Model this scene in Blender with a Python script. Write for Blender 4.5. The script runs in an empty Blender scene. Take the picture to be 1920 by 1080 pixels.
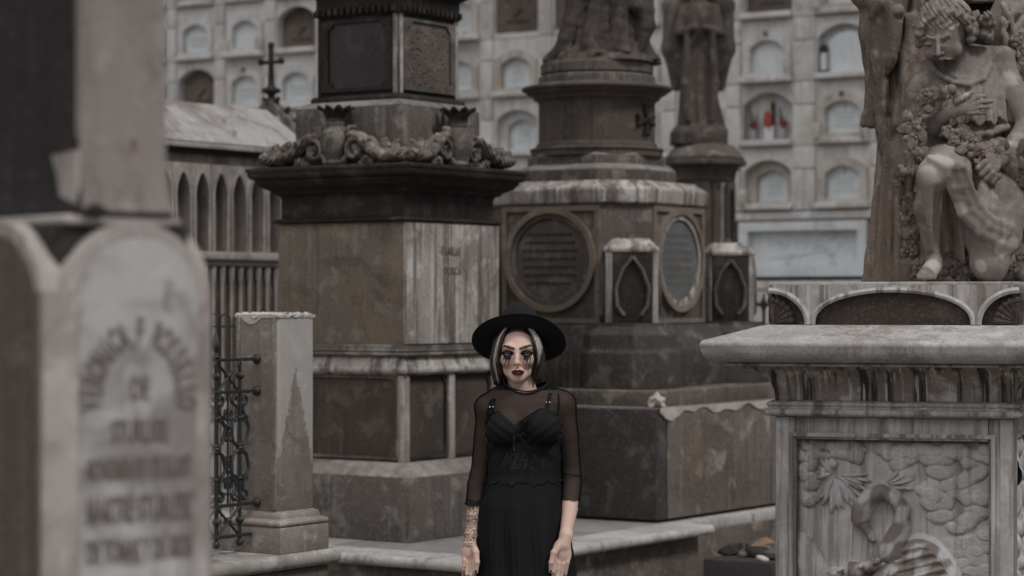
import bpy, bmesh, math, random
import numpy as np
from mathutils import Vector, Matrix

# ------------------------------------------------------------ camera, light
SC = bpy.context.scene
COL = SC.collection
CAMZ = 1.72
FPX = 4533.0
HOR = 565.0
cam_d = bpy.data.cameras.new("camera")
cam = bpy.data.objects.new("camera", cam_d)
COL.objects.link(cam)
cam.location = (0, 0, CAMZ)
cam.rotation_euler = (math.radians(90), 0, 0)
cam_d.lens = 85.0
cam_d.sensor_width = 36.0
cam_d.shift_y = 25.0 / 1920.0
cam_d.clip_end = 500
cam_d.dof.use_dof = True
cam_d.dof.focus_distance = 8.95
cam_d.dof.aperture_fstop = 3.2
SC.camera = cam

world = bpy.data.worlds.new("World")
SC.world = world
world.use_nodes = True
wn = world.node_tree
wn.nodes.clear()
w_out = wn.nodes.new("ShaderNodeOutputWorld")
w_bg = wn.nodes.new("ShaderNodeBackground")
w_sky = wn.nodes.new("ShaderNodeTexSky")
w_sky.sky_type = 'NISHITA'
w_sky.sun_disc = False
w_sky.sun_elevation = math.radians(52)
w_sky.sun_rotation = math.radians(-150)
w_sky.air_density = 1.0
w_sky.dust_density = 4.0
w_hs = wn.nodes.new("ShaderNodeHueSaturation")   # overcast: the blue is veiled by cloud
w_hs.inputs['Saturation'].default_value = 0.32
w_bg.inputs['Strength'].default_value = 0.07
wn.links.new(w_sky.outputs[0], w_hs.inputs['Color'])
wn.links.new(w_hs.outputs[0], w_bg.inputs['Color'])
wn.links.new(w_bg.outputs[0], w_out.inputs['Surface'])

sun_d = bpy.data.lights.new("sun", 'SUN')
sun_d.energy = 1.5
sun_d.angle = math.radians(12)
sun_d.color = (1.0, 0.98, 0.955)
sun = bpy.data.objects.new("sun", sun_d)
COL.objects.link(sun)
# light falls from above, behind the camera and from its right
sun.rotation_euler = Vector((-0.62, 0.45, -1.0)).to_track_quat('-Z', 'Y').to_euler()

SC.view_settings.view_transform = 'Standard'
SC.view_settings.look = 'None'
SC.view_settings.exposure = 0.28
SC.view_settings.gamma = 1.0
SC.view_settings.use_curve_mapping = False
SC.cycles.max_bounces = 6
SC.cycles.transparent_max_bounces = 12

RNG = random.Random(7)
TH = math.radians(34)
U = Vector((math.cos(TH), -math.sin(TH), 0))
V = Vector((math.sin(TH), math.cos(TH), 0))


def px(x, d):
    return (x - 960.0) / FPX * d


def pz(y, d):
    return CAMZ + (HOR - y) / FPX * d


# ------------------------------------------------------------ object helpers
def thing(name, label, cat, loc=(0, 0, 0), rz=0.0, group=None):
    o = bpy.data.objects.new(name, None)
    COL.objects.link(o)
    o.location = loc
    o.rotation_euler = (0, 0, rz)
    o.empty_display_size = 0.1
    o['label'] = label
    o['category'] = cat
    if group:
        o['group'] = group
    return o


def tag(o, label, cat, group=None):
    o['label'] = label
    o['category'] = cat
    if group:
        o['group'] = group
    return o


def finish(name, me, mat, parent=None, smooth=35):
    if mat is not None:
        me.materials.append(mat)
    if smooth:
        me.polygons.foreach_set('use_smooth', [True] * len(me.polygons))
        if smooth < 180:
            me.set_sharp_from_angle(angle=math.radians(smooth))
    o = bpy.data.objects.new(name, me)
    COL.objects.link(o)
    if parent is not None:
        o.parent = parent
    return o


def obj(name, bm, mat, parent=None, smooth=35):
    bmesh.ops.recalc_face_normals(bm, faces=bm.faces)
    me = bpy.data.meshes.new(name)
    bm.to_mesh(me)
    bm.free()
    return finish(name, me, mat, parent, smooth)


def pyobj(name, verts, faces, mat, parent=None, smooth=35):
    me = bpy.data.meshes.new(name)
    me.from_pydata(verts, [], faces)
    me.validate()
    bm = bmesh.new()
    bm.from_mesh(me)
    bmesh.ops.recalc_face_normals(bm, faces=bm.faces)
    bm.to_mesh(me)
    bm.free()
    return finish(name, me, mat, parent, smooth)


def copy_tree(o, parent=None, **kw):
    c = o.copy()
    COL.objects.link(c)
    if parent is not None:
        c.parent = parent
    for ch in list(o.children):
        copy_tree(ch, c)
    for k, v in kw.items():
        c[k] = v
    return c


def bx(bm, c, s, bev=0.0, rz=0.0, taper=None):
    """box centred at c with full sizes s"""
    r = bmesh.ops.create_cube(bm, size=1.0)
    vs = r['verts']
    for v in vs:
        t = 1.0
        if taper and v.co.z > 0:
            t = taper
        v.co = Vector((v.co.x * s[0] * t, v.co.y * s[1] * t, v.co.z * s[2]))
    if bev > 0:
        es = set()
        for v in vs:
            es.update(v.link_edges)
        rr = bmesh.ops.bevel(bm, geom=list(es), offset=bev, segments=2, profile=0.6, affect='EDGES')
        fs = rr['faces']
        vv = set()
        for f in fs:
            vv.update(f.verts)
        vs = list(vv)
    M = Matrix.Translation(c) @ Matrix.Rotation(rz, 4, 'Z')
    for v in vs:
        v.co = M @ v.co
    return vs


def box(name, c, s, mat, parent=None, bev=0.006, rz=0.0):
    bm = bmesh.new()
    bx(bm, c, s, bev, rz)
    return obj(name, bm, mat, parent)


def plan_pts(hx, hy, ch, o):
    """outline of a rectangle of half sizes hx, hy with corner cut ch, offset outward by o"""
    hx += o
    hy += o
    if ch <= 0:
        return [(-hx, -hy), (hx, -hy), (hx, hy), (-hx, hy)]
    c = ch + o * (2 - math.sqrt(2))
    c = max(c, 0.001)
    return [(-hx + c, -hy), (hx - c, -hy), (hx, -hy + c), (hx, hy - c),
            (hx - c, hy), (-hx + c, hy), (-hx, hy - c), (-hx, -hy + c)]


def curve(kind, p0, p1, n=7):
    """profile segment between two (offset, z) points"""
    (a, b), (c, d) = p0, p1
    out = []
    for i in range(1, n + 1):
        t = i / n
        if kind == 'cave':        # quarter hollow, vertical first
            out.append((a + (c - a) * (1 - math.cos(t * math.pi / 2)), b + (d - b) * math.sin(t * math.pi / 2)))
        elif kind == 'vex':       # quarter round, horizontal first
            out.append((a + (c - a) * math.sin(t * math.pi / 2), b + (d - b) * (1 - math.cos(t * math.pi / 2))))
        elif kind == 'cyma':
            s = t - math.sin(2 * math.pi * t) / (2 * math.pi) * 0.85
            out.append((a + (c - a) * s, b + (d - b) * t))
        elif kind == 'torus':     # half round bulging out
            r = abs(d - b) / 2
            out.append((a + (c - a) * t + r * math.sin(t * math.pi), b + (d - b) * (1 - math.cos(t * math.pi)) / 2))
    return out


def prof(*items):
    """('', o, z) straight; (kind, o, z) curve from the previous point"""
    pts = []
    for k, o, z in items:
        if k and pts:
            pts += curve(k, pts[-1], (o, z))
        else:
            pts.append((o, z))
    return pts


def tower(name, plan, profile, mat, parent=None, c=(0, 0), bev=0.005, n=0, smooth=30):
    """sweep a profile round a plan. plan=(hx,hy,chamfer) or ('round', r)"""
    verts, faces = [], []
    rings = []
    for (o, z) in profile:
        if plan[0] == 'round':
            r = plan[1] + o
            k = n or 64
            P = [(r * math.cos(2 * math.pi * i / k), r * math.sin(2 * math.pi * i / k)) for i in range(k)]
        else:
            P = plan_pts(plan[0], plan[1], plan[2], o)
        rings.append(len(verts))
        verts += [(x + c[0], y + c[1], z) for x, y in P]
        k = len(P)
    for a, b in zip(rings[:-1], rings[1:]):
        for i in range(k):
            j = (i + 1) % k
            faces.append((a + i, a + j, b + j, b + i))
    faces.append(tuple(range(rings[0], rings[0] + k))[::-1])
    faces.append(tuple(range(rings[-1], rings[-1] + k)))
    me = bpy.data.meshes.new(name)
    me.from_pydata(verts, [], faces)
    bm = bmesh.new()
    bm.from_mesh(me)
    bmesh.ops.remove_doubles(bm, verts=bm.verts, dist=1e-5)
    bmesh.ops.recalc_face_normals(bm, faces=bm.faces)
    if bev > 0:
        es = [e for e in bm.edges if len(e.link_faces) == 2 and e.calc_face_angle(0) > math.radians(28)]
        try:
            bmesh.ops.bevel(bm, geom=es, offset=bev, segments=2, profile=0.6, affect='EDGES', clamp_overlap=True)
        except Exception:
            pass
    bm.to_mesh(me)
    bm.free()
    return finish(name, me, mat, parent, smooth)


def arch_loop(hw, z0, zs, rise, n=12, pointed=False):
    """half width, bottom, springing height, rise -> points left-bottom, up, over, down"""
    pts = [(-hw, z0), (-hw, (z0 + zs) / 2), (-hw, zs)]
    for i in range(1, n):
        t = i / n
        x = -hw + 2 * hw * t
        if pointed:
            u = abs(2 * t - 1)
            z = zs + rise * (1 - u ** 1.7) ** 0.75
        elif rise >= hw * 0.98:
            a = math.pi * (1 - t)
            x = hw * math.cos(a)
            z = zs + rise * math.sin(a)
        else:
            R = (hw * hw + rise * rise) / (2 * rise)
            z = zs + rise - R + math.sqrt(max(R * R - x * x, 0))
        pts.append((x, z))
    pts += [(hw, zs), (hw, (z0 + zs) / 2), (hw, z0)]
    return pts


def rect_loop(hw, z0, z1, ref):
    """rectangle sampled with the same number of points as ref (an arch loop)"""
    n = len(ref)
    out = []
    for i, (x, z) in enumerate(ref):
        if i == 0:
            out.append((-hw, z0))
        elif i == n - 1:
            out.append((hw, z0))
        elif i == 1:
            out.append((-hw, z0 + (z1 - z0) * .4))
        elif i == n - 2:
            out.append((hw, z0 + (z1 - z0) * .4))
        elif i == 2:
            out.append((-hw, z1))
        elif i == n - 3:
            out.append((hw, z1))
        else:
            t = (i - 2) / (n - 5)
            out.append((-hw + 2 * hw * t, z1))
    return out


def ring_bm(bm, outer, inner, y0, y1, closed=True, M=None):
    """solid between two loops in the xz plane from y0 (front) to y1 (back)"""
    M = M or Matrix()
    n = len(outer)
    idx = {}
    for nm, loop, y in (('of', outer, y0), ('if', inner, y0), ('ob', outer, y1), ('ib', inner, y1)):
        idx[nm] = [bm.verts.new(M @ Vector((x, y, z))) for x, z in loop]
    rng = range(n) if closed else range(n - 1)
    for i in rng:
        j = (i + 1) % n
        for a, b in (('of', 'if'), ('if', 'ib'), ('ib', 'ob'), ('ob', 'of')):
            try:
                bm.faces.new((idx[a][i], idx[a][j], idx[b][j], idx[b][i]))
            except ValueError:
                pass
    if not closed:
        for i in (0, n - 1):
            bm.faces.new((idx['of'][i], idx['if'][i], idx['ib'][i], idx['ob'][i]))


def plate_bm(bm, loop, y0, y1, M=None):
    M = M or Matrix()
    f = [bm.verts.new(M @ Vector((x, y0, z))) for x, z in loop]
    b = [bm.verts.new(M @ Vector((x, y1, z))) for x, z in loop]
    bm.faces.new(f)
    bm.faces.new(b[::-1])
    n = len(loop)
    for i in range(n):
        j = (i + 1) % n
        bm.faces.new((f[i], f[j], b[j], b[i]))


def face_matrix(side, dist, hz=0.0):
    """local frame of a face: x along it to the right seen from outside, y inward, z up.
       side 0: the -y face, 1: the +x face, 2: +y, 3: -x"""
    return Matrix.Rotation(side * math.pi / 2, 4, 'Z') @ Matrix.Translation((0, -dist, hz))


def tube_bm(bm, pts, r, sides=8, closed=False):
    pts = [Vector(p) for p in pts]
    n = len(pts)
    rs = r if isinstance(r, (list, tuple)) else [r] * n
    rings = []
    prev = None
    for i, p in enumerate(pts):
        if closed:
            t = pts[(i + 1) % n] - pts[i - 1]
        else:
            t = pts[min(i + 1, n - 1)] - pts[max(i - 1, 0)]
        if t.length < 1e-9:
            t = Vector((0, 0, 1))
        t.normalize()
        if prev is None:
            ref = Vector((0, 0, 1)) if abs(t.z) < 0.9 else Vector((1, 0, 0))
            a = t.cross(ref).normalized()
        else:
            a = (prev - t * prev.dot(t))
            if a.length < 1e-6:
                a = t.orthogonal()
            a.normalize()
        prev = a
        b = t.cross(a)
        rings.append([bm.verts.new(p + (a * math.cos(2 * math.pi * k / sides) + b * math.sin(2 * math.pi * k / sides)) * rs[i]) for k in range(sides)])
    m = n if closed else n - 1
    for i in range(m):
        A, B = rings[i], rings[(i + 1) % n]
        for k in range(sides):
            l = (k + 1) % sides
            bm.faces.new((A[k], A[l], B[l], B[k]))
    if not closed:
        bm.faces.new(rings[0][::-1])
        bm.faces.new(rings[-1])


def ball_bm(bm, c, r, s=(1, 1, 1), seg=12, M=None):
    res = bmesh.ops.create_uvsphere(bm, u_segments=seg, v_segments=max(6, seg // 2 + 2), radius=r)
    for v in res['verts']:
        p = Vector((v.co.x * s[0], v.co.y * s[1], v.co.z * s[2]))
        if M:
            p = M @ p
        v.co = p + Vector(c)
    return res['verts']


def lathe_bm(bm, prof_, n=24, c=(0, 0, 0), mod=None):
    rings = []
    for r, z in prof_:
        ring = []
        for i in range(n):
            a = 2 * math.pi * i / n
            rr = r * (mod(a, z) if mod else 1.0)
            ring.append(bm.verts.new((c[0] + rr * math.cos(a), c[1] + rr * math.sin(a), c[2] + z)))
        rings.append(ring)
    for A, B in zip(rings[:-1], rings[1:]):
        for i in range(n):
            j = (i + 1) % n
            bm.faces.new((A[i], A[j], B[j], B[i]))
    bm.faces.new(rings[0][::-1])
    bm.faces.new(rings[-1])


def text_mesh(body, size, sx=1.0, extrude=0.002, spacing=1.0, bold=0.012):
    cu = bpy.data.curves.new("inscription", 'FONT')
    cu.body = body
    cu.size = size
    cu.extrude = extrude
    cu.offset = bold * size
    cu.align_x = 'CENTER'
    cu.space_character = spacing
    cu.resolution_u = 3
    o = bpy.data.objects.new("inscription", cu)
    COL.objects.link(o)
    dg = bpy.context.evaluated_depsgraph_get()
    dg.update()
    me = bpy.data.meshes.new_from_object(o.evaluated_get(dg))
    bpy.data.objects.remove(o)
    bpy.data.curves.remove(cu)
    for v in me.vertices:
        v.co.x *= sx
    return me


# letters stand in the xz plane facing -y
TEXT_UP = Matrix.Rotation(math.pi / 2, 4, 'X')


# ------------------------------------------------------------ materials
def _n(nt, t, **kw):
    n = nt.nodes.new(t)
    for k, v in kw.items():
        if hasattr(n, k):
            setattr(n, k, v)
        else:
            n.inputs[k].default_value = v
    return n


def _madd(nt, L, a, b):
    r = _n(nt, "ShaderNodeMath", operation='MULTIPLY_ADD')
    L(b, r.inputs[0])
    r.inputs[1].default_value = .7
    L(a, r.inputs[2])
    return r.outputs[0]


def stone(name, base, dark, light, k_dark=0.5, k_light=0.5, streak=0.6, rough=0.85, bump=0.35, scale=1.0,
          warm=None, grain=1.0, seed=0.0, pits=0.0, sf=1.0, patch=None, smask=True, attr=None, syf=1.0):
    """weathered stone: blotches, rain streaks running down, fine grain, pitting"""
    m = bpy.data.materials.new(name)
    m.use_nodes = True
    nt = m.node_tree
    nt.nodes.clear()
    L = nt.links.new
    out = _n(nt, "ShaderNodeOutputMaterial")
    bs = _n(nt, "ShaderNodeBsdfPrincipled")
    bs.inputs['Specular IOR Level'].default_value = 0.25
    L(bs.outputs[0], out.inputs[0])
    tc = _n(nt, "ShaderNodeTexCoord")
    oi = _n(nt, "ShaderNodeObjectInfo")
    add = _n(nt, "ShaderNodeVectorMath", operation='MULTIPLY_ADD')
    comb = _n(nt, "ShaderNodeCombineXYZ")
    for i in range(3):
        L(oi.outputs['Random'], comb.inputs[i])
    L(comb.outputs[0], add.inputs[0])
    add.inputs[1].default_value = (17.0 + seed, 9.0, 5.0)
    L(tc.outputs['Object'], add.inputs[2])
    P = add.outputs[0]

    def noise(sc, det=5.0, rg=0.55, mp=None, dist=0.0):
        n = _n(nt, "ShaderNodeTexNoise")
        n.inputs['Scale'].default_value = sc * scale
        n.inputs['Detail'].default_value = det
        n.inputs['Roughness'].default_value = rg
        n.inputs['Distortion'].default_value = dist
        if mp:
            mm = _n(nt, "ShaderNodeMapping")
            mm.inputs['Scale'].default_value = mp
            L(P, mm.inputs[0])
            L(mm.outputs[0], n.inputs['Vector'])
        else:
            L(P, n.inputs['Vector'])
        return n.outputs['Fac']

    def ramp(v, a, b):
        r = _n(nt, "ShaderNodeMapRange", interpolation_type='SMOOTHSTEP')
        r.inputs['From Min'].default_value = a
        r.inputs['From Max'].default_value = b
        L(v, r.inputs['Value'])
        return r.outputs[0]

    def mul(a, b):
        r = _n(nt, "ShaderNodeMath", operation='MULTIPLY')
        for i, q in enumerate((a, b)):
            if isinstance(q, (int, float)):
                r.inputs[i].default_value = q
            else:
                L(q, r.inputs[i])
        return r.outputs[0]

    def mix(col_a, col_b, f):
        r = _n(nt, "ShaderNodeMix", data_type='RGBA')
        for s, q in ((6, col_a), (7, col_b)):
            if isinstance(q, tuple):
                r.inputs[s].default_value = (*q, 1)
            else:
                L(q, r.inputs[s])
        if isinstance(f, (int, float)):
            r.inputs[0].default_value = f
        else:
            L(f, r.inputs[0])
        return r.outputs[2]

    n_big = noise(1.7, 6, 0.6, dist=0.6)
    n_mid = noise(7.0, 6, 0.62, dist=0.3)
    n_fine = noise(70.0, 4, 0.7)
    n_str = noise(1.0, 5, 0.6, mp=(14.0 * sf, 14.0 * sf * syf, 0.8))
    n_str2 = noise(1.0, 4, 0.6, mp=(34.0 * sf, 34.0 * sf * syf, 1.3))
    c = mix(base, dark, mul(ramp(n_big, 0.44, 0.62), k_dark))
    c = mix(c, light, mul(ramp(n_mid, 0.52, 0.66), k_light * 0.8))
    if warm:
        c = mix(c, warm, mul(ramp(noise(3.1, 5, 0.6, dist=1.0), 0.5, 0.72), 0.6))
    sm_ = ramp(noise(0.9, 3, .5), .44, .58) if smask else None
    sd = mul(ramp(n_str, 0.47, 0.60), streak)
    sl_ = mul(ramp(n_str2, 0.55, 0.66), streak * k_light)
    if smask:
        sd, sl_ = mul(sd, sm_), mul(sl_, sm_)
    c = mix(c, dark, sd)
    c = mix(c, light, sl_)
    # black crust in patches of its own
    c = mix(c, tuple(v * .45 for v in dark), mul(ramp(noise(2.6, 7, .68, dist=1.2), .56, .68), k_dark * .8))
    # old surface: dark specks and pale grain
    c = mix(c, dark, mul(ramp(n_fine, 0.52, 0.68), 0.45 * grain))
    c = mix(c, light, mul(ramp(n_fine, 0.46, 0.32), 0.30 * grain))
    if attr:
        an = _n(nt, "ShaderNodeAttribute", attribute_name='stain_tint')
        am = mul(ramp(_madd(nt, L, an.outputs['Fac'], noise(14.0, 6, .68)), .62, .98), attr[1])
        c = mix(c, attr[0], am)
    if patch:
        # remains of a pale plaster skin: it has flaked away below a peaked edge
        sp = _n(nt, "ShaderNodeSeparateXYZ")
        L(tc.outputs['Object'], sp.inputs[0])
        def mth(op, a, b=0.0):
            r = _n(nt, "ShaderNodeMath", operation=op)
            for i, q in enumerate((a, b)):
                if isinstance(q, (int, float)):
                    r.inputs[i].default_value = q
                else:
                    L(q, r.inputs[i])
            return r.outputs[0]
        apex_y, apex_z, slope, xmin, colr, amt = patch
        ay = mth('ABSOLUTE', mth('SUBTRACT', sp.outputs[1], apex_y))
        edge = mth('SUBTRACT', apex_z, mth('MULTIPLY', ay, slope))
        nn = mth('MULTIPLY', mth('SUBTRACT', noise(22.0, 5, .65), .5), .28)
        dd = mth('ADD', mth('SUBTRACT', sp.outputs[2], edge), nn)
        side = mth('GREATER_THAN', sp.outputs[0], xmin)
        c = mix(c, colr, mul(mul(ramp(dd, -.03, .03), side), amt))
    L(c, bs.inputs['Base Color'])
    rr = _n(nt, "ShaderNodeMapRange")
    rr.inputs['To Min'].default_value = rough - 0.12
    rr.inputs['To Max'].default_value = min(1.0, rough + 0.1)
    L(n_mid, rr.inputs['Value'])
    L(rr.outputs[0], bs.inputs['Roughness'])
    b1 = _n(nt, "ShaderNodeBump")
    b1.inputs['Strength'].default_value = bump
    b1.inputs['Distance'].default_value = 0.012
    s = _n(nt, "ShaderNodeMath", operation='MULTIPLY_ADD')
    L(n_fine, s.inputs[0])
    s.inputs[1].default_value = 0.35
    L(n_mid, s.inputs[2])
    hgt = s.outputs[0]
    if pits:
        vo = _n(nt, "ShaderNodeTexVoronoi")
        vo.inputs['Scale'].default_value = 28 * scale
        L(P, vo.inputs['Vector'])
        pr = ramp(vo.outputs['Distance'], 0.0, 0.35)
        q = _n(nt, "ShaderNodeMath", operation='MULTIPLY_ADD')
        L(pr, q.inputs[0])
        q.inputs[1].default_value = pits
        L(hgt, q.inputs[2])
        hgt = q.outputs[0]
    L(hgt, b1.inputs['Height'])
    L(b1.outputs[0], bs.inputs['Normal'])
    return m


def plain(name, col, rough=0.6, metal=0.0, bump=0.0, scale=40.0, spec=0.4, var=0.25):
    m = bpy.data.materials.new(name)
    m.use_nodes = True
    nt = m.node_tree
    bs = nt.nodes['Principled BSDF']
    bs.inputs['Roughness'].default_value = rough
    bs.inputs['Metallic'].default_value = metal
    bs.inputs['Specular IOR Level'].default_value = spec
    tc = _n(nt, "ShaderNodeTexCoord")
    no = _n(nt, "ShaderNodeTexNoise")
    no.inputs['Scale'].default_value = scale
    no.inputs['Detail'].default_value = 5
    nt.links.new(tc.outputs['Object'], no.inputs['Vector'])
    mx = _n(nt, "ShaderNodeMix", data_type='RGBA')
    mx.inputs[6].default_value = (*[max(0, c * (1 - var)) for c in col], 1)
    mx.inputs[7].default_value = (*[min(1, c * (1 + var)) for c in col], 1)
    nt.links.new(no.outputs['Fac'], mx.inputs[0])
    nt.links.new(mx.outputs[2], bs.inputs['Base Color'])
    if bump:
        b = _n(nt, "ShaderNodeBump")
        b.inputs['Strength'].default_value = bump
        b.inputs['Distance'].default_value = 0.005
        nt.links.new(no.outputs['Fac'], b.inputs['Height'])
        nt.links.new(b.outputs[0], bs.inputs['Normal'])
    return m


def vcol_mat(name, rough=0.5, sss=0.0, bump=0.0, spec=0.4, scale=200):
    m = bpy.data.materials.new(name)
    m.use_nodes = True
    nt = m.node_tree
    bs = nt.nodes['Principled BSDF']
    bs.inputs['Roughness'].default_value = rough
    bs.inputs['Specular IOR Level'].default_value = spec
    if sss:
        bs.inputs['Subsurface Weight'].default_value = sss
        bs.inputs['Subsurface Radius'].default_value = (0.012, 0.005, 0.003)
        bs.inputs['Subsurface Scale'].default_value = 0.5
    at = _n(nt, "ShaderNodeAttribute", attribute_name='col')
    nt.links.new(at.outputs['Color'], bs.inputs['Base Color'])
    if bump:
        tc = _n(nt, "ShaderNodeTexCoord")
        no = _n(nt, "ShaderNodeTexNoise")
        no.inputs['Scale'].default_value = scale
        nt.links.new(tc.outputs['Object'], no.inputs['Vector'])
        b = _n(nt, "ShaderNodeBump")
        b.inputs['Strength'].default_value = bump
        b.inputs['Distance'].default_value = 0.002
        nt.links.new(no.outputs['Fac'], b.inputs['Height'])
        nt.links.new(b.outputs[0], bs.inputs['Normal'])
    return m


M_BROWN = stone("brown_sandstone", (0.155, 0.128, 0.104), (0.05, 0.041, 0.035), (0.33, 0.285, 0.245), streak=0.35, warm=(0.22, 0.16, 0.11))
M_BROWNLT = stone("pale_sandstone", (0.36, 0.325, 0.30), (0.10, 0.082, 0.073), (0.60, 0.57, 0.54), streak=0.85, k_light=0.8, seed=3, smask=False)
M_SOOT = stone("sooty_stone", (0.0286, 0.0244, 0.0218), (0.0109, 0.0101, 0.0092), (0.13, 0.112, 0.10), streak=0.5, k_light=0.35, seed=5)
M_DKSLAB = stone("dark_slab", (0.0420, 0.0395, 0.0386), (0.0235, 0.0218, 0.0218), (0.20, 0.19, 0.18), streak=0.15, k_light=0.14, rough=0.6, bump=0.15, seed=8)
M_ROUGH = stone("rough_slab", (0.12, 0.095, 0.082), (0.05, 0.04, 0.036), (0.26, 0.22, 0.19), streak=0.1, bump=1.0, grain=1.6, pits=1.2, seed=9)
M_MID = stone("monument_stone", (0.1092, 0.0949, 0.0840), (0.0420, 0.0361, 0.0328), (0.36, 0.33, 0.30), streak=0.4, seed=12)
M_OCHRE = stone("ochre_trim", (0.19, 0.155, 0.125), (0.12, 0.095, 0.075), (0.34, 0.29, 0.24), streak=0.3, seed=13)
M_GREYSLATE = stone("slate_disc", (0.13, 0.135, 0.135), (0.08, 0.08, 0.08), (0.24, 0.245, 0.24), streak=0.3, seed=14, bump=0.15)
M_VAULT = stone("vault_stone", (0.115, 0.098, 0.086), (0.045, 0.038, 0.034), (0.42, 0.36, 0.31), streak=0.25, k_light=0.5, scale=0.8, seed=15, warm=(0.2, 0.14, 0.1))
M_POST = stone("post_marble", (0.26, 0.225, 0.20), (0.11, 0.088, 0.075), (0.46, 0.44, 0.42), streak=0.6, k_light=0.7, scale=1.3, seed=16)
M_POSTS = stone("post_shaft_marble", (0.23, 0.195, 0.172), (0.10, 0.08, 0.068), (0.40, 0.375, 0.35), streak=0.5, k_light=0.6, scale=1.3, seed=16.5, patch=(-.01, .80, 3.6, .10, (.42, .405, .39), .65))
M_MARBLE = stone("weathered_marble", (0.42, 0.41, 0.40), (0.13, 0.105, 0.09), (0.60, 0.60, 0.60), streak=0.8, k_light=0.6, rough=0.7, seed=17, warm=(0.26, 0.20, 0.165), k_dark=0.3, grain=.45, smask=False)
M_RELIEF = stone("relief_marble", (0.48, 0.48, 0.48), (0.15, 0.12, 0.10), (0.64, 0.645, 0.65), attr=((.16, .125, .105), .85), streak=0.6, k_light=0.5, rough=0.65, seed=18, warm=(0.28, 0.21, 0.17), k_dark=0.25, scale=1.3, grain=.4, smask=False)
M_SLABTOP = stone("cap_slab_marble", (0.43, 0.42, 0.41), (0.16, 0.125, 0.105), (0.62, 0.61, 0.6), streak=0.5, rough=0.8, seed=19, k_dark=0.3)
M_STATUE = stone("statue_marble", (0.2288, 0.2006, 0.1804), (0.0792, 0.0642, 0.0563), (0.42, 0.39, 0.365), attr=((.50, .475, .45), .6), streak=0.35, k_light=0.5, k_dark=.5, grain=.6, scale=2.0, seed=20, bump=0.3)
M_STATUEDK = stone("dark_statue_stone", (0.0756, 0.0626, 0.0540), (0.0252, 0.0209, 0.0187), (0.20, 0.175, 0.155), streak=0.35, scale=2.0, seed=21, bump=0.25)
M_STATUEOC = stone("brown_streaked_marble", (0.19, 0.15, 0.122), (0.06, 0.049, 0.042), (0.40, 0.34, 0.29), streak=0.75, k_light=0.6, scale=1.6, seed=22, bump=0.2)
M_NICHE = stone("niche_wall_marble", (0.58, 0.58, 0.58), (0.28, 0.265, 0.25), (0.72, 0.725, 0.73), streak=0.5, seed=23, warm=(0.44, 0.34, 0.25), bump=0.15, k_dark=0.4)
M_NICHEWARM = stone("niche_frame_stone", (0.50, 0.47, 0.435), (0.24, 0.19, 0.15), (0.66, 0.645, 0.62), streak=0.5, seed=24, warm=(0.36, 0.26, 0.18), bump=0.15)
M_PLAQUE = stone("plaque_marble", (0.60, 0.635, 0.655), (0.42, 0.445, 0.46), (0.72, 0.745, 0.76), streak=0.12, seed=25, bump=0.05, rough=0.5, k_dark=0.5)
M_PLAQUEBR = stone("brown_plaque", (0.13, 0.105, 0.09), (0.07, 0.058, 0.05), (0.26, 0.21, 0.175), streak=0.4, seed=26)
M_JOINT = plain("old_joint_mortar", (0.05, 0.044, 0.04), 0.95)
M_ROOF = stone("roof_marble", (0.36, 0.345, 0.335), (0.15, 0.125, 0.11), (0.52, 0.505, 0.49), streak=0.2, k_dark=0.8, seed=27, scale=1.4)
M_CHAPEL = stone("chapel_stone", (0.36, 0.325, 0.30), (0.14, 0.115, 0.1), (0.52, 0.49, 0.47), streak=0.6, seed=28)
M_LANCET = stone("lancet_stone", (0.1134, 0.0924, 0.0739), (0.0504, 0.0420, 0.0336), (0.30, 0.25, 0.2), streak=0.35, seed=29)
M_FGLT = stone("tomb_pale_stone", (0.41, 0.37, 0.35), (0.15, 0.12, 0.11), (0.58, 0.55, 0.53), streak=0.45, seed=30, k_dark=0.35, scale=3.2, grain=.5)
M_FGSHAFT = stone("tomb_shaft_stone", (0.27, 0.24, 0.228), (0.13, 0.11, 0.10), (0.40, 0.375, 0.36), streak=0.5, seed=30.5, k_dark=0.4, scale=2.6, grain=.5)
M_FGDK = stone("tomb_sooty_stone", (0.0353, 0.0319, 0.0311), (0.0252, 0.0235, 0.0227), (0.16, 0.14, 0.13), streak=0.5, k_light=0.25, seed=31)
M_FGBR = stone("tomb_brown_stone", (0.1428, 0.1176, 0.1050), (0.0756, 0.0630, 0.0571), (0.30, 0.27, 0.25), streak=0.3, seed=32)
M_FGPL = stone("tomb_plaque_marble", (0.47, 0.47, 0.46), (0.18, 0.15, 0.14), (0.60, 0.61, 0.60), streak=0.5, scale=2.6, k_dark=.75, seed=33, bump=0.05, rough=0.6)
M_LETTER = plain("faded_letter_paint", (0.17, 0.135, 0.125), 0.8, var=0.5, scale=30)
M_LETTER2 = plain("engraved_letter_grime", (0.13, 0.105, 0.095), 0.9, var=0.3)
M_IRON = plain("black_wrought_iron", (0.022, 0.022, 0.023), 0.55, 0.0, bump=0.3, scale=90, spec=0.5, var=0.5)
M_PAVE = stone("terrace_paving", (0.24, 0.232, 0.222), (0.13, 0.12, 0.11), (0.36, 0.35, 0.335), streak=0.1, seed=34)
M_GROUND = stone("ground_gravel", (0.16, 0.14, 0.12), (0.08, 0.07, 0.06), (0.28, 0.25, 0.22), streak=0.0, bump=0.8, scale=3.0, seed=35)
M_PLASTER = stone("crumbled_plaster", (0.52, 0.49, 0.45), (0.3, 0.26, 0.23), (0.66, 0.63, 0.6), streak=0.1, scale=4, seed=36)
M_RUST = stone("rusty_stone", (0.22, 0.14, 0.09), (0.10, 0.07, 0.05), (0.34, 0.25, 0.19), streak=0.1, scale=4, seed=37)
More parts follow.
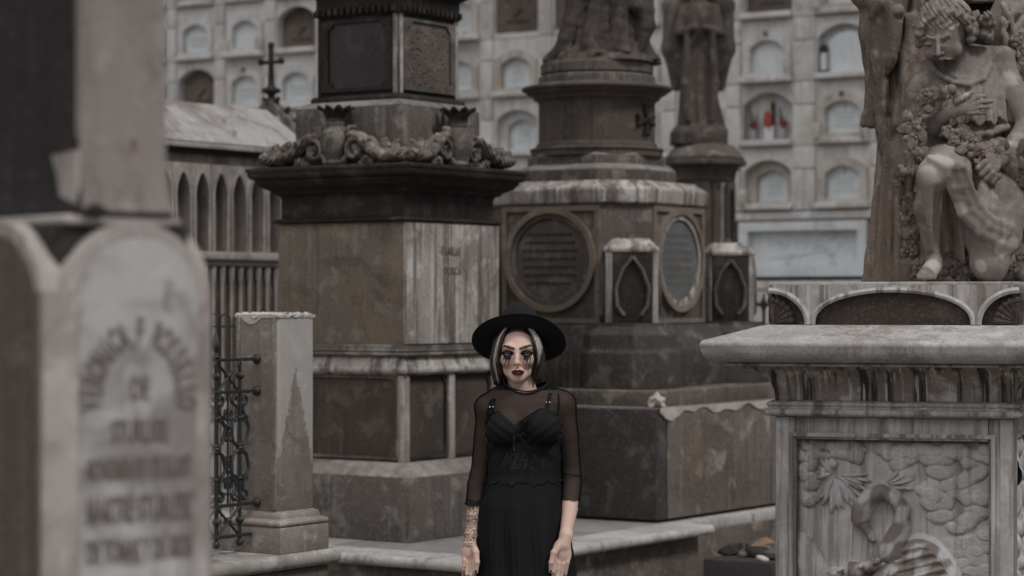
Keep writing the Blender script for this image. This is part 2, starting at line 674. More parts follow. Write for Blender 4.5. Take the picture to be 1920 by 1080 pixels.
M_RED = plain("faded_red_flowers", (0.24, 0.05, 0.04), 0.7, var=0.5)
M_LEAFDRY = plain("dusty_leaves", (0.06, 0.07, 0.05), 0.8)
M_VASE = plain("white_vase_glaze", (0.6, 0.6, 0.6), 0.4)

M_FAINT = plain("faint_engraving", (0.36, 0.37, 0.38), 0.8, var=0.2)
M_SLOPE = stone("weathered_skylit_stone", (0.23, 0.21, 0.195), (0.09, 0.077, 0.07), (0.40, 0.38, 0.36), streak=.5, k_light=.5, seed=44, grain=.6)  # weathered sloping tops; the light from the sky is painted in as paler stone
# ------------------------------------------------------------ sculpting in a voxel field
class Field:
    def __init__(s, lo, hi, h):
        s.lo = np.array(lo, float)
        s.h = h
        s.n = np.ceil((np.array(hi, float) - s.lo) / h).astype(int) + 1
        s.ax = [s.lo[i] + np.arange(s.n[i]) * h for i in range(3)]
        s.F = np.full(tuple(s.n), 1.0, np.float32)

    def _sl(s, lo, hi):
        a = [max(0, int((lo[i] - s.lo[i]) / s.h)) for i in range(3)]
        b = [min(s.n[i], int((hi[i] - s.lo[i]) / s.h) + 2) for i in range(3)]
        if any(a[i] >= b[i] for i in range(3)):
            return None, None
        sl = tuple(slice(a[i], b[i]) for i in range(3))
        g = np.meshgrid(*[s.ax[i][a[i]:b[i]].astype(np.float32) for i in range(3)], indexing='ij', sparse=True)
        return sl, g

    def put(s, fn, lo, hi, k=0.01, mode='u'):
        m = k * 1.5 + 0.03
        sl, g = s._sl([v - m for v in lo], [v + m for v in hi])
        if sl is None:
            return
        b = fn(*g)
        a = s.F[sl]
        if mode == 's':
            a, b = -a, b
        if k > 0:
            t = np.clip(0.5 + 0.5 * (a - b) / k, 0, 1)
            r = a * (1 - t) + b * t - k * t * (1 - t)
        else:
            r = np.minimum(a, b)
        s.F[sl] = -r if mode == 's' else r

    def cap(s, a, b, ra, rb=None, k=0.01, mode='u', flat=None):
        rb = ra if rb is None else rb
        a = np.array(a, float)
        b = np.array(b, float)
        ab = b - a
        L2 = max((ab ** 2).sum(), 1e-9)
        R = max(ra, rb)

        def fn(X, Y, Z):
            px_, py_, pz_ = X - a[0], Y - a[1], Z - a[2]
            t = np.clip((px_ * ab[0] + py_ * ab[1] + pz_ * ab[2]) / L2, 0, 1)
            dx, dy, dz = px_ - t * ab[0], py_ - t * ab[1], pz_ - t * ab[2]
            if flat:
                dx, dy, dz = dx / flat[0], dy / flat[1], dz / flat[2]
            return (np.sqrt(dx * dx + dy * dy + dz * dz) - (ra + (rb - ra) * t)) * (min(flat) if flat else 1)
        f = max(flat) if flat else 1
        s.put(fn, np.minimum(a, b) - R * f, np.maximum(a, b) + R * f, k, mode)

    def chain(s, pts, rs, k=0.01, flat=None, mode='u'):
        if not isinstance(rs, (list, tuple)):
            rs = [rs] * len(pts)
        for i in range(len(pts) - 1):
            s.cap(pts[i], pts[i + 1], rs[i], rs[i + 1], k, mode, flat)

    def ell(s, c, r, k=0.01, rot=None, mode='u'):
        c = np.array(c, float)
        R = max(r)
        Mi = np.array(rot.to_matrix().transposed()) if rot is not None else None

        def fn(X, Y, Z):
            x, y, z = X - c[0], Y - c[1], Z - c[2]
            if Mi is not None:
                x, y, z = (Mi[0, 0] * x + Mi[0, 1] * y + Mi[0, 2] * z,
                           Mi[1, 0] * x + Mi[1, 1] * y + Mi[1, 2] * z,
                           Mi[2, 0] * x + Mi[2, 1] * y + Mi[2, 2] * z)
            q = np.sqrt((x / r[0]) ** 2 + (y / r[1]) ** 2 + (z / r[2]) ** 2)
            g = np.sqrt((x / r[0] ** 2) ** 2 + (y / r[1] ** 2) ** 2 + (z / r[2] ** 2) ** 2) + 1e-6
            return q * (q - 1) / g
        s.put(fn, c - R, c + R, k, mode)

    def disp(s, fn, lo=None, hi=None):
        lo = s.lo if lo is None else lo
        hi = s.lo + s.n * s.h if hi is None else hi
        sl, g = s._sl(lo, hi)
        if sl is None:
            return
        s.F[sl] += fn(*g)

    def mesh(s, name='sculpture', cols=None):
        F = s.F
        I = F < 0
        n = np.array(F.shape) - 1
        cnt = np.zeros(tuple(n), np.int8)
        for dx in (0, 1):
            for dy in (0, 1):
                for dz in (0, 1):
                    cnt += I[dx:n[0] + dx, dy:n[1] + dy, dz:n[2] + dz]
        mask = (cnt > 0) & (cnt < 8)
        ci, cj, ck = np.nonzero(mask)
        idx = np.full(tuple(n), -1, np.int64)
        idx[ci, cj, ck] = np.arange(len(ci))
        acc = np.zeros((len(ci), 3))
        num = np.zeros(len(ci))
        corners = [(a, b, c) for a in (0, 1) for b in (0, 1) for c in (0, 1)]
        for A in corners:
            for ax in range(3):
                if A[ax]:
                    continue
                B = list(A)
                B[ax] = 1
                fa = F[ci + A[0], cj + A[1], ck + A[2]]
                fb = F[ci + B[0], cj + B[1], ck + B[2]]
                x = (fa < 0) != (fb < 0)
                t = np.where(x, fa / np.where(x, fa - fb, 1), 0)
                p = np.stack([np.full(len(ci), A[0], float), np.full(len(ci), A[1], float), np.full(len(ci), A[2], float)], 1)
                p[:, ax] += t
                acc[x] += p[x]
                num[x] += 1
        P = acc / np.maximum(num, 1)[:, None]
        P = s.lo + (P + np.stack([ci, cj, ck], 1)) * s.h
        quads = []
        for ax in range(3):
            sl0 = [slice(1, n[i]) for i in range(3)]
            sl0[ax] = slice(0, n[ax])
            sl1 = list(sl0)
            sl1[ax] = slice(1, n[ax] + 1)
            a = I[tuple(sl0)]
            b = I[tuple(sl1)]
            ii = np.nonzero(a != b)
            g = [ii[i] + (0 if i == ax else 1) for i in range(3)]
            u, v = [(1, 2), (2, 0), (0, 1)][ax]

            def cell(du, dv):
                q = [g[0].copy(), g[1].copy(), g[2].copy()]
                q[u] = q[u] - du
                q[v] = q[v] - dv
                return idx[q[0], q[1], q[2]]
            c = np.stack([cell(1, 1), cell(0, 1), cell(0, 0), cell(1, 0)], 1)
            flip = ~a[ii]
            c[flip] = c[flip][:, ::-1]
            quads.append(c)
        Q = np.concatenate(quads)
        Q = Q[(Q >= 0).all(1)]
        return P, Q


def np_mesh(name, P, Q, mat, parent=None, cols=None):
    me = bpy.data.meshes.new(name)
    me.vertices.add(len(P))
    me.vertices.foreach_set('co', np.asarray(P, np.float32).ravel())
    me.loops.add(Q.size)
    me.loops.foreach_set('vertex_index', Q.astype(np.int32).ravel())
    me.polygons.add(len(Q))
    k = Q.shape[1]
    me.polygons.foreach_set('loop_start', np.arange(len(Q), dtype=np.int32) * k)
    me.polygons.foreach_set('loop_total', np.full(len(Q), k, np.int32))
    me.update(calc_edges=True)
    me.validate()
    if cols is not None:
        at = me.attributes.new('col', 'FLOAT_COLOR', 'POINT')
        c4 = np.ones((len(P), 4), np.float32)
        c4[:, :3] = cols
        at.data.foreach_set('color', c4.ravel())
    return finish(name, me, mat, parent, 180)


def vnoise(X, Y, Z, sc, seed=0):
    """cheap smooth pseudo noise"""
    r = np.random.RandomState(seed)
    out = 0
    for i in range(5):
        w = r.normal(size=3) * sc
        out = out + np.sin(X * w[0] + Y * w[1] + Z * w[2] + r.rand() * 6.28)
    return out / 5


def ridge(t):
    """rounded folds with sharp valleys, -1..1"""
    return 1 - 2 * (1 - np.abs(np.sin(t))) ** 1.6
# ------------------------------------------------------------ ground
def ground():
    bm = bmesh.new()
    n = 40
    S = 160.0
    vs = {}
    for i in range(n + 1):
        for j in range(n + 1):
            x = -S + 2 * S * i / n
            y = -S + 2 * S * j / n
            vs[i, j] = bm.verts.new((x, y, -0.02 + 0.02 * math.sin(x * 1.7) * math.cos(y * 1.3)))
    for i in range(n):
        for j in range(n):
            bm.faces.new((vs[i, j], vs[i + 1, j], vs[i + 1, j + 1], vs[i, j + 1]))
    o = obj('ground', bm, M_GROUND)
    o['kind'] = 'structure'


ground()


# ------------------------------------------------------------ wall of burial niches
NS0 = Vector((px(1440, 26.5), 26.5, 0))
PITCH = 0.828
ROWZ = [2.71, 3.41, 4.11, 4.81, 5.51]


def niche_wall():
    root = thing('niche_wall', 'tall pale marble wall of arched burial niches closing the background', 'wall', NS0, -TH)
    cols = [(PITCH * k, k) for k in range(-13, 1)] + [(0.916, 1), (0.916 + PITCH, 2), (0.916 + 2 * PITCH, 3)]
    x0 = -13.6 * PITCH
    x1 = 0.916 + 2.6 * PITCH
    xm, xw = (x0 + x1) / 2, (x1 - x0)
    box('masonry_core', (xm, 0.62, 3.2), (xw, 0.7, 6.4), M_JOINT, root, 0)
    box('cornice', (xm, 0.10, 6.33), (xw + 0.2, 0.5, 0.22), M_NICHE, root, 0.02)
    # base course of big blocks below the niches
    x = x0
    i = 0
    while x < x1:
        w = 0.9 + 0.3 * RNG.random()
        for z0, z1 in ((0.0, 0.62), (0.63, 1.22), (1.23, 1.84)):
            box('block', (x + w / 2, 0.13, (z0 + z1) / 2), (w - 0.012, 0.26, z1 - z0 - 0.004), M_NICHE, root, 0.008)
        x += w
    box('moulding', (xm, 0.115, 2.655), (xw, 0.3, 0.09), M_NICHE, root, 0.012)
    box('moulding', (xm, 0.12, 1.90), (xw, 0.27, 0.10), M_NICHE, root, 0.012)
    # family panel under the right columns
    pc = (1.206 - 0.346) / 2
    for (cx, hw, who) in ((pc, 0.775, 1), (pc - 1.75, 0.775, 0), (pc - 3.5, 0.775, 0), (pc - 5.25, 0.775, 0), (pc - 7.0, 0.775, 0), (pc - 8.75, 0.775, 0), (pc + 1.75, 0.775, 0)):
        bm = bmesh.new()
        o_ = [(-hw, 1.99), (hw, 1.99), (hw, 2.59), (-hw, 2.59)]
        i_ = [(-hw + .11, 2.10), (hw - .11, 2.10), (hw - .11, 2.49), (-hw + .11, 2.49)]
        M = Matrix.Translation((cx, 0, 0))
        ring_bm(bm, o_, i_, -0.05, 0.25, True, M)
        f = obj('panel_frame', bm, M_PLAQUE, root)
        pan = box('panel', (cx, 0.16, 2.295), (2 * hw - .2, 0.2, 0.42), M_PLAQUE, root, 0.0)
        if who:
            # carved script and a long palm laid across the panel
            bm = bmesh.new()
            for k in range(16):
                a = RNG.random() * 6
                c0 = Vector((cx - .42 + .055 * k, .058, 2.36 + .03 * math.sin(k * 1.7)))
                pts = [c0 + Vector((.035 * math.cos(a + t * .7), 0, .045 * math.sin(a * .7 + t * .9))) for t in range(6)]
                tube_bm(bm, pts, 0.008, 5)
            tube_bm(bm, [(cx - .42, .06, 2.19), (cx - .1, .058, 2.215), (cx + .2, .058, 2.27), (cx + .36, .06, 2.30)], [.005, .009, .008, .004], 6)
            for k in range(10):
                a = 1.0 + k * .35
                c0 = Vector((cx + .36, .058, 2.25))
                tube_bm(bm, [c0, c0 + Vector((.10 * math.cos(a), 0, .07 * math.sin(a)))], [.01, .004], 5)
            obj('carved_script', bm, M_PLAQUE, root)
    kinds = {(0, 0): 'deep', (0, 1): 'vase', (0, 2): 'ledge', (0, 3): 'brown', (1, 0): 'std', (1, 1): 'std', (1, 2): 'wide', (1, 3): 'std',
             (-4, 3): 'slab', (-4, 2): 'std', (-4, 1): 'deep', (-3, 3): 'slab', (-10, 2): 'brown', (-8, 3): 'brown', (-10, 3): 'std', (-9, 3): 'ledge',
             (-9, 2): 'std', (-8, 2): 'std', (-2, 3): 'std', (-6, 3): 'brown', (-9, 4): 'std', (-5, 2): 'std', (-2, 1): 'std', (-1, 1): 'std'}
    meshes = {}

    def cached(key, build, mat, cx, z, nm, par):
        if key not in meshes:
            o = obj(nm, build(), mat, par)
            meshes[key] = o.data
        else:
            o = bpy.data.objects.new(nm, meshes[key])
            COL.objects.link(o)
            o.parent = par
        if par == root:
            o.location = (cx, 0, z)
        return o

    def plate(loop, y0, y1):
        bm = bmesh.new()
        plate_bm(bm, loop, y0, y1)
        return bm

    def ring(a, b, y0, y1):
        bm = bmesh.new()
        ring_bm(bm, a, b, y0, y1, True)
        return bm

    for (cx, k) in cols:
        for r, zr in enumerate(ROWZ):
            if r == 4 and k > 3:
                continue
            kd = kinds.get((k, r))
            if kd is None:
                kd = RNG.choices(['std', 'std', 'deep', 'ledge', 'brown', 'slab'], [5, 4, 2, 2, 1.3, .6])[0]
            # surround: cell rectangle with an arched hole (two tones of stone)
            hwo = 0.325
            if kd == 'slab':
                hole = rect_loop(0.30, 0.06, 0.64, arch_loop(0.3, 0.06, 0.5, 0.1))
            elif kd in ('brown', 'wide', 'vase'):
                hole = arch_loop(0.305, 0.045, 0.46, 0.14)
            else:
                hole = arch_loop(0.29, 0.075, 0.44, 0.12)
            rect = rect_loop(hwo, 0.0 if kd != 'slab' else 0.0, 0.692, hole)
            cached(('sur', kd in ('brown', 'wide', 'vase'), kd == 'slab'), lambda: ring(rect, hole, -0.012, 0.25), M_NICHE, cx, zr, 'surround', root)
            mat_f = M_NICHEWARM if RNG.random() < 0.5 else M_NICHE
            if kd in ('brown', 'slab'):
                deep = 0.10 if kd == 'brown' else 0.02
                bk = cached(('bk', kd), lambda: plate(hole, deep, deep + 0.12), M_PLAQUEBR, cx, zr, 'plaque', root)
                bm = bmesh.new()
                for q in range(9):
                    a = math.pi * (0.15 + 0.7 * q / 8)
                    p = Vector((0.19 * math.cos(a), deep - .004, 0.34 + 0.16 * math.sin(a)))
                    tube_bm(bm, [p, p + Vector((.012, 0, .035))], .007, 4)
                tube_bm(bm, [(-.05, deep - .006, .25), (.06, deep - .006, .34)], .012, 5)
                for q in range(12):
                    tube_bm(bm, [(-.15 + .027 * q, deep - .004, .17), (-.15 + .027 * q, deep - .004, .21)], .006, 4)
                e = obj('inscription', bm, M_DKSLAB if kd == 'brown' else M_SOOT, bk)
                e['kind'] = 'stuff'
            elif kd in ('vase', 'wide'):
                deep = 0.11
                mt = M_NICHE if kd == 'vase' else M_PLAQUE
                bk = cached(('bk2', kd), lambda: plate(hole, deep, deep + 0.10), mt, cx, zr, 'plaque', root)
                if kd == 'wide':
                    inn = arch_loop(0.225, 0.085, 0.42, 0.10)
                    cached(('wide_in',), lambda: plate(inn, deep - .07, deep - .001), M_PLAQUE, cx + 0.04, zr, 'tablet', root)
            else:
                inn = arch_loop(0.205, 0.115, 0.385, 0.085)
                if kd == 'deep':
                    inn = arch_loop(0.195, 0.10, 0.36, 0.09)
                y_f = 0.09 if kd == 'deep' else -0.045
                fr = cached(('fr', kd == 'deep', mat_f.name), lambda: ring(hole, inn, y_f, 0.2), mat_f, cx, zr, 'niche_frame', root)
                cached(('pl', kd == 'deep'), lambda: plate(inn, y_f + 0.075, 0.3), M_PLAQUE, cx, zr, 'plaque', fr)
                if RNG.random() < 0.75:
                    vv = RNG.randrange(3)
                    key = ('ins', kd == 'deep', vv)
                    if key not in meshes:
                        rq = random.Random(vv + 5)
                        bmi = bmesh.new()
                        yy_ = y_f + 0.0735
                        for q in range(3 + vv):
                            w_ = rq.uniform(.07, .14)
                            xq = -w_
                            while xq < w_:
                                lw_ = rq.uniform(.012, .035)
                                bx(bmi, (xq + lw_ / 2, yy_, .20 + .045 * q), (lw_, .003, .014 + .006 * (q == 2)))
                                xq += lw_ + .008
                        if vv == 1:
                            tube_bm(bmi, [(0, yy_, .36), (0, yy_, .43)], .006, 4)
                            tube_bm(bmi, [(-.02, yy_, .41), (.02, yy_, .41)], .006, 4)
                        io = obj('inscription', bmi, M_FAINT, fr)
                        io['kind'] = 'stuff'
                        meshes[key] = io.data
                    else:
                        io = bpy.data.objects.new('inscription', meshes[key])
                        COL.objects.link(io)
                        io.parent = fr
                        io['kind'] = 'stuff'
                if RNG.random() < 0.5:
                    for sx in (-1, 1):
                        if RNG.random() < 0.8:
                            b = cached(('br',), lambda: _bxm((0, -0.07, 0.15), (0.06, 0.11, 0.17), 0.008), M_NICHEWARM, cx + sx * 0.275, zr, 'bracket', root)
                if (k, r) in ((0, 2), (-9, 2), (-9, 4), (-10, 4)) or RNG.random() < 0.2:
                    cached(('kn',), lambda: _ballm((0, -0.06, 0.545), 0.03), M_RUST, cx, zr, 'rosette', root)
            if kd != 'slab':
                zz = 0.035 if kd == 'ledge' else 0.045
                th_ = 0.10 if kd == 'ledge' else 0.03
                cached(('sill', kd == 'ledge'), lambda: _bxm((0, 0.09 - th_ / 2 - .02, zz), (0.62, 0.26 + th_, 0.062), 0.008), mat_f, cx, zr, 'sill', root)
    # pilaster strips between the columns, in blocks with open joints
    xs = [c for c, _ in cols]
    for a, b in zip(xs[:-1], xs[1:]):
        w = (b - a) - 0.66
        mid = (a + b) / 2
        for r, zr in enumerate(ROWZ):
            for (z0, z1) in ((0.005, 0.445), (0.455, 0.697)):
                cached(('pil', round(w, 3), z0), lambda: _bxm((0, 0.10, (z0 + z1) / 2), (w, 0.27, z1 - z0), 0.006), M_NICHE, mid, zr, 'block', root)
    return root


def _bxm(c, s, bev):
    bm = bmesh.new()
    bx(bm, c, s, bev)
    return bm


def _ballm(c, r):
    bm = bmesh.new()
    ball_bm(bm, c, r, seg=10)
    return bm


niche_wall()


def wp(s, y, z):
    return NS0 + U * s + V * y + Vector((0, 0, z))


# offerings in the niche with the red flowers
def offerings():
    base = wp(0.0, 0.04, 3.41 + 0.078)
    t = thing('religious_figurine', 'small red and cream robed figurine standing in the flower niche', 'figurine', base + V * -.02)
    bm = bmesh.new()
    lathe_bm(bm, [(.035, 0), (.045, .02), (.03, .12), (.042, .2), (.02, .26), (.026, .29), (.02, .33), (.004, .345)], 12)
    obj('body', bm, plain('figurine_cream', (.45, .38, .3), .6), t)
    bm = bmesh.new()
    lathe_bm(bm, [(.05, .06), (.052, .09), (.045, .2), (.02, .24)], 12, c=(-.008, -.006, 0))
    obj('cloak', bm, plain('figurine_red', (.26, .05, .035), .6), t)
    bm = bmesh.new()
    bx(bm, (.045, .03, .2), (.05, .02, .28), .006)
    obj('back_board', bm, plain('figurine_dark', (.05, .06, .06), .7), t)
    box('pedestal', (0, 0, -0.0), (.10, .08, .16), M_VASE, t, .006).location = (0, 0, 0)
    t.location.z += 0.08
    for sx, lab in ((-0.19, 'small vase of red flowers left of the figurine in the niche'), (0.17, 'small vase of red flowers right of the figurine in the niche')):
        b = wp(sx, 0.03, 3.41 + 0.078)
        v = thing('flower_vase', lab, 'flower vase', b, group='flower vases in the niche')
        bm = bmesh.new()
        lathe_bm(bm, [(.025, 0), (.035, .03), (.03, .08), (.018, .11), (.028, .13)], 12)
        obj('vase', bm, plain('grey_vase', (.3, .31, .33), .4), v)
        bm = bmesh.new()
        for q in range(16):
            a = RNG.random() * 6.28
            rr = RNG.random() ** .5 * .045
            ball_bm(bm, (rr * math.cos(a), rr * math.sin(a), .15 + RNG.random() * .06), .016, seg=6)
        obj('blooms', bm, M_RED, v)
        bm = bmesh.new()
        for q in range(14):
            a = RNG.random() * 6.28
            h = .12 + RNG.random() * .2
            tube_bm(bm, [(0, 0, .1), (.03 * math.cos(a), .03 * math.sin(a), h), (.06 * math.cos(a), .05 * math.sin(a), h + .08)], [.004, .003, .002], 4)
        obj('stems', bm, M_LEAFDRY, v)
    # dark lantern and white jar in the niche beside the robed statue
    b = wp(0.916 - .235, 0.0, 4.11 + 0.08)
    t = thing('grave_lantern', 'small dark lantern on a white jar at the left of a wide niche', 'lantern', b)
    bm = bmesh.new()
    lathe_bm(bm, [(.04, 0), (.045, .01), (.045, .02), (.03, .03)], 10)
    lathe_bm(bm, [(.035, .22), (.05, .24), (.05, .27), (.02, .31)], 10)
    obj('lantern_cap', bm, M_IRON, t)
    bm = bmesh.new()
    lathe_bm(bm, [(.035, .03), (.038, .12), (.03, .215)], 10)
    obj('jar', bm, M_VASE, t)


offerings()


# ------------------------------------------------------------ chapel tomb with a marble roof
def chapel():
    root = thing('chapel_tomb', 'low chapel tomb with pale pitched marble roof and a row of narrow lancet arches', 'tomb',
                 (px(340, 17.0), 17.0, 0), -TH)
    y0, y1 = -1.85, 1.345
    ym, yw = (y0 + y1) / 2, y1 - y0
    W = 0.70
    box('wall', (-W / 2 - .03, ym, 1.33), (W - .06, yw - .06, 2.66), M_CHAPEL, root, .01)
    zb, zs, zt = 2.075, 2.49, 2.645
    t0 = 0.152
    k = -9
    while t0 + .2 * k < y1 - .05:
        yc = t0 + .2 * k
        if yc > y0 + .08:
            M = Matrix.Translation((0, yc, 0)) @ Matrix.Rotation(math.pi / 2, 4, 'Z')
            hole = arch_loop(.068, zb, zs, .14, 14, True)
            rect = rect_loop(.0985, zb - .02, zt + .05, hole)
            bm = bmesh.new()
            ring_bm(bm, rect, hole, -.05, .07, True, M)
            obj('lancet_arch', bm, M_CHAPEL, root)
            bm = bmesh.new()
            outer = arch_loop(.088, zb, zs, .155, 14, True)
            ring_bm(bm, outer, hole, -.066, -.049, False, M)
            obj('arch_moulding', bm, M_CHAPEL, root)
            bm = bmesh.new()
            plate_bm(bm, hole, .035, .06, M)
            p = obj('lancet_panel', bm, M_LANCET, root)
            # knobbly carved stem in each lancet
            bm = bmesh.new()
            for q in range(7):
                ball_bm(bm, tuple(M @ Vector((0.008 * math.sin(q * 2.1), .03, zb + .05 + q * .065))), .024, (.8, 1, 1.2), 8)
            obj('carved_stem', bm, M_LANCET, p)
        k += 1
    box('string_course', (-W / 2 + .05, ym, 2.045), (W + .1, yw + .1, .055), M_CHAPEL, root, .012)
    box('string_course', (-W / 2 + .035, ym, 1.995), (W + .06, yw + .06, .04), M_CHAPEL, root, .01)
    # lower arcade: thin colonnettes over dark panels
    box('dark_panel', (-.02, ym, 1.50), (.05, yw - .1, .93), M_LANCET, root, 0)
    yy = y0 + .05
    while yy < y1:
        bm = bmesh.new()
        lathe_bm(bm, [(.026, 1.0), (.02, 1.04), (.015, 1.08), (.015, 1.85), (.024, 1.90), (.028, 1.97)], 10, c=(.028, yy, 0))
        obj('colonnette', bm, M_CHAPEL, root)
        yy += .1
    box('plinth', (-W / 2 + .06, ym, .5), (W + .14, yw + .16, 1.0), M_CHAPEL, root, .02)
    # cornice
    for nm, o, z0, z1, mt in (('frieze', .035, 2.70, 2.765, M_CHAPEL), ('cornice', .09, 2.765, 2.80, M_SOOT), ('cornice', .12, 2.80, 2.835, M_ROOF)):
        box(nm, (-W / 2, ym, (z0 + z1) / 2), (W + 2 * o, yw + 2 * o, z1 - z0), mt, root, .008)
    # roof slabs: two slopes meeting at a ridge
    ze, zr = 2.845, 3.17
    for sx in (1, -1):
        xe = -W / 2 + sx * (W / 2 + .11)
        n = 2
        ys = [y0 - .1, y0 + yw * .45, y1 + .02]
        for i in range(n):
            a, b = ys[i] + (.004 if i else 0), ys[i + 1] - .004
            bm = bmesh.new()
            P = [(xe, ze), (-W / 2, zr), (-W / 2, zr - .06), (xe - sx * .05, ze - .04)]
            A = [bm.verts.new((x, a, z)) for x, z in P]
            B = [bm.verts.new((x, b, z)) for x, z in P]
            bm.faces.new(A)
            bm.faces.new(B[::-1])
            for q in range(4):
                bm.faces.new((A[q], A[(q + 1) % 4], B[(q + 1) % 4], B[q]))
            obj('roof_slab', bm, M_ROOF, root)
    # gable copings with crockets at the far end, ridge cross
    for sx in (1, -1):
        xe = -W / 2 + sx * (W / 2 + .14)
        p0 = Vector((xe, y1 + .06, ze - .02))
        p1 = Vector((-W / 2, y1 + .06, zr + .05))
        bm = bmesh.new()
        d = (p1 - p0)
        ang = math.atan2(d.z, d.x)
        bx(bm, (0, 0, 0), (d.length, .1, .07), .01)
        M = Matrix.Translation((p0 + p1) / 2) @ Matrix.Rotation(-ang, 4, 'Y')
        bmesh.ops.transform(bm, matrix=M, verts=bm.verts)
        cp = obj('gable_coping', bm, M_MID, root)
        bm = bmesh.new()
        for q in range(5):
            p = p0 + d * (q + .5) / 5 + Vector((0, 0, .055))
            ball_bm(bm, tuple(p), .028, (1, 1, 1), 8)
            ball_bm(bm, tuple(p + Vector((sx * .02, 0, .02))), .018, (1, 1, 1), 8)
        obj('crocket', bm, M_SOOT, cp)
    box('gable', (-W / 2, y1 + .03, 2.98), (.26, .05, .28), M_CHAPEL, root, .01)
    # finial cross at the gable top
    bm = bmesh.new()
    cx, cy = -W / 2, y1 + .06
    lathe_bm(bm, [(.05, 0), (.055, .03), (.03, .06), (.026, .09), (.045, .12), (.05, .14), (.025, .17), (.022, .26)], 10, c=(cx, cy, zr + .02))
    for q in range(8):
        a = q * math.pi / 4
        ball_bm(bm, (cx + .055 * math.cos(a), cy + .055 * math.sin(a), zr + .15), .02, seg=8)
    obj('finial_stem', bm, M_SOOT, root)
    bm = bmesh.new()
    zc = zr + .37
    bx(bm, (cx, cy, zc + .0), (.030, .035, .24), .006)
    bx(bm, (cx, cy, zc - .005), (.17, .03, .028), .006)
    for dx, dz in ((.1, 0), (-.1, 0), (0, .125)):
        ball_bm(bm, (cx + dx, cy, zc + dz), .026, seg=8)
    obj('finial_cross', bm, M_SOOT, root)
    return root


chapel()


# ------------------------------------------------------------ terrace
TZ = 0.40


def terrace():
    d0 = 12.2
    root = thing('stone_terrace', 'low paved stone terrace with a pale rounded edge behind the woman', 'terrace', (px(886, d0), d0, 0), -TH)
    LX, LY = 4.4, 2.5
    box('retaining_wall', (-LX / 2 - .05, LY / 2 + .03, .172), (LX - .1, LY - .1, .344), M_VAULT, root, .01)
    # rounded nosing in lengths
    def nosing(a, b, axis, nm='edge_slab'):
        bm = bmesh.new()
        n = 10
        prof_ = [(0.0 - .028, 0)] + [(.0 - .028 + .028 * math.sin(math.pi * i / n), .028 - .028 * math.cos(math.pi * i / n)) for i in range(n + 1)]
        prof_ = [(-.30, 0)] + [(-.028 + .028 * math.sin(math.pi * i / n), .028 - .028 * math.cos(math.pi * i / n)) for i in range(n + 1)] + [(-.30, .056)]
        A, B = [], []
        for o, z in prof_:
            z = TZ - .056 + z
            if axis == 'y':
                A.append(bm.verts.new((o, a, z)))
                B.append(bm.verts.new((o, b, z)))
            else:
                A.append(bm.verts.new((a, -o, z)))
                B.append(bm.verts.new((b, -o, z)))
        k = len(A)
        bm.faces.new(A)
        bm.faces.new(B[::-1])
        for i in range(k):
            bm.faces.new((A[i], A[(i + 1) % k], B[(i + 1) % k], B[i]))
        return obj(nm, bm, M_SLABTOP, root)
    c_s = tower('edge_slab', (.122, .122, 0), [(.028 * math.sin(math.pi * i / 10), TZ - .056 + .028 - .028 * math.cos(math.pi * i / 10)) for i in range(11)], M_SLABTOP, root, c=(-.15, .15), bev=0)
    for a, b in ((0.303, 1.246), (1.254, LY)):
        nosing(a, b, 'y')
    for a, b in ((-LX, -2.2), (-2.19, -1.1), (-1.09, -.302)):
        nosing(a, b, 'x')
    # paving slabs set on the bed, joints recessed
    y = .305
    while y < LY - .05:
        h = min(.72, LY - y)
        x = -.305
        off = RNG.random() * .4
        first = True
        while x > -LX:
            w = (.5 + off) if first else .92
            first = False
            box('paving_slab', (x - w / 2, y + h / 2, TZ - .03 + RNG.uniform(-.002, .002)), (w - .012, h - .012, .056), M_PAVE, root, .005)
            x -= w
        y += h
    # a second, rougher platform carries on beyond the end of the terrace
    box('rear_platform', (-2.2, LY + 2.0, .17), (4.0, 4.0, .34), M_VAULT, root, .01)
    for i in range(4):
        for j in range(3):
            box('paving_slab', (-.72 - i * 1.0, LY + .45 + j * .9, TZ - .035), (.985, .885, .055), M_SLABTOP if i == 0 else M_PAVE, root, .01)
    return root


terrace()


def rubble():
    # low dark block with broken stones between the terrace end and the carved pedestal
    d = 13.3
    root = thing('rubble_block', 'low dark stone block heaped with broken stones beside the carved pedestal', 'stone block', (px(1425, d), d, 0), -TH)
    box('block', (0.02, 0, .16), (.42, .6, .32), M_DKSLAB, root, .012)
    rr = random.Random(5)
    for i in range(16):
        r = rr.uniform(.025, .07)
        bm = bmesh.new()
        bmesh.ops.create_icosphere(bm, subdivisions=2, radius=r)
        s = rr.random() * 10
        for v in bm.verts:
            f = 1 + .28 * math.sin(v.co.x * 60 + s) * math.cos(v.co.z * 50 + s * 2)
            v.co = Vector((v.co.x * f * 1.25, v.co.y * f, v.co.z * f * .62))
        mt = rr.choice([M_VAULT, M_RUST, M_PLASTER, M_MID, M_SOOT])
        st = obj('broken_stone', bm, mt, root, 50)
        st.location = (rr.uniform(-.17, .2), rr.uniform(-.26, .2), .32 + r * .5)
        st.rotation_euler = (0, rr.uniform(-.3, .3), rr.uniform(0, 6))


rubble()


# ------------------------------------------------------------ central monument
def notch_panel(hw, z0, z1, c):
    """rectangle with corners cut by concave quarter circles"""
    pts = []
    for (sx, sz, a0) in ((-1, -1, 0), (1, -1, 90), (1, 1, 180), (-1, 1, 270)):
        zc = z0 if sz < 0 else z1
        arc = []
        for i in range(6):
            a = math.radians(a0 + 90 - 90 * i / 5) if True else 0
            arc.append((sx * hw + c * math.cos(a), zc + c * math.sin(a)))
        pts += arc
    return pts


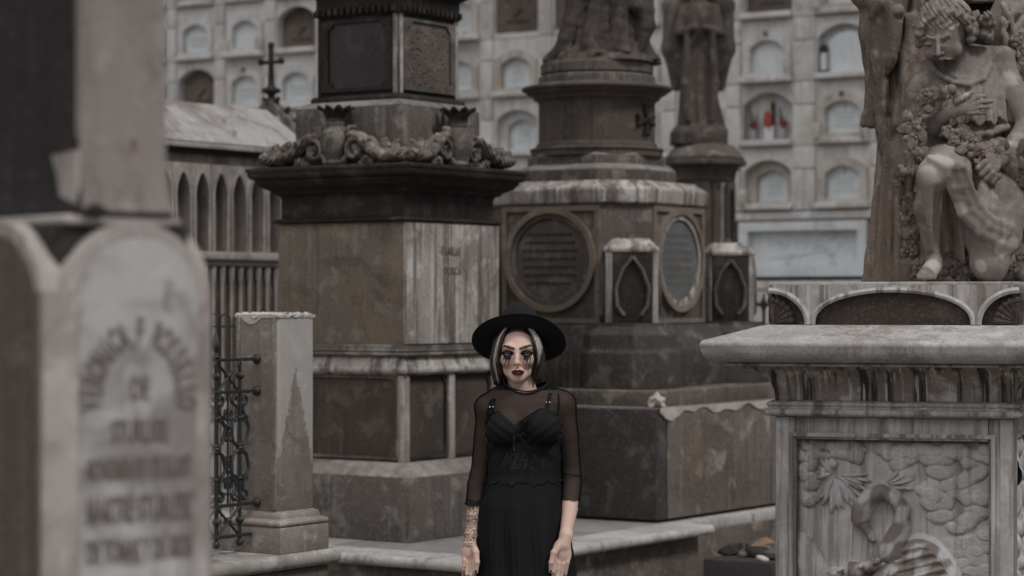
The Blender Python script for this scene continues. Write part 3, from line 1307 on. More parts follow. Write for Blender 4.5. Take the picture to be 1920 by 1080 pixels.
def spiral(c, r0, r1, turns, a0, n=30, sgn=1):
    out = []
    for i in range(n + 1):
        t = i / n
        r = r0 + (r1 - r0) * t ** .8
        a = a0 + sgn * t * turns * 2 * math.pi
        out.append((c[0] + r * math.cos(a), c[1] + r * math.sin(a)))
    return out


M_PANELDK = stone("dark_panel_stone", (0.0714, 0.0554, 0.0462), (0.0294, 0.0244, 0.0218), (0.22, 0.18, 0.15), streak=0.4, k_light=.35, seed=42)


def monument():
    C = Vector((px(728, 14.0), 14.0, 0))
    root = thing('tall_monument', 'tall square brown stone tomb monument with carved scrolls on its dark cornice', 'monument', C, -TH)
    dc = 14 - .45 * (math.cos(TH) + math.sin(TH))
    Z = lambda y: pz(y, dc)
    h = .45
    # plinth with weathered slope, sky light painted into its paler colour
    tower('plinth', (h, h, 0), prof(('', .125, TZ), ('', .125, Z(893) - .001)), M_MID, root)
    tower('weathered_skylit_slope', (h, h, 0), prof(('', .1255, Z(893)), ('', .115, Z(888)), ('', .03, Z(869)), ('', 0, Z(868))), M_SLOPE, root)
    # panelled stage
    z0, z1 = Z(868), Z(704)
    tower('panelled_stage', (h - .02, h - .02, 0), [(0, z0 + .001), (0, z1)], M_PANELDK, root)
    for side in range(4):
        M = face_matrix(side, h - .02)
        for xx, w in ((-.435, .04), (.435, .04)) + (((.0, .055),) if side % 2 else ()):
            bm = bmesh.new()
            bx(bm, (xx - (math.copysign(.008, xx) if abs(xx) > .1 else 0), -.012, (z0 + z1) / 2), (w, .03, z1 - z0 - .002), .005)
            bmesh.ops.transform(bm, matrix=M, verts=bm.verts)
            obj('pilaster', bm, M_BROWNLT, root)
        spans = ((-.4, .4),) if side % 2 == 0 else ((-.4, -.035), (.035, .4))
        for a, b in spans:
            bm = bmesh.new()
            hw = (b - a) / 2
            zA, zB, rr_ = z0 + .028, z1 - .02, .045
            hole = []
            for (cxs, czs, a0) in ((1, 1, 0), (-1, 1, 90), (-1, -1, 180), (1, -1, 270)):
                r_ = rr_ if czs > 0 else .008
                for q in range(7):
                    aa = math.radians(a0 + 15 * q)
                    hole.append((cxs * (hw - .016 - r_) + r_ * math.cos(aa), (zB - r_ if czs > 0 else zA + r_) + r_ * math.sin(aa)))
            zc_, hz_ = (zA + zB) / 2, (zB - zA) / 2
            rect = []
            for (x, z) in hole:
                f_ = max(abs(x) / (hw - .016), abs(z - zc_) / hz_)
                rect.append((x / f_ * (hw + .003) / (hw - .016), zc_ + (z - zc_) / f_ * (hz_ + .016) / hz_))
            MM = M @ Matrix.Translation(((a + b) / 2, 0, 0))
            ring_bm(bm, rect, hole, -.012, .005, True, MM)
            obj('panel_border', bm, M_SOOT if side % 2 else M_VAULT, root)
    tower('belt_course', (h, h, 0), prof(('', .0, Z(704)), ('', .005, Z(702)), ('', .028, Z(699)), ('', .03, Z(693)), ('', .006, Z(674)), ('cave', .0, Z(671)), ('', 0, Z(669))), M_BROWNLT, root)
    tower('belt_moulding', (h, h, 0), prof(('', .0, Z(669)), ('', .022, Z(668.5)), ('torus', .022, Z(662)), ('', .01, Z(661)), ('torus', .01, Z(656)), ('cave', 0, Z(646))), M_MID, root)
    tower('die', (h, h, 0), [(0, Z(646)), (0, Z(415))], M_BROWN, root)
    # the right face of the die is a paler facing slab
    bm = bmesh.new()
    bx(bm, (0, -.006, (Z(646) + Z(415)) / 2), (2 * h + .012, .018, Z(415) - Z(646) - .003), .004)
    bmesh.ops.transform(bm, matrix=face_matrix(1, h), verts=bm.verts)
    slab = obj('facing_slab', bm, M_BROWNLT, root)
    bm = bmesh.new()
    for txt, yy, sz, off in (('FAMILIA', 479, .068, -.03), ('DORCA', 515, .062, -.015)):
        me = text_mesh(txt, sz, .72, .0015, 1.08)
        M = face_matrix(1, h + .0165) @ Matrix.Translation((off, 0, pz(yy, 13.75))) @ TEXT_UP
        me.transform(M)
        bm.from_mesh(me)
    obj('inscription', bm, M_LETTER2, slab, 0)
    tower('necking', (h, h, 0), prof(('', .0, Z(415)), ('', .018, Z(414)), ('torus', .018, Z(408)), ('', 0, Z(405))), M_SOOT, root)
    tower('frieze', (h - .012, h - .012, 0), prof(('', .0, Z(405)), ('', 0, Z(368)), ('cave', .03, Z(358))), M_SOOT, root)
    tower('cornice', (h, h, 0), prof(('', .02, Z(358)), ('cyma', .085, Z(338)), ('', .095, Z(337)), ('', .095, Z(333)), ('cave', .105, Z(330)), ('', .112, Z(329)), ('vex', .128, Z(316)), ('', .135, Z(315)), ('', .135, Z(309)), ('', .10, Z(306))), M_SOOT, root)
    # upper plinth, weathered slope with painted sky light, upper die
    hu = .335
    tower('upper_plinth', (hu, hu, 0), [(.045, Z(306)), (.045, Z(193))], M_MID, root)
    tower('weathered_skylit_slope', (hu, hu, 0), [(.0455, Z(193) + .001), (.04, Z(190)), (0, Z(180))], M_SLOPE, root)
    tower('upper_base_moulding', (.30, .30, 0), prof(('', .02, Z(180)), ('', .02, Z(176)), ('cave', .0, Z(168))), M_SOOT, root)
    tower('upper_die', (.285, .285, .012), [(0, Z(168)), (0, Z(14))], M_SOOT, root)
    for side in range(4):
        M = face_matrix(side, .285)
        za, zb_ = Z(160), Z(22)
        hole = notch_panel(.205, za + .02, zb_ - .015, .035)
        n = len(hole)
        # matching outer loop: project each point out to the rectangle
        rect = []
        for (x, z) in hole:
            zc = (za + zb_) / 2
            fx = abs(x) / .205
            fz = abs(z - zc) / ((zb_ - za) / 2 - .0175)
            f = max(fx, fz)
            rect.append((x / f / .205 * .252, zc + (z - zc) / f / ((zb_ - za) / 2 - .0175) * ((zb_ - za) / 2)))
        bm = bmesh.new()
        ring_bm(bm, rect, hole, -.016, .003, True, M)
        obj('panel_border', bm, M_SOOT if side % 2 == 0 else M_MID, root)
        bm = bmesh.new()
        plate_bm(bm, [(x * .985, (z - (za + zb_) / 2) * .99 + (za + zb_) / 2) for x, z in hole], -.004, .003, M)
        obj('inset_panel', bm, M_ROUGH if side % 2 else M_DKSLAB, root)
        for sx in (-1, 1):
            bm = bmesh.new()
            bx(bm, (sx * .268, -.006, (Z(168) + Z(14)) / 2), (.024, .016, Z(14) - Z(168) - .004), .004)
            bmesh.ops.transform(bm, matrix=M, verts=bm.verts)
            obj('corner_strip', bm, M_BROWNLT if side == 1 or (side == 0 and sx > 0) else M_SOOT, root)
    # dentil course and what carries on above the frame
    tower('upper_architrave', (.285, .285, 0), [(.012, Z(14)), (.012, Z(-22)), (.05, Z(-30)), (.09, Z(-46)), (.09, Z(-60)), (.0, Z(-70))], M_SOOT, root)
    dent = None
    for side in range(4):
        M = face_matrix(side, .285 + .012)
        for i in range(13):
            x = -.27 + .045 * i
            bm = bmesh.new()
            bx(bm, (0, 0, 0), (.026, .03, .036), .003)
            if dent is None:
                dent = obj('dentil', bm, M_SOOT, root)
                o = dent
            else:
                bm.free()
                o = bpy.data.objects.new('dentil', dent.data)
                COL.objects.link(o)
                o.parent = root
            o.matrix_local = M @ Matrix.Translation((x, -.014, Z(5)))
    tower('obelisk', (.22, .22, 0), [(0, Z(-70)), (-.09, Z(-70) + 1.7), (-.219, Z(-70) + 1.86)], M_MID, root)

    # carved crest: a vase in the middle of each side, scrolls and leaves to the corners
    zc = Z(306)
    F = Field((-.01, -.09, -.01), (.53, .09, .26), .0055)
    S = spiral((.145, .082), .075, .016, 1.35, math.radians(25), 34, 1)
    pts = [(x, 0.0, z) for x, z in S]
    rs = [.0165 - .008 * i / 34 for i in range(35)]
    F.chain(pts, rs, .004, flat=(1, 2.0, 1))
    # outer leaf that rolls off the scroll and runs down to the corner
    run = [(.10, 0, .165), (.135, 0, .17), (.18, 0, .158), (.23, 0, .125), (.27, 0, .085), (.31, 0, .06), (.37, 0, .045), (.43, 0, .045), (.48, 0, .05), (.50, 0, .07)]
    F.chain(run, [.014, .017, .020, .024, .026, .028, .032, .034, .032, .02], .010, flat=(1, 2.0, 1))
    # upper bud above the scroll
    F.ell((.105, 0, .20), (.022, .025, .024), .012)
    F.ell((.128, 0, .207), (.018, .02, .017), .008)
    F.cap((.105, 0, .16), (.105, 0, .2), .018, .016, .01)
    rr = random.Random(3)
    for i in range(16):
        x = .24 + i * .0175
        z = .10 - .002 * i + .03 * math.sin(i * 1.3)
        F.ell((x, rr.uniform(-.03, .02), max(.03, z)), (.02, .024, .026), .006, rot=Matrix.Rotation(rr.uniform(-.8, .8), 4, 'Y').to_quaternion())
    for i in range(7):
        a = -1.0 + i * .42
        F.cap((.145, -.01, .075), (.145 + .030 * math.cos(a), -.030, .075 + .034 * math.sin(a)), .009, .006, .002)
    F.chain([(.03, 0, .0), (.06, 0, .02), (.08, 0, .05)], [.02, .018, .012], .01, flat=(1, 1.5, 1))
    F.chain([(.2, -.01, .0), (.235, -.03, .025), (.27, -.02, .012)], [.02, .018, .012], .01)
    F.disp(lambda X, Y, Z_: -.0055 * ridge(X * 75 + Z_ * 60 + 2 * np.abs(Y) * 60) * (X > .17) + .0015 * vnoise(X, Y, Z_, 150, 3))
    P, Q = F.mesh()
    # vein holes are read from the lumps; one mesh shared by all eight half sides
    scroll = np_mesh('acanthus_scroll', P, Q, M_SOOT, root)
    smesh = scroll.data
    scroll.data.materials.clear()
    M_CREST = stone("crest_stone", (0.17, 0.145, 0.127), (0.05, 0.042, 0.037), (0.46, 0.42, 0.38), streak=0.25, k_light=.7, k_dark=.8, scale=3.0, seed=41)
    scroll.data.materials.append(M_CREST)
    first = True
    for side in range(4):
        for sx in (-1, 1):
            if first:
                o = scroll
                first = False
            else:
                o = bpy.data.objects.new('acanthus_scroll', smesh)
                COL.objects.link(o)
                o.parent = root
            o.matrix_local = face_matrix(side, h + .045, zc) @ Matrix.Diagonal((sx, 1, 1, 1))
    # corner leaf cluster
    pot = None
    for side in range(4):
        M = face_matrix(side, h + .045, zc)
        if pot is None:
            bm = bmesh.new()
            lathe_bm(bm, [(.05, 0), (.058, .012), (.05, .03), (.056, .05), (.072, .09), (.084, .135), (.085, .165), (.078, .19), (.062, .212), (.052, .222),
                          (.056, .226), (.056, .236), (.05, .239), (.052, .252), (.06, .262), (.045, .262)], 32)
            pot = obj('vase', bm, M_MID, root)
            pot.matrix_local = M
            pv = pot
        else:
            pv = bpy.data.objects.new('vase', pot.data)
            COL.objects.link(pv)
            pv.parent = root
            pv.matrix_local = M
        # flared crown of petals
        bm = bmesh.new()
        for q in range(9):
            a = q * 2 * math.pi / 9
            Mr = Matrix.Rotation(a, 4, 'Z')
            sec = [(.045, .250, .018), (.055, .272, .022), (.068, .293, .026), (.086, .310, .022), (.106, .318, .008)]
            prev = None
            for (r, z, w) in sec:
                cur = [bm.verts.new(Mr @ Vector((r, -w, z + .006))), bm.verts.new(Mr @ Vector((r, 0, z - .002))), bm.verts.new(Mr @ Vector((r, w, z + .006))),
                       bm.verts.new(Mr @ Vector((r, w * .8, z + .016))), bm.verts.new(Mr @ Vector((r, -w * .8, z + .016)))]
                if prev:
                    for i in range(5):
                        bm.faces.new((prev[i], prev[(i + 1) % 5], cur[(i + 1) % 5], cur[i]))
                else:
                    bm.faces.new(cur[::-1])
                prev = cur
            bm.faces.new(prev)
        obj('petal_crown', bm, M_SOOT, pv)
    return root


monument()
# ------------------------------------------------------------ vault block with the round monument
RMD = 16.0
RMT = math.radians(31)
RMC = Vector((px(1119, RMD), RMD, 0))


def vault():
    dcor = 14.4
    cor = Vector((px(1232, dcor), dcor, 0))
    a, b = 1.383 * 2, 2.9
    C = cor - U * a / 2 + V * b / 2
    root = thing('burial_vault', 'large low burial vault of big marbled stone slabs behind the woman', 'vault', (C.x, C.y, 0), -TH)
    zt = 1.075
    box('core', (0, 0, .6), (a - .1, b - .1, .9), M_JOINT, root, 0)
    # -y face: dark slabs
    n = 2
    for i in range(n):
        w = a / n
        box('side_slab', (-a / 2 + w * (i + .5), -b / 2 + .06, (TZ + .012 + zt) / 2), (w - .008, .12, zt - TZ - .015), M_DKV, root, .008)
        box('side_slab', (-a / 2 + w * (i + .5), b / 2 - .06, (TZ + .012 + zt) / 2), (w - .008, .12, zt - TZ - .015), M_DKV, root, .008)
    for sx, nm in ((1, 0), (-1, 1)):
        for i in range(2):
            w = (b - .25) / 2
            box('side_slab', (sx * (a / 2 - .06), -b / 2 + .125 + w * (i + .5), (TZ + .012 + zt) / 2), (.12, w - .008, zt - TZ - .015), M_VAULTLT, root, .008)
    # top bed with a broken pale lip of mortar
    box('top_bed', (0, 0, zt - .01), (a - .02, b - .02, .03), M_VAULTLT, root, .006)
    bm = bmesh.new()
    rr = random.Random(9)
    n = 240
    top, bot, tb, bb = [], [], [], []
    y0_, y1_ = -b / 2 + .02, b / 2 - .05
    for i in range(n + 1):
        y = y0_ + (y1_ - y0_) * i / n
        dz = .020 + .012 * math.sin(y * 9 + 1) + .012 * math.sin(y * 23) + .010 * rr.random() + .030 * max(0, math.sin(y * 5.3 + 2) - .72) * 3
        for lst, x, z in ((top, .012, .006), (bot, .008, -dz), (tb, -.01, .006), (bb, -.01, -dz)):
            lst.append(bm.verts.new((a / 2 + x, y, zt + z)))
    for i in range(n):
        for A_, B_ in ((top, bot), (bot, bb), (bb, tb), (tb, top)):
            bm.faces.new((A_[i], A_[i + 1], B_[i + 1], B_[i]))
    o = obj('mortar_lip', bm, M_PLASTER, root)
    o['kind'] = 'stuff'
    return root


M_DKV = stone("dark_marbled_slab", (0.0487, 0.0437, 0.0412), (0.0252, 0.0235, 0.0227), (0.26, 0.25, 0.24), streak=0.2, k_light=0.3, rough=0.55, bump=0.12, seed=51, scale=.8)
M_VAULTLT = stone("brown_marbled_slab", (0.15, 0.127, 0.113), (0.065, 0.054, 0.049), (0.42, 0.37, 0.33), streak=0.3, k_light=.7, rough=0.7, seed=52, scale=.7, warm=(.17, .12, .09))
vault()


def round_monument():
    C = RMC
    df = RMD - .62
    Z = lambda y, d=15.45: pz(y, d)
    root = thing('round_topped_monument', 'brown octagonal tomb monument with large stone discs and a round drum on top', 'monument', C, -RMT)
    h, ch = .60, .235
    zb = 1.075
    # ledge course and tiers
    tower('ledge_course', (1.0, 1.0, 0), [(0, zb + .006), (0, pz(733, 14.85)), (-.01, pz(730, 14.85))], M_VAULT, root, c=(.0, .0))
    zl = pz(730, 14.85)
    tower('lower_base', (.66, .70, .2), prof(('', .13, zl + .002), ('', .13, Z(665, 15.1)), ('cave', .10, Z(650, 15.1)), ('', .10, Z(648, 15.1)), ('', .02, Z(622, 15.2)), ('', 0, Z(609, 15.2))), M_DKBASE, root, c=(.0, .0))
    # square plinths under the corner posts
    for (sx, sy) in ((1, -1), (1, 1), (-1, -1), (-1, 1)):
        px_, py_ = POSTX * sx, POSTY * sy
        tower('post_plinth', (.20, .20, .07), prof(('', .07, zl + .004), ('', .07, Z(662, 14.9)), ('', .05, Z(655, 14.9)), ('', .05, Z(628, 14.9)), ('', .0, Z(612, 14.9)), ('', 0, Z(606, 15.0))), M_DKBASE, root, c=(px_, py_))
    tower('body', (h, h, ch), [(0, Z(609)), (0, Z(384))], M_MID, root)
    za, zt = Z(606), Z(386)
    for side in range(4):
        M = face_matrix(side, h)
        hw = h - ch - .004
        # frame strips
        bm = bmesh.new()
        rect = [(-hw, za), (hw, za), (hw, zt), (-hw, zt)]
        inn = [(-hw + .035, za + .03), (hw - .035, za + .03), (hw - .035, zt - .035), (-hw + .035, zt - .035)]
        ring_bm(bm, rect, inn, -.018, .004, True, M)
        obj('panel_frame', bm, M_OCHRE, root)
        zc = Z(487)
        n = 48
        def circ(r):
            return [(r * math.cos(2 * math.pi * i / n), zc + r * math.sin(2 * math.pi * i / n)) for i in range(n)]
        bm = bmesh.new()
        ring_bm(bm, circ(.335), circ(.298), -.035, .004, True, M)
        o = obj('disc_ring', bm, M_OCHRE, root)
        bm = bmesh.new()
        ring_bm(bm, circ(.297), circ(.264), -.020, .004, True, M)
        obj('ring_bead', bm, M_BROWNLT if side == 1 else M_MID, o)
        bm = bmesh.new()
        plate_bm(bm, circ(.263), -.006, .003, M)
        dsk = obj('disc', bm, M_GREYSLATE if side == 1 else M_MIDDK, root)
        bm = bmesh.new()
        rr = random.Random(side)
        for q in range(7):
            w = math.sqrt(max(.267 ** 2 - (.16 - q * .052) ** 2, .01)) * .75
            x = -w
            while x < w:
                lw = rr.uniform(.006, .022)
                bx(bm, (x, -.0066, zc + .16 - q * .052), (lw, .0022, .017))
                x += lw + .009
        bmesh.ops.transform(bm, matrix=M, verts=bm.verts)
        e = obj('inscription', bm, M_LETTER2 if side == 1 else M_SOOT, dsk, 0)
        e['kind'] = 'stuff'
    # cap slab and stepped tiers
    tower('cap_slab', (h, h, ch), [(.012, Z(384)), (.03, Z(380)), (.035, Z(357)), (.028, Z(353)), (-.05, Z(339)), (-.06, Z(338))], M_BROWNLT, root)
    tower('upper_step', (h - .14, h - .14, ch - .03), [(.0, Z(338)), (.0, Z(316))], M_MID, root)
    tower('weathered_skylit_slope', (h - .14, h - .14, ch - .03), [(.0005, Z(316) + .001), (-.008, Z(312)), (-.045, Z(305)), (-.05, Z(304))], M_SLOPE, root)
    tower('upper_step', (h - .19, h - .19, ch - .04), [(-.004, Z(304) + .001), (-.004, Z(288))], M_MID, root)
    tower('weathered_skylit_slope', (h - .19, h - .19, ch - .04), [(-.0035, Z(288) + .001), (-.012, Z(285)), (-.05, Z(278))], M_SLOPE, root)
    Zd = lambda y: pz(y, 15.6)
    tower('drum', ('round', .385), prof(('', .05, Zd(279) - .035), ('', .05, Zd(279)), ('torus', .05, Zd(273)), ('', .02, Zd(271)), ('cave', .0, Zd(262)), ('', 0, Zd(190)), ('cave', .03, Zd(180)),
          ('', .035, Zd(177)), ('cyma', .085, Zd(165)), ('', .10, Zd(163)), ('torus', .10, Zd(155)), ('', .03, Zd(151)), ('', .01, Zd(149))), M_DRUM, root, bev=0, n=72)
    tower('drum_cap', ('round', .385), prof(('', .0, Zd(149)), ('', .0, Zd(138)), ('cave', -.03, Zd(132)), ('', -.03, Zd(130)), ('', -.012, Zd(129)), ('', -.012, Zd(112)), ('vex', -.025, Zd(106)), ('', -.05, Zd(105))), M_MID, root, bev=0, n=72)
    # cross with flared arms on the drum
    Mx = Matrix.Rotation(RMT, 4, 'Z') @ Matrix.Rotation(math.radians(53), 4, 'Z')
    bm = bmesh.new()
    for q in range(4):
        a = q * math.pi / 2
        loop = [(-.012, .015), (-.035, .10), (0, .085), (.035, .10), (.012, .015)]
        loop = [(x * math.cos(a) - z * math.sin(a), x * math.sin(a) + z * math.cos(a)) for x, z in loop]
        plate_bm(bm, [(x, z + Zd(222)) for x, z in loop], -.405, -.36, Mx)
    ball_bm(bm, tuple(Mx @ Vector((0, -.39, Zd(222)))), .022, seg=8)
    o = obj('carved_cross', bm, M_SOOT, root)
    return root


M_DKBASE = stone("dark_base_stone", (0.0630, 0.0546, 0.0496), (0.0269, 0.0235, 0.0218), (0.28, 0.26, 0.24), streak=0.45, k_light=.45, seed=53)
M_MIDDK = stone("brown_disc", (0.1008, 0.0823, 0.0714), (0.0588, 0.0487, 0.0420), (0.24, 0.21, 0.18), streak=0.15, seed=54, bump=.15)
M_DRUM = stone("drum_stone", (0.0840, 0.0689, 0.0588), (0.0378, 0.0319, 0.0277), (0.27, 0.23, 0.2), streak=0.5, k_light=.3, seed=55)
POSTX, POSTY = .62, .69
round_monument()


def gothic_posts():
    names = [(1, -1, 'stone corner post with pointed panels directly in front of the octagonal monument corner'),
             (1, 1, 'stone corner post with pointed panels at the right of the octagonal monument'),
             (-1, -1, 'stone corner post hidden behind the tall square monument'),
             (-1, 1, 'stone corner post at the back of the octagonal monument')]
    proto = None
    z0 = pz(606, 15.0)
    zt = pz(472, 14.85)
    for sx, sy, lab in names:
        p = RMC + Vector((math.cos(RMT), -math.sin(RMT), 0)) * POSTX * sx + Vector((math.sin(RMT), math.cos(RMT), 0)) * POSTY * sy
        if proto is None:
            root = thing('corner_post', lab, 'post', (p.x, p.y, z0), -TH + math.radians(34 + 2), 'gothic corner posts round the octagonal monument')
            proto = root
            H = zt - z0
            hw = .165
            tower('shaft', (hw, hw, .045), [(.0, .002), (0, H)], M_SOOT, root)
            for side in range(4):
                M = face_matrix(side, hw)
                w = hw - .047
                # jambs and gable ribs
                bm = bmesh.new()
                outer = [(-w - .004, .0), (-w - .004, H * .45), (-w - .004, H - .02), (0, H - .004), (w + .004, H - .02), (w + .004, H * .45), (w + .004, 0)]
                for s in (-1, 1):
                    bx(bm, (s * (w - .008), -.006, H / 2), (.022, .03, H - .004), .003)
                obj('jamb', bm, M_DRUM, root)
                bm = bmesh.new()
                for s in (-1, 1):
                    pts = [(0, -.012, H - .03), (s * w * .5, -.012, H * .76), (s * w * .86, -.012, H * .5), (s * w * .8, -.012, H * .25), (s * w * .45, -.012, .05)]
                    tube_bm(bm, [M @ Vector(q) for q in pts], .012, 5)
                for s in (-1, 1):
                    bmesh.ops.transform(bm, matrix=Matrix(), verts=[])
                obj('pointed_rib', bm, M_MID, root)
            for (sx2, sy2) in ((1, 1), (1, -1), (-1, 1), (-1, -1)):
                bm = bmesh.new()
                bx(bm, (0, 0, H / 2), (.05, .012, H - .004), .003)
                Mq = Matrix.Translation((sx2 * (hw - .022), sy2 * (hw - .022), 0)) @ Matrix.Rotation(math.atan2(sy2, sx2) + math.pi / 2, 4, 'Z')
                bmesh.ops.transform(bm, matrix=Mq, verts=bm.verts)
                obj('corner_strip', bm, M_BROWNLT, root)
            tower('cap', (hw, hw, .045), [(.006, H), (.008, H + .02), (.004, H + .026), (-.055, H + .085), (-.06, H + .087)], M_BROWNLT, root)
            bm = bmesh.new()
            lathe_bm(bm, [(.035, 0), (.035, .012), (.026, .02), (.024, .032), (.028, .036), (.01, .04)], 14, c=(0, 0, H + .086))
            obj('top_knob', bm, M_MID, root)
        else:
            c = copy_tree(proto, None)
            c.location = (p.x, p.y, z0)
            c['label'] = lab


gothic_posts()


def scrap():
    d = 14.50
    bm = bmesh.new()
    bmesh.ops.create_icosphere(bm, subdivisions=3, radius=.05)
    for v in bm.verts:
        n = math.sin(v.co.x * 90 + 1) * math.cos(v.co.z * 110) + .6 * math.sin(v.co.y * 150 + v.co.x * 60)
        v.co *= 1 + .22 * n
        v.co.z = v.co.z * .75 + max(0, .03 - abs(v.co.x)) * .9
    o = obj('plaster_fragment', bm, M_PLASTER, None, 40)
    o.location = (px(1231, d), d, 1.075 + .036)
    tag(o, 'small pale crumbled fragment lying on the corner of the burial vault', 'fragment')


scrap()


# ------------------------------------------------------------ draped statue figures
def drape_field(F, zs, cx, cy, rx, ry, folds, amp, twist=0.0, seed=0, k=0.0):
    """standing drapery: section radii rx, ry vary with height, wall modulated by folds"""
    rs = np.random.RandomState(seed)
    ph = rs.rand(4) * 6.28

    def fn(X, Y, Z):
        x0 = np.interp(Z, zs, cx)
        y0 = np.interp(Z, zs, cy)
        a = np.interp(Z, zs, rx)
        b = np.interp(Z, zs, ry)
        x, y = X - x0, Y - y0
        th = np.arctan2(y / b, x / a)
        zz = (Z - zs[0]) / (zs[-1] - zs[0])
        am = amp * (1 - .45 * zz)
        m = ridge(th * folds / 2 + twist * zz + ph[0] + .5 * np.sin(th * 2 + ph[1])) * am * .6
        m = m + ridge(th * folds * .8 + 1.7 * np.sin(th + ph[2]) - twist * .6 * zz + ph[3]) * am * .5
        r = np.sqrt((x / a) ** 2 + (y / b) ** 2)
        d = (r - 1 - m) * np.minimum(a, b)
        return np.maximum(d * .8, np.maximum(zs[0] - Z, Z - zs[-1]))
    R = max(max(rx), max(ry)) * 1.4
    F.put(fn, (min(cx) - R, min(cy) - R, zs[0]), (max(cx) + R, max(cy) + R, zs[-1]), k)


def robed_statue():
    # stands on the drum; feet at px y~103
    z0 = pz(105, 15.6)
    d = RMD
    root = thing('robed_statue', 'dark robed stone statue standing on the round drum, seen from the knees down', 'statue', (RMC.x + px(1133, d) - px(1119, d), d, z0))
    F = Field((-.42, -.36, -.01), (.42, .36, 1.75), .014)
    drape_field(F, [0, .04, .10, .3, .6, .9, 1.15, 1.3], [-.02, -.02, -.01, 0, .0, 0, 0, 0], [0] * 8, [.34, .31, .27, .235, .20, .17, .2, .16], [.27, .25, .22, .2, .18, .15, .14, .12], 10, .24, 1.2, 3)
    # long folds that run out to the left and a hanging fold at the right
    F.chain([(-.05, -.14, .75), (-.16, -.17, .4), (-.26, -.16, .12), (-.34, -.14, .015)], [.05, .06, .05, .03], .02)
    F.chain([(.0, -.16, .8), (-.04, -.2, .45), (-.12, -.22, .1), (-.14, -.22, .01)], [.04, .05, .045, .03], .015)
    F.chain([(.1, -.15, .8), (.12, -.2, .4), (.04, -.23, .08), (.02, -.24, .0)], [.05, .05, .04, .03], .012)
    F.chain([(.2, -.1, .9), (.25, -.12, .55), (.27, -.13, .22), (.22, -.14, .05)], [.05, .065, .06, .03], .015)
    F.chain([(.12, -.18, .6), (.2, -.17, .35), (.24, -.15, .3)], [.035, .05, .04], .01)
    F.ell((.13, -.24, .035), (.05, .1, .035), .01)
    F.ell((-.05, -.26, .03), (.045, .09, .03), .01)
    # torso, arms, head above the frame
    F.ell((0, 0, 1.22), (.19, .12, .22), .04)
    F.cap((0, 0, 1.36), (0, -.01, 1.48), .055, .05, .03)
    F.ell((0, -.02, 1.57), (.075, .09, .1), .01)
    for s in (-1, 1):
        F.chain([(s * .17, 0, 1.33), (s * .22, -.02, 1.1), (s * .06, -.17, 1.05)], [.06, .05, .035], .03)
    F.disp(lambda X, Y, Z: .006 * vnoise(X, Y, Z, 45, 5))
    P, Q = F.mesh()
    np_mesh('figure', P, Q, M_STATUEDK, root)
    bm = bmesh.new()
    rr = random.Random(2)
    n = 40
    top, bot = [], []
    for i in range(n):
        a = 2 * math.pi * i / n
        r = .36 * (1 + .05 * math.sin(a * 5 + 1) + .03 * rr.random())
        top.append(bm.verts.new((r * .93 * math.cos(a) * 1.0, r * .93 * math.sin(a) * .95, .03 + .012 * rr.random())))
        bot.append(bm.verts.new((r * math.cos(a), r * math.sin(a), -.012)))
    bm.faces.new(top)
    bm.faces.new(bot[::-1])
    for i in range(n):
        bm.faces.new((bot[i], bot[(i + 1) % n], top[(i + 1) % n], top[i]))
    obj('rough_base', bm, M_STATUEDK, root, 30)


robed_statue()


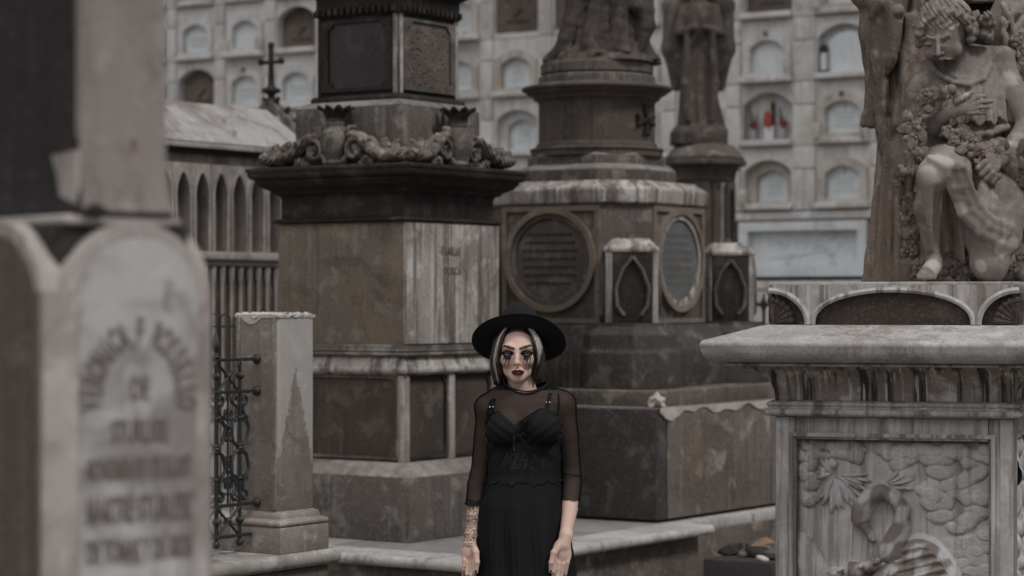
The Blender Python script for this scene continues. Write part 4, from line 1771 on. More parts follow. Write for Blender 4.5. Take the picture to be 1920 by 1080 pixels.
def angel_column():
    d = 20.0
    C = Vector((px(1322, d), d, 0))
    Z = lambda y: pz(y, d - .25)
    root = thing('angel_column', 'slender dark gothic column with pointed panels carrying a winged statue', 'column', C, -TH + math.radians(12))
    tower('base', (.36, .36, .12), prof(('', .05, 0), ('', .05, .5), ('cave', .0, .62), ('', 0, .75)), M_SOOT, root)
    tower('shaft', (.20, .20, .08), [(0, .75), (0, Z(338))], M_DRUM, root)
    for side in range(4):
        M = face_matrix(side, .2)
        for k in (0, 1):
            hole = arch_loop(.075, .95 + k * .0, Z(362) - .06, .11, 12, True)
        rect = rect_loop(.112, .9, Z(340), hole)
        bm = bmesh.new()
        ring_bm(bm, rect, hole, -.03, .003, True, M)
        obj('pointed_arch', bm, M_DRUM, root)
        bm = bmesh.new()
        plate_bm(bm, hole, -.006, .003, M)
        obj('panel', bm, M_SOOT, root)
        a = side * math.pi / 2 + math.pi / 4
        for q in (-1, 1):
            bm = bmesh.new()
            rr_ = .232
            aa = a + q * .15
            lathe_bm(bm, [(.03, .9), (.018, 1.0), (.018, Z(352)), (.034, Z(342))], 8, c=(rr_ * math.cos(aa), rr_ * math.sin(aa), 0))
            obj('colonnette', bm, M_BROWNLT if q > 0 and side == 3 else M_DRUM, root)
    tower('capital', (.21, .21, .085), prof(('', .0, Z(340)), ('', .012, Z(334)), ('cave', .07, Z(309)), ('', .10, Z(307)), ('', .10, Z(298)), ('', .09, Z(297))), M_DRUM, root)
    tower('cap_slope', (.28, .28, .11), prof(('', .0, Z(297)), ('', .01, Z(293)), ('', -.07, Z(270)), ('', -.08, Z(268))), M_MID, root)
    zb = Z(268)
    # the angel seen from behind or side, wings folded down
    st = thing('angel_statue', 'blurred dark angel statue with folded wings on the slender gothic column', 'statue', (px(1310, d), d, zb))
    tower('base', (.23, .19, .05), [(0, 0), (.0, .10), (-.03, .15), (-.05, .15)], M_STATUEDK, st)
    F = Field((-.36, -.3, .08), (.36, .3, 1.42), .013)
    drape_field(F, [.10, .16, .4, .8, 1.0, 1.15], [0.02, .02, 0, 0, 0, 0], [0] * 6, [.20, .17, .14, .12, .15, .12], [.17, .15, .13, .11, .11, .09], 8, .16, .8, 8)
    F.ell((.0, 0, 1.05), (.15, .11, .16), .03)
    F.cap((0, 0, 1.15), (0, -.02, 1.26), .045, .04, .02)
    F.ell((0, -.03, 1.31), (.07, .08, .09), .01)
    for s in (-1, 1):
        F.chain([(s * .13, 0, 1.12), (s * .17, -.06, .92), (s * .04, -.16, .95)], [.05, .04, .03], .02)
        F.chain([(s * .1, -.12, .9), (s * .12, -.13, .5), (s * .1, -.13, .2)], [.03, .04, .03], .015)
    P, Q = F.mesh()
    np_mesh('figure', P, Q, M_STATUEDK, st)
    for s in (-1, 1):
        F = Field((-.05 if s > 0 else -.36, -.12, .35), (.36 if s > 0 else .05, .26, 1.5), .012)
        F.chain([(s * .07, .08, 1.12), (s * .15, .06, 1.26), (s * .22, .04, 1.16), (s * .24, .03, .8), (s * .19, .05, .48)], [.05, .07, .075, .06, .03], .03, flat=(1, .55, 1))
        F.chain([(s * .1, .08, 1.0), (s * .16, .06, .7), (s * .17, .06, .5)], [.07, .07, .03], .03, flat=(1, .5, 1))
        for i in range(9):
            x = s * (.1 + .018 * i)
            F.cap((x, .02, 1.12 - .02 * i), (x * .95 + s * .02, .02, .5 + .03 * i), .017, .012, .004)
        P, Q = F.mesh()
        np_mesh('wing', P, Q, M_MID if s < 0 else M_STATUEDK, st)


angel_column()


def iron_grave_fence():
    # glimpsed between the corner post and the carved pedestal
    d = 17.5
    root = thing('iron_grave_railing', 'bit of black iron grave railing glimpsed beyond the carved pedestal', 'railing', (px(1432, d), d, 0), -.1)
    for i in range(-3, 4):
        bm = bmesh.new()
        z1 = pz(548, d) if i % 2 == 0 else pz(566, d)
        tube_bm(bm, [(i * .105, 0, .1), (i * .105, 0, z1 - .05), (i * .105, 0, z1)], [.014, .014, .003], 6)
        ball_bm(bm, (i * .105, 0, z1 - .07), .024, seg=8)
        obj('bar', bm, M_IRON, root)
        if i < 3:
            bm = bmesh.new()
            c = (i + .5) * .105
            pts = [(c + .05 * math.cos(a), 0, pz(586, d) + .07 * math.sin(a)) for a in [math.pi * q / 10 for q in range(11)]]
            tube_bm(bm, pts, .011, 6)
            obj('arch', bm, M_IRON, root)
    box('rail', (0, 0, pz(571, d)), (.78, .03, .025), M_IRON, root, .004)
    box('rail', (0, 0, .35), (.78, .03, .025), M_IRON, root, .004)
    root2 = thing('pale_grave_kerb', 'pale arched gravestone behind the iron grave railing', 'gravestone', (px(1432, 19.5), 19.5, 0), -.1)
    bm = bmesh.new()
    plate_bm(bm, arch_loop(.16, 0, 1.36, .14), -.05, .05)
    obj('stone', bm, M_RUST, root2)
    bm = bmesh.new()
    ring_bm(bm, arch_loop(.19, 0, 1.38, .16), arch_loop(.15, .1, 1.34, .13), -.07, -.04, False)
    obj('border', bm, M_SOOT, root2)


iron_grave_fence()


# ------------------------------------------------------------ carved pedestal at right
RPT = math.radians(16)
RPD = 10.0


def carved_pedestal():
    RU = Vector((math.cos(RPT), -math.sin(RPT), 0))
    RV = Vector((math.sin(RPT), math.cos(RPT), 0))
    # front face left edge x=1452, right 1900
    dl = 10.12
    A = Vector((px(1453, dl), dl, 0))
    # solve width so that the right edge falls at 1902
    t = ((1902 - 960) / FPX * A.y - A.x) / (RU.x - (1902 - 960) / FPX * RU.y)
    w = t
    h = w / 2
    C = A + RU * h + RV * h
    dm = A.y - .07
    Z = lambda y: pz(y, dm + .02)
    root = thing('carved_pedestal', 'big weathered marble pedestal carved with a long necked bird, at the right edge', 'pedestal', C, -RPT)
    tower('base', (h, h, 0), prof(('', .12, 0), ('', .12, .25), ('cave', .03, .36), ('', .03, .4)), M_MARBLE, root)
    zt = Z(782)
    dep = .055
    # core is set back, each face gets its frame; the front holds the relief
    tower('core', (h - dep - .03, h - dep - .03, 0), [(0, .4), (0, zt)], M_MARBLE, root)
    fl, fr_ = 1492, 1853
    d0 = A.y
    def fx(xp):
        k = (xp - 960) / FPX
        return (k * A.y - A.x) / (RU.x - k * RU.y) - h
    il, ir, itop = fx(1492), fx(1853), Z(824)
    for side in range(4):
        M = face_matrix(side, h)
        # frame stiles and rails, each its own stone
        zb = .42
        parts = [(-h, il, zb, zt, 'frame_stile'), (ir, h, zb, zt, 'frame_stile'), (il, ir, itop, zt, 'frame_rail'), (il, ir, zb, zb + .14, 'frame_rail')]
        for (a, b, c0, c1, nm) in parts:
            bm = bmesh.new()
            hh = (b - a)
            sh = 0 if nm == 'frame_rail' else (.002)
            bx(bm, ((a + b) / 2, dep / 2 + .003 + (0.001 if nm == 'frame_rail' else 0), (c0 + c1) / 2), (hh - (.09 if False else .002), dep, c1 - c0 - .002), .004)
            bmesh.ops.transform(bm, matrix=M, verts=bm.verts)
            obj(nm, bm, M_MARBLE, root)
        # inner arris moulding
        bm = bmesh.new()
        o_ = [(il - .028, zb + .112), (ir + .028, zb + .112), (ir + .028, itop + .028), (il - .028, itop + .028)]
        i_ = [(il - .012, zb + .128), (ir + .012, zb + .128), (ir + .012, itop + .012), (il - .012, itop + .012)]
        ring_bm(bm, o_, i_, -.006, .01, True, M)
        obj('inner_moulding', bm, M_MARBLE, root)
        if side in (2, 3):
            bm = bmesh.new()
            bx(bm, ((il + ir) / 2, dep + .02, (zb + itop) / 2), (ir - il, .03, itop - zb), 0)
            bmesh.ops.transform(bm, matrix=M, verts=bm.verts)
            obj('plain_panel', bm, M_RELIEF, root)
    # carved relief, front (and a lesser one on the right side)
    def relief(side):
        W = ir - il
        z0 = .56
        Hh = itop - z0
        s = 450.0                      # photograph pixels per metre here
        nx, nz = (260, 420) if side == 0 else (60, 100)
        xs = np.linspace(0, W, nx)
        zs = np.linspace(0, Hh, nz)
        X, Y = np.meshgrid(xs * s * (361 / (W * s)) + 1492, 824 + (Hh - zs) * s, indexing='xy')
        Hf = np.zeros_like(X)

        def blob(cx, cy, rx, ry, ht, a=0.0, p=.5, curl=False):
            ca, sa = math.cos(a), math.sin(a)
            u = ((X - cx) * ca + (Y - cy) * sa) / rx
            v = (-(X - cx) * sa + (Y - cy) * ca) / ry
            q = 1 - u * u - v * v
            w_ = 1 + (.045 * np.cos(9 * np.sqrt(np.clip(1 - q, 0, 1)) + .8 + .5 * u) if curl else 0)
            return np.where(q > 0, ht * np.power(np.clip(q, 0, 1), p * .8) * w_, 0)

        rr = random.Random(11)
        if side == 0:
            # drapery-like water streaks in the background
            Hf += .003 * np.sin(X * .16 + 1.2 * np.sin(X * .05)) * (Y > 900)
            # clouds upper right
            clouds = []
            for i in range(58):
                t = rr.random()
                u = rr.random()
                cx = 1650 + 200 * (1 - (1 - u) ** 1.3)
                lim = 830 + (cx - 1640) * 1.05
                cy = 830 + (lim - 830 + 20) * t
                clouds.append((cx, cy, rr.uniform(15, 27), rr.uniform(11, 19)))
            for cx, cy, rx, ry in clouds:
                b = blob(cx, cy, rx, ry, rr.uniform(.008, .016), rr.uniform(-.5, .5), .5, True)
                Hf = np.maximum(Hf, b)
            for i in range(26):
                cx, cy = rr.uniform(1770, 1850), rr.uniform(1010, 1120)
                Hf = np.maximum(Hf, blob(cx, cy, rr.uniform(12, 20), rr.uniform(9, 15), .010, rr.uniform(-.6, .6), .5, True))
            # clouds upper left
            for i in range(22):
                Hf = np.maximum(Hf, blob(rr.uniform(1492, 1610), rr.uniform(822, 860), rr.uniform(9, 18), rr.uniform(8, 15), .013))
            for i in range(16):
                Hf = np.maximum(Hf, blob(rr.uniform(1494, 1530), rr.uniform(850, 950), rr.uniform(9, 16), rr.uniform(8, 13), .013))
            # burst of feathers
            for i in range(44):
                a = rr.uniform(-.15, 2.1)
                L = rr.uniform(22, 52)
                c0x, c0y = 1563, 890
                r0 = rr.uniform(8, 26)
                cx, cy = c0x + (r0 + L * .5) * math.cos(a), c0y + (r0 + L * .5) * math.sin(a)
                Hf = np.maximum(Hf, blob(cx, cy, L * .55, rr.uniform(3, 6.5), rr.uniform(.012, .024), a))
            for i in range(16):
                a = rr.uniform(2.6, 5.6)
                L = rr.uniform(10, 30)
                Hf = np.maximum(Hf, blob(1558 + 18 * math.cos(a), 888 + 18 * math.sin(a), L * .6, rr.uniform(4, 7), .02, a))
            # bird: body and wing
            def stroke(pts, rr_, ht):
                out = np.zeros_like(X)
                for i in range(len(pts) - 1):
                    (x0, y0), (x1, y1) = pts[i], pts[i + 1]
                    for q in range(9):
                        t = q / 9
                        r = rr_[i] + (rr_[i + 1] - rr_[i]) * t
                        h_ = ht[i] + (ht[i + 1] - ht[i]) * t
                        out = np.maximum(out, blob(x0 + (x1 - x0) * t, y0 + (y1 - y0) * t, r, r, h_))
                return out
            Hf = np.maximum(Hf, blob(1738, 1075, 62, 84, .034, -.55, .6))
            rim = blob(1730, 1080, 46, 70, .03, -.55, .6)
            Hf = np.where(rim > .006, np.maximum(.026 + .004 * np.sin(Y * .35 + X * .1), rim * .8 + .004), Hf)
            Hf = np.maximum(Hf, blob(1690, 1090, 60, 46, .03, .2))
            neck = [(1672, 1030), (1690, 985), (1692, 955), (1676, 930), (1652, 921), (1630, 932), (1616, 955), (1613, 972)]
            Hf = np.maximum(Hf, stroke(neck, [28, 19, 16, 15, 16, 18, 21, 19], [.035, .042, .045, .045, .048, .052, .060, .058]))
            Hf = np.maximum(Hf, stroke([(1611, 968), (1625, 990), (1638, 1014)], [16, 11, 6], [.055, .045, .04]))
            # crest plumes
            for a, L in ((-.5, 52), (-.25, 60), (.05, 56), (-.8, 44), (.3, 40)):
                Hf = np.maximum(Hf, blob(1655 + L * .5 * math.cos(a), 912 + L * .5 * math.sin(a), L * .5, 4.5, .02, a))
            # young birds below
            for (cx, cy, r) in ((1600, 1070, 22), (1632, 1060, 17), (1655, 1085, 24), (1585, 1095, 22), (1622, 1100, 26), (1565, 1075, 14)):
                Hf = np.maximum(Hf, blob(cx, cy, r, r * .85, .05))
                Hf = np.maximum(Hf, blob(cx + r * .7, cy - r * .5, r * .5, r * .35, .055, -.7))
            # wing at lower left
            Hf = np.maximum(Hf, blob(1515, 1065, 34, 70, .024, -.42))
            Hf = np.maximum(Hf, blob(1540, 1150, 60, 80, .028, .2))
            Hf = np.maximum(Hf, blob(1680, 1190, 130, 70, .04, .0))
        else:
            for i in range(60):
                Hf = np.maximum(Hf, blob(rr.uniform(1500, 1850), rr.uniform(830, 1100), rr.uniform(20, 50), rr.uniform(18, 40), rr.uniform(.02, .06)))
        if side == 0:
            # thin drapery edges
            for k in range(7):
                cx = 1520 + 24 * k
                Hf += .004 * np.exp(-((X - cx - 6 * np.sin(Y * .012 + k)) / 2.6) ** 2) * (Y > 945) * (Hf < .012)
        P = np.stack([np.broadcast_to(xs, X.shape) + il, dep - Hf * 1.45 + .004, np.broadcast_to(zs[:, None], X.shape) + z0], -1).reshape(-1, 3)
        idx = np.arange(nx * nz).reshape(nz, nx)
        Q = np.stack([idx[:-1, :-1], idx[:-1, 1:], idx[1:, 1:], idx[1:, :-1]], -1).reshape(-1, 4)
        M = np.array(face_matrix(side, h))
        P = P @ M[:3, :3].T + M[:3, 3]
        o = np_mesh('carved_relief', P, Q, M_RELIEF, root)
        st = np.zeros_like(X)
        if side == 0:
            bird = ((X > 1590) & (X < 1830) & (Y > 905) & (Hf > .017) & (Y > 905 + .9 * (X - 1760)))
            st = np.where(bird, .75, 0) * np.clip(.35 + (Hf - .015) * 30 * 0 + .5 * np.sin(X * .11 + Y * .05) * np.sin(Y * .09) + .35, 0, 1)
            st = st + .8 * np.clip(1 - (Y - 824) / 14, 0, 1) + .7 * np.clip(1 - (X - 1492) / 12, 0, 1)  # darker along the top and left edges of the panel
        at = o.data.attributes.new('stain_tint', 'FLOAT', 'POINT')
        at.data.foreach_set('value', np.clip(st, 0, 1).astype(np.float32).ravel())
    relief(0)
    relief(1)
    # necking bead, hollow, fillet, rounded slab
    tower('bead', (h, h, 0), prof(('', -.005, Z(782)), ('', .03, Z(779)), ('torus', .03, Z(766)), ('', .022, Z(762)), ('torus', .022, Z(753)), ('', .01, Z(751))), M_MARBLE, root)
    tower('hollow_moulding', (h, h, 0), prof(('', .0, Z(751)), ('', .0, Z(745)), ('cave', .13, Z(690)), ('', .14, Z(686))), M_STREAK, root)
    tower('fillet', (h, h, 0), [(.145, Z(686)), (.18, Z(685)), (.18, Z(680)), (.17, Z(679))], M_MARBLE, root)
    z1, z2 = Z(679), Z(638)
    tower('cap_slab', (h, h, 0), prof(('', .15, z1), ('', .20, z1 + .002), ('vex', .265, (z1 + z2) / 2 + .015), ('', .27, (z1 + z2) / 2 + .03), ('', .262, z2), ('', .045, z2 + .062), ('', .03, z2 + .064)), M_SLABTOP, root, bev=.008)
    # lid block with lunettes and shell corners
    zp0 = z2 + .060
    zp1 = pz(534, 10.2)
    hp = h + .025
    tower('lid_core', (hp - .035, hp - .035, 0), [(0, zp0), (0, zp1 - .004)], M_LIDDK, root)
    HH = zp1 - zp0
    for side in range(4):
        M = face_matrix(side, hp)
        hwc = .33
        # stone spandrels left by the arches: big lunette between two quarter shells
        n = 22
        big = [(hwc * math.cos(math.pi - math.pi * i / n), zp0 + .006 + (HH - .028) * math.sin(math.pi - math.pi * i / n) ** .82) for i in range(n + 1)]
        q0 = hp - .004
        ql = [(-q0 + (q0 - hwc - .02) * math.sin(math.pi / 2 * i / 12), zp0 + .006 + (HH - .03) * math.cos(math.pi / 2 * i / 12)) for i in range(13)]
        for s in (-1, 1):
            loop = [(x * (1 if s < 0 else -1), z) for x, z in ql]          # corner top -> down to foot
            half = [p for p in big if p[0] <= 1e-6]
            half = [(x * (1 if s < 0 else -1), z) for x, z in half]       # foot -> crown
            top = [(0, zp1 - .002), (-q0 * (1 if s < 0 else -1), zp1 - .002)]
            poly = loop + half + top
            bm = bmesh.new()
            f = bm.faces.new([bm.verts.new((x, 0, z)) for x, z in poly])
            r = bmesh.ops.extrude_face_region(bm, geom=[f])
            for v in r['geom']:
                if isinstance(v, bmesh.types.BMVert):
                    v.co.y += .035
            bmesh.ops.triangulate(bm, faces=[f_ for f_ in bm.faces if len(f_.verts) > 4])
            bmesh.ops.transform(bm, matrix=M, verts=bm.verts)
            obj('spandrel', bm, M_MARBLE, root)
            # raised lips
            bm = bmesh.new()
            tube_bm(bm, [M @ Vector((x, -.002, z)) for x, z in loop], .014, 6)
            obj('shell_arch_lip', bm, M_MARBLE, root)
            # shell fan
            bm = bmesh.new()
            c0 = Vector((-q0 * (1 if s < 0 else -1), .02, zp0 + .01))
            for k in range(6):
                a = math.radians(8 + 15 * k)
                L = .115
                dx = (1 if s < 0 else -1)
                p1 = c0 + Vector((dx * L * math.cos(a) * .8, -.008, L * math.sin(a) * .85))
                tube_bm(bm, [M @ c0, M @ ((c0 + p1) / 2), M @ p1], [.005, .011, .014], 6)
                ball_bm(bm, tuple(M @ p1), .017, seg=8)
            obj('shell', bm, M_LIDDK, root)
        bm = bmesh.new()
        tube_bm(bm, [M @ Vector((x, -.002, z)) for x, z in big], .012, 6)
        obj('lunette_lip', bm, M_MARBLE, root)
    box('lid_top', (0, 0, zp1 + .004), (2 * hp - .01, 2 * hp - .01, .014), M_SLABTOP, root, .004)
    return root, zp1 + .011, C


M_STREAK = stone("streaked_hollow_marble", (0.27, 0.235, 0.215), (0.05, 0.042, 0.038), (0.60, 0.58, 0.56), streak=1.0, k_light=1.0, k_dark=0.0, seed=61, sf=1.6, smask=False, syf=.12, grain=.4)
M_LIDDK = stone("dark_lunette_stone", (0.0714, 0.0546, 0.0470), (0.0336, 0.0286, 0.0269), (0.30, 0.27, 0.25), streak=.3, k_light=.15, seed=62)
RPROOT, RPZ, RPC = carved_pedestal()


# ------------------------------------------------------------ fence post, coping, ironwork
def coping_and_post():
    cz = .632
    E = Vector((px(640, 10.67), 10.67, 0))
    root = thing('enclosure_kerb', 'raised stone kerb wall with rounded coping carrying the square post', 'kerb wall', E, -TH)
    L = 3.2
    box('kerb_wall', (-.30, -L / 2 - .03, .28), (.52, L - .02, .56), M_VAULT, root, .01)
    for a, b in ((-1.38, 0.0), (-2.4, -1.39), (-L, -2.41)):
        bm = bmesh.new()
        n = 10
        prof_ = [(-.6, 0)] + [(-.034 + .034 * math.sin(math.pi * i / n), .034 - .034 * math.cos(math.pi * i / n)) for i in range(n + 1)] + [(-.6, .07)]
        A = [bm.verts.new((o, a, cz - .068 + z)) for o, z in prof_]
        B = [bm.verts.new((o, b, cz - .068 + z)) for o, z in prof_]
        k = len(A)
        bm.faces.new(A)
        bm.faces.new(B[::-1])
        for i in range(k):
            bm.faces.new((A[i], A[(i + 1) % k], B[(i + 1) % k], B[i]))
        obj('coping', bm, M_SLABTOP if a < -2 else M_COPE, root)
    # post
    P = E - V * .215 - U * .20
    hp = .1225
    zt = pz(592, 10.6)
    post = thing('square_stone_post', 'square weathered stone post with moulded foot and crumbling plaster on top', 'post', (P.x, P.y, cz + .002), -TH)
    H = zt - cz
    f = lambda y: pz(y, 10.5) - cz
    tower('foot', (hp, hp, 0), prof(('', .045, 0), ('', .045, f(988)), ('', .035, f(986)), ('torus', .03, f(974)), ('', .018, f(972)), ('cave', .006, f(960)), ('', 0, f(958))), M_POST, post)
    tower('shaft', (hp, hp, .012), [(0, f(958)), (0, H)], M_POSTR, post)
    # left face: raised edge strips of a shallow panel
    for side in (0, 2, 3):
        M = face_matrix(side, hp)
        for sx in (-1, 1):
            bm = bmesh.new()
            bx(bm, (sx * (hp - .022), -.001, (f(958) + H) / 2), (.018, .012, H - f(958) - .01), .003)
            bmesh.ops.transform(bm, matrix=M, verts=bm.verts)
            obj('edge_strip', bm, M_POST, post)
    rr = random.Random(4)
    for i in range(26):
        bm = bmesh.new()
        bmesh.ops.create_icosphere(bm, subdivisions=1, radius=rr.uniform(.006, .02))
        for v in bm.verts:
            v.co.z *= .5
            v.co.x *= rr.uniform(.8, 1.8)
        bm_o = obj('plaster_crumb', bm, rr.choice([M_PLASTER, M_PLASTER, M_MID, M_SOOT]), post, 30)
        bm_o.location = (rr.uniform(-hp, hp) * .95, rr.uniform(-hp, hp) * .95, H + .004)
    bm = bmesh.new()
    N_ = 26
    grid = {}
    for i in range(N_ + 1):
        for j in range(N_ + 1):
            x, y = (i / N_ - .5) * 2, (j / N_ - .5) * 2
            e = 1.0 + .035 * math.sin(9 * x + 4 * y) + .03 * math.sin(17 * y - 5 * x)
            q = max(abs(x), abs(y))
            zz_ = .004 + .007 * (math.sin(i * .9) * math.cos(j * 1.1)) + .006 * rr.random() - (.012 if q > .96 else 0)
            grid[i, j] = bm.verts.new((x * (hp + .004) * (e if q > .9 else 1), y * (hp + .004) * (e if q > .9 else 1), H + zz_))
    for i in range(N_):
        for j in range(N_):
            bm.faces.new((grid[i, j], grid[i + 1, j], grid[i + 1, j + 1], grid[i, j + 1]))
    # ragged tongues of plaster hanging over the edges
    for side in range(4):
        Ms = face_matrix(side, hp)
        prev = None
        for i in range(31):
            x = -hp + 2 * hp * i / 30
            dz = .006 + .006 * rr.random() + (.030 * max(0, math.cos((x + .03) * 26)) if side == 0 else 0)
            cur = [bm.verts.new(Ms @ Vector((x, -.005, H + .004))), bm.verts.new(Ms @ Vector((x, -.004, H - dz))), bm.verts.new(Ms @ Vector((x, .004, H - dz)))]
            if prev:
                bm.faces.new((prev[0], cur[0], cur[1], prev[1]))
                bm.faces.new((prev[1], cur[1], cur[2], prev[2]))
            prev = cur
    obj('plaster_skim', bm, M_PLASTER, post, 50)
    # ironwork from the post toward the camera
    fr = thing('iron_railing', 'black wrought iron railing panel of scrolls and crossed bars fixed to the post', 'railing', (P.x - V.x * hp, P.y - V.y * hp, cz), -TH - math.pi / 2)
    # local +x runs along the fence toward the camera, z up, y across
    zz = lambda y, dd: pz(y, dd) - cz
    r1, r2, r3, r4 = zz(675, 10.3), zz(736, 10.3), zz(953, 10.2), zz(1012, 10.2)
    LL = 1.25
    for z, nm, st in ((r1, 'rail', -.03), (r2, 'rail', -.03), (r3, 'rail', -.02), (r4, 'rail', .04)):
        bm = bmesh.new()
        bx(bm, (LL / 2 + st / 2, 0, z), (LL - st, .022, .014), .003)
        if st < 0:
            ball_bm(bm, (-.0, 0, z), .022, seg=10)
            bx(bm, (-.003, 0, z), (.010, .03, .034), .003)
        obj('rail', bm, M_IRON, fr)
    pitch = .155
    xs = [.115 + i * pitch for i in range(8)]
    TK = 1.45
    for i, x in enumerate(xs):
        tall = (i % 2 == 1)
        bm = bmesh.new()
        top = r1 + .0 if not tall else zz(640, 10.2)
        tube_bm(bm, [(x, 0, r4 - .03), (x, 0, r1 + .005)] , .0085, 8)
        for zc, rad in (((r2 + r3) / 2, .019), ((r2 + r3) / 2 - .012, .016), ((r2 + r3) / 2 + .014, .016), ((r2 + r3) / 2 - .13, .014), ((r2 + r3) / 2 + .13, .014)):
            ball_bm(bm, (x, 0, zc), rad, (1, 1, .7), 10)
        obj('bar', bm, M_IRON, fr)
        bm = bmesh.new()
        if tall or i == 1:
            lathe_bm(bm, [(.012, 0), (.02, .008), (.012, .016), (.01, .03), (.022, .05), (.024, .065), (.012, .095), (.003, .12)], 10, c=(x, 0, r1 + .004))
            obj('finial', bm, M_IRON, fr)
        else:
            bm.free()
        bm = bmesh.new()
        ball_bm(bm, (x, 0, r4 - .03), .018, seg=8)
        obj('drop_ball', bm, M_IRON, fr)
        # X crosses with a rosette between the pairs of rails
        for (za, zb_) in ((r2, r1), (r4, r3)):
            bm = bmesh.new()
            xa, xb = x, x + pitch
            xm = (xa + xb) / 2
            zm = (za + zb_) / 2
            tube_bm(bm, [(xa, -.004, za), (xm, -.004, zm), (xb, -.004, zb_)], .006, 6)
            tube_bm(bm, [(xa, .006, zb_), (xm, .006, zm), (xb, .006, za)], .006, 6)
            ball_bm(bm, (xm, 0, zm), .016, (1, 1.2, 1), 8)
            obj('cross_bar', bm, M_IRON, fr)
            ball = bmesh.new()
            ball_bm(ball, (xa, 0, zm), .017, (1, 1.3, 1), 8)
            obj('rosette', ball, M_IRON, fr)
        # small C curls filling the space between two bars
        bm = bmesh.new()
        zq = (r2 + r3) / 2
        for sz in (-1, 1):
            for off in (.05, .14):
                cc_ = (x + pitch / 2, zq + sz * off)
                for sx in (-1, 1):
                    tube_bm(bm, [(cc_[0] + sx * (.004 + (.030 - .0018 * q) * (1 - math.cos(math.radians(24 * q))) / 2), 0, cc_[1] + sz * (.030 - .0014 * q) * math.sin(math.radians(24 * q)) * 1.1) for q in range(12)], .006, 5)
            ball_bm(bm, (x + pitch / 2, 0, zq + sz * .095), .010, (1, 1.2, 1.4), 8)
        tube_bm(bm, [(x + pitch / 2, 0, r3), (x + pitch / 2, 0, r2)], .0055, 6)
        obj('curl_filling', bm, M_IRON, fr)
        # S and C scrolls either side of the bar, mirrored up and down
        zm = (r2 + r3) / 2
        hh = (r2 - r3) / 2
        for sx in (-1, 1):
            for sz in (-1, 1):
                pts = []
                # outer curl at rail end
                c0 = (x + sx * .028, zm + sz * (hh - .035))
                for q in range(13):
                    a = math.radians(200 - 25 * q)
                    r = .010 + .014 * q / 12
                    pts.append((c0[0] + sx * r * math.cos(a), 0, c0[1] + sz * r * math.sin(a)))
                pts2 = [(x + sx * .020, 0, zm + sz * (hh - .075)), (x + sx * .030, 0, zm + sz * (hh - .105)), (x + sx * .056, 0, zm + sz * (hh - .145)), (x + sx * .060, 0, zm + sz * (hh * .36)), (x + sx * .044, 0, zm + sz * .03), (x + sx * .012, 0, zm + sz * .006)]
                bm = bmesh.new()
                tube_bm(bm, pts, .0052 * TK, 6)
                tube_bm(bm, [pts[-1]] + pts2, .0055 * TK, 6)
                # inner small curl
                c1 = (x + sx * .03, zm + sz * hh * .52)
                tube_bm(bm, [(c1[0] + sx * (.018 - .011 * q / 10) * math.cos(math.radians(-20 + 33 * q)), 0, c1[1] + sz * (.018 - .011 * q / 10) * math.sin(math.radians(-20 + 33 * q))) for q in range(11)], .0045 * TK, 5)
                obj('scroll', bm, M_IRON, fr)
    # second, finer hooped railing further back
    fb = thing('hooped_railing', 'thin hooped iron railing rising behind the scrolled railing', 'railing', (px(400, 12.2), 12.2, 0), -TH + .1)
    zt2 = pz(588, 12.2)
    zt1 = pz(612, 12.2)
    for i in range(-7, 6):
        x = i * .075
        bm = bmesh.new()
        tube_bm(bm, [(x - .03, 0, .4), (x - .03, 0, zt2 - .03)] + [(x - .03 * math.cos(a), 0, zt2 - .03 + .03 * math.sin(a)) for a in [math.pi * q / 8 for q in range(1, 8)]] + [(x + .03, 0, zt2 - .03), (x + .03, 0, .4)], .004, 5)
        obj('hoop', bm, M_IRON, fb)
    box('rail', (-.07, 0, .75), (1.0, .01, .012), M_IRON, fb, .002)
    box('rail', (-.07, 0, zt1), (1.0, .008, .01), M_IRON, fb, .002)
    # pale marble slabs seen low through the ironwork
    g = thing('pale_grave_slab', 'pale marble grave slab seen low through the scrolled railing', 'grave slab', (px(420, 12.6), 12.6, 0), -TH)
    box('slab', (-.55, .35, .50), (.9, .9, .10), M_ROOF, g, .012)
    box('side', (-.55, .35, .22), (.8, .8, .44), M_CHAPEL, g, .01)


M_COPE = stone("coping_marble", (0.30, 0.28, 0.26), (0.12, 0.10, 0.09), (0.50, 0.48, 0.46), streak=.1, k_light=.7, seed=63, scale=1.8)
M_POSTR = M_POSTS
coping_and_post()


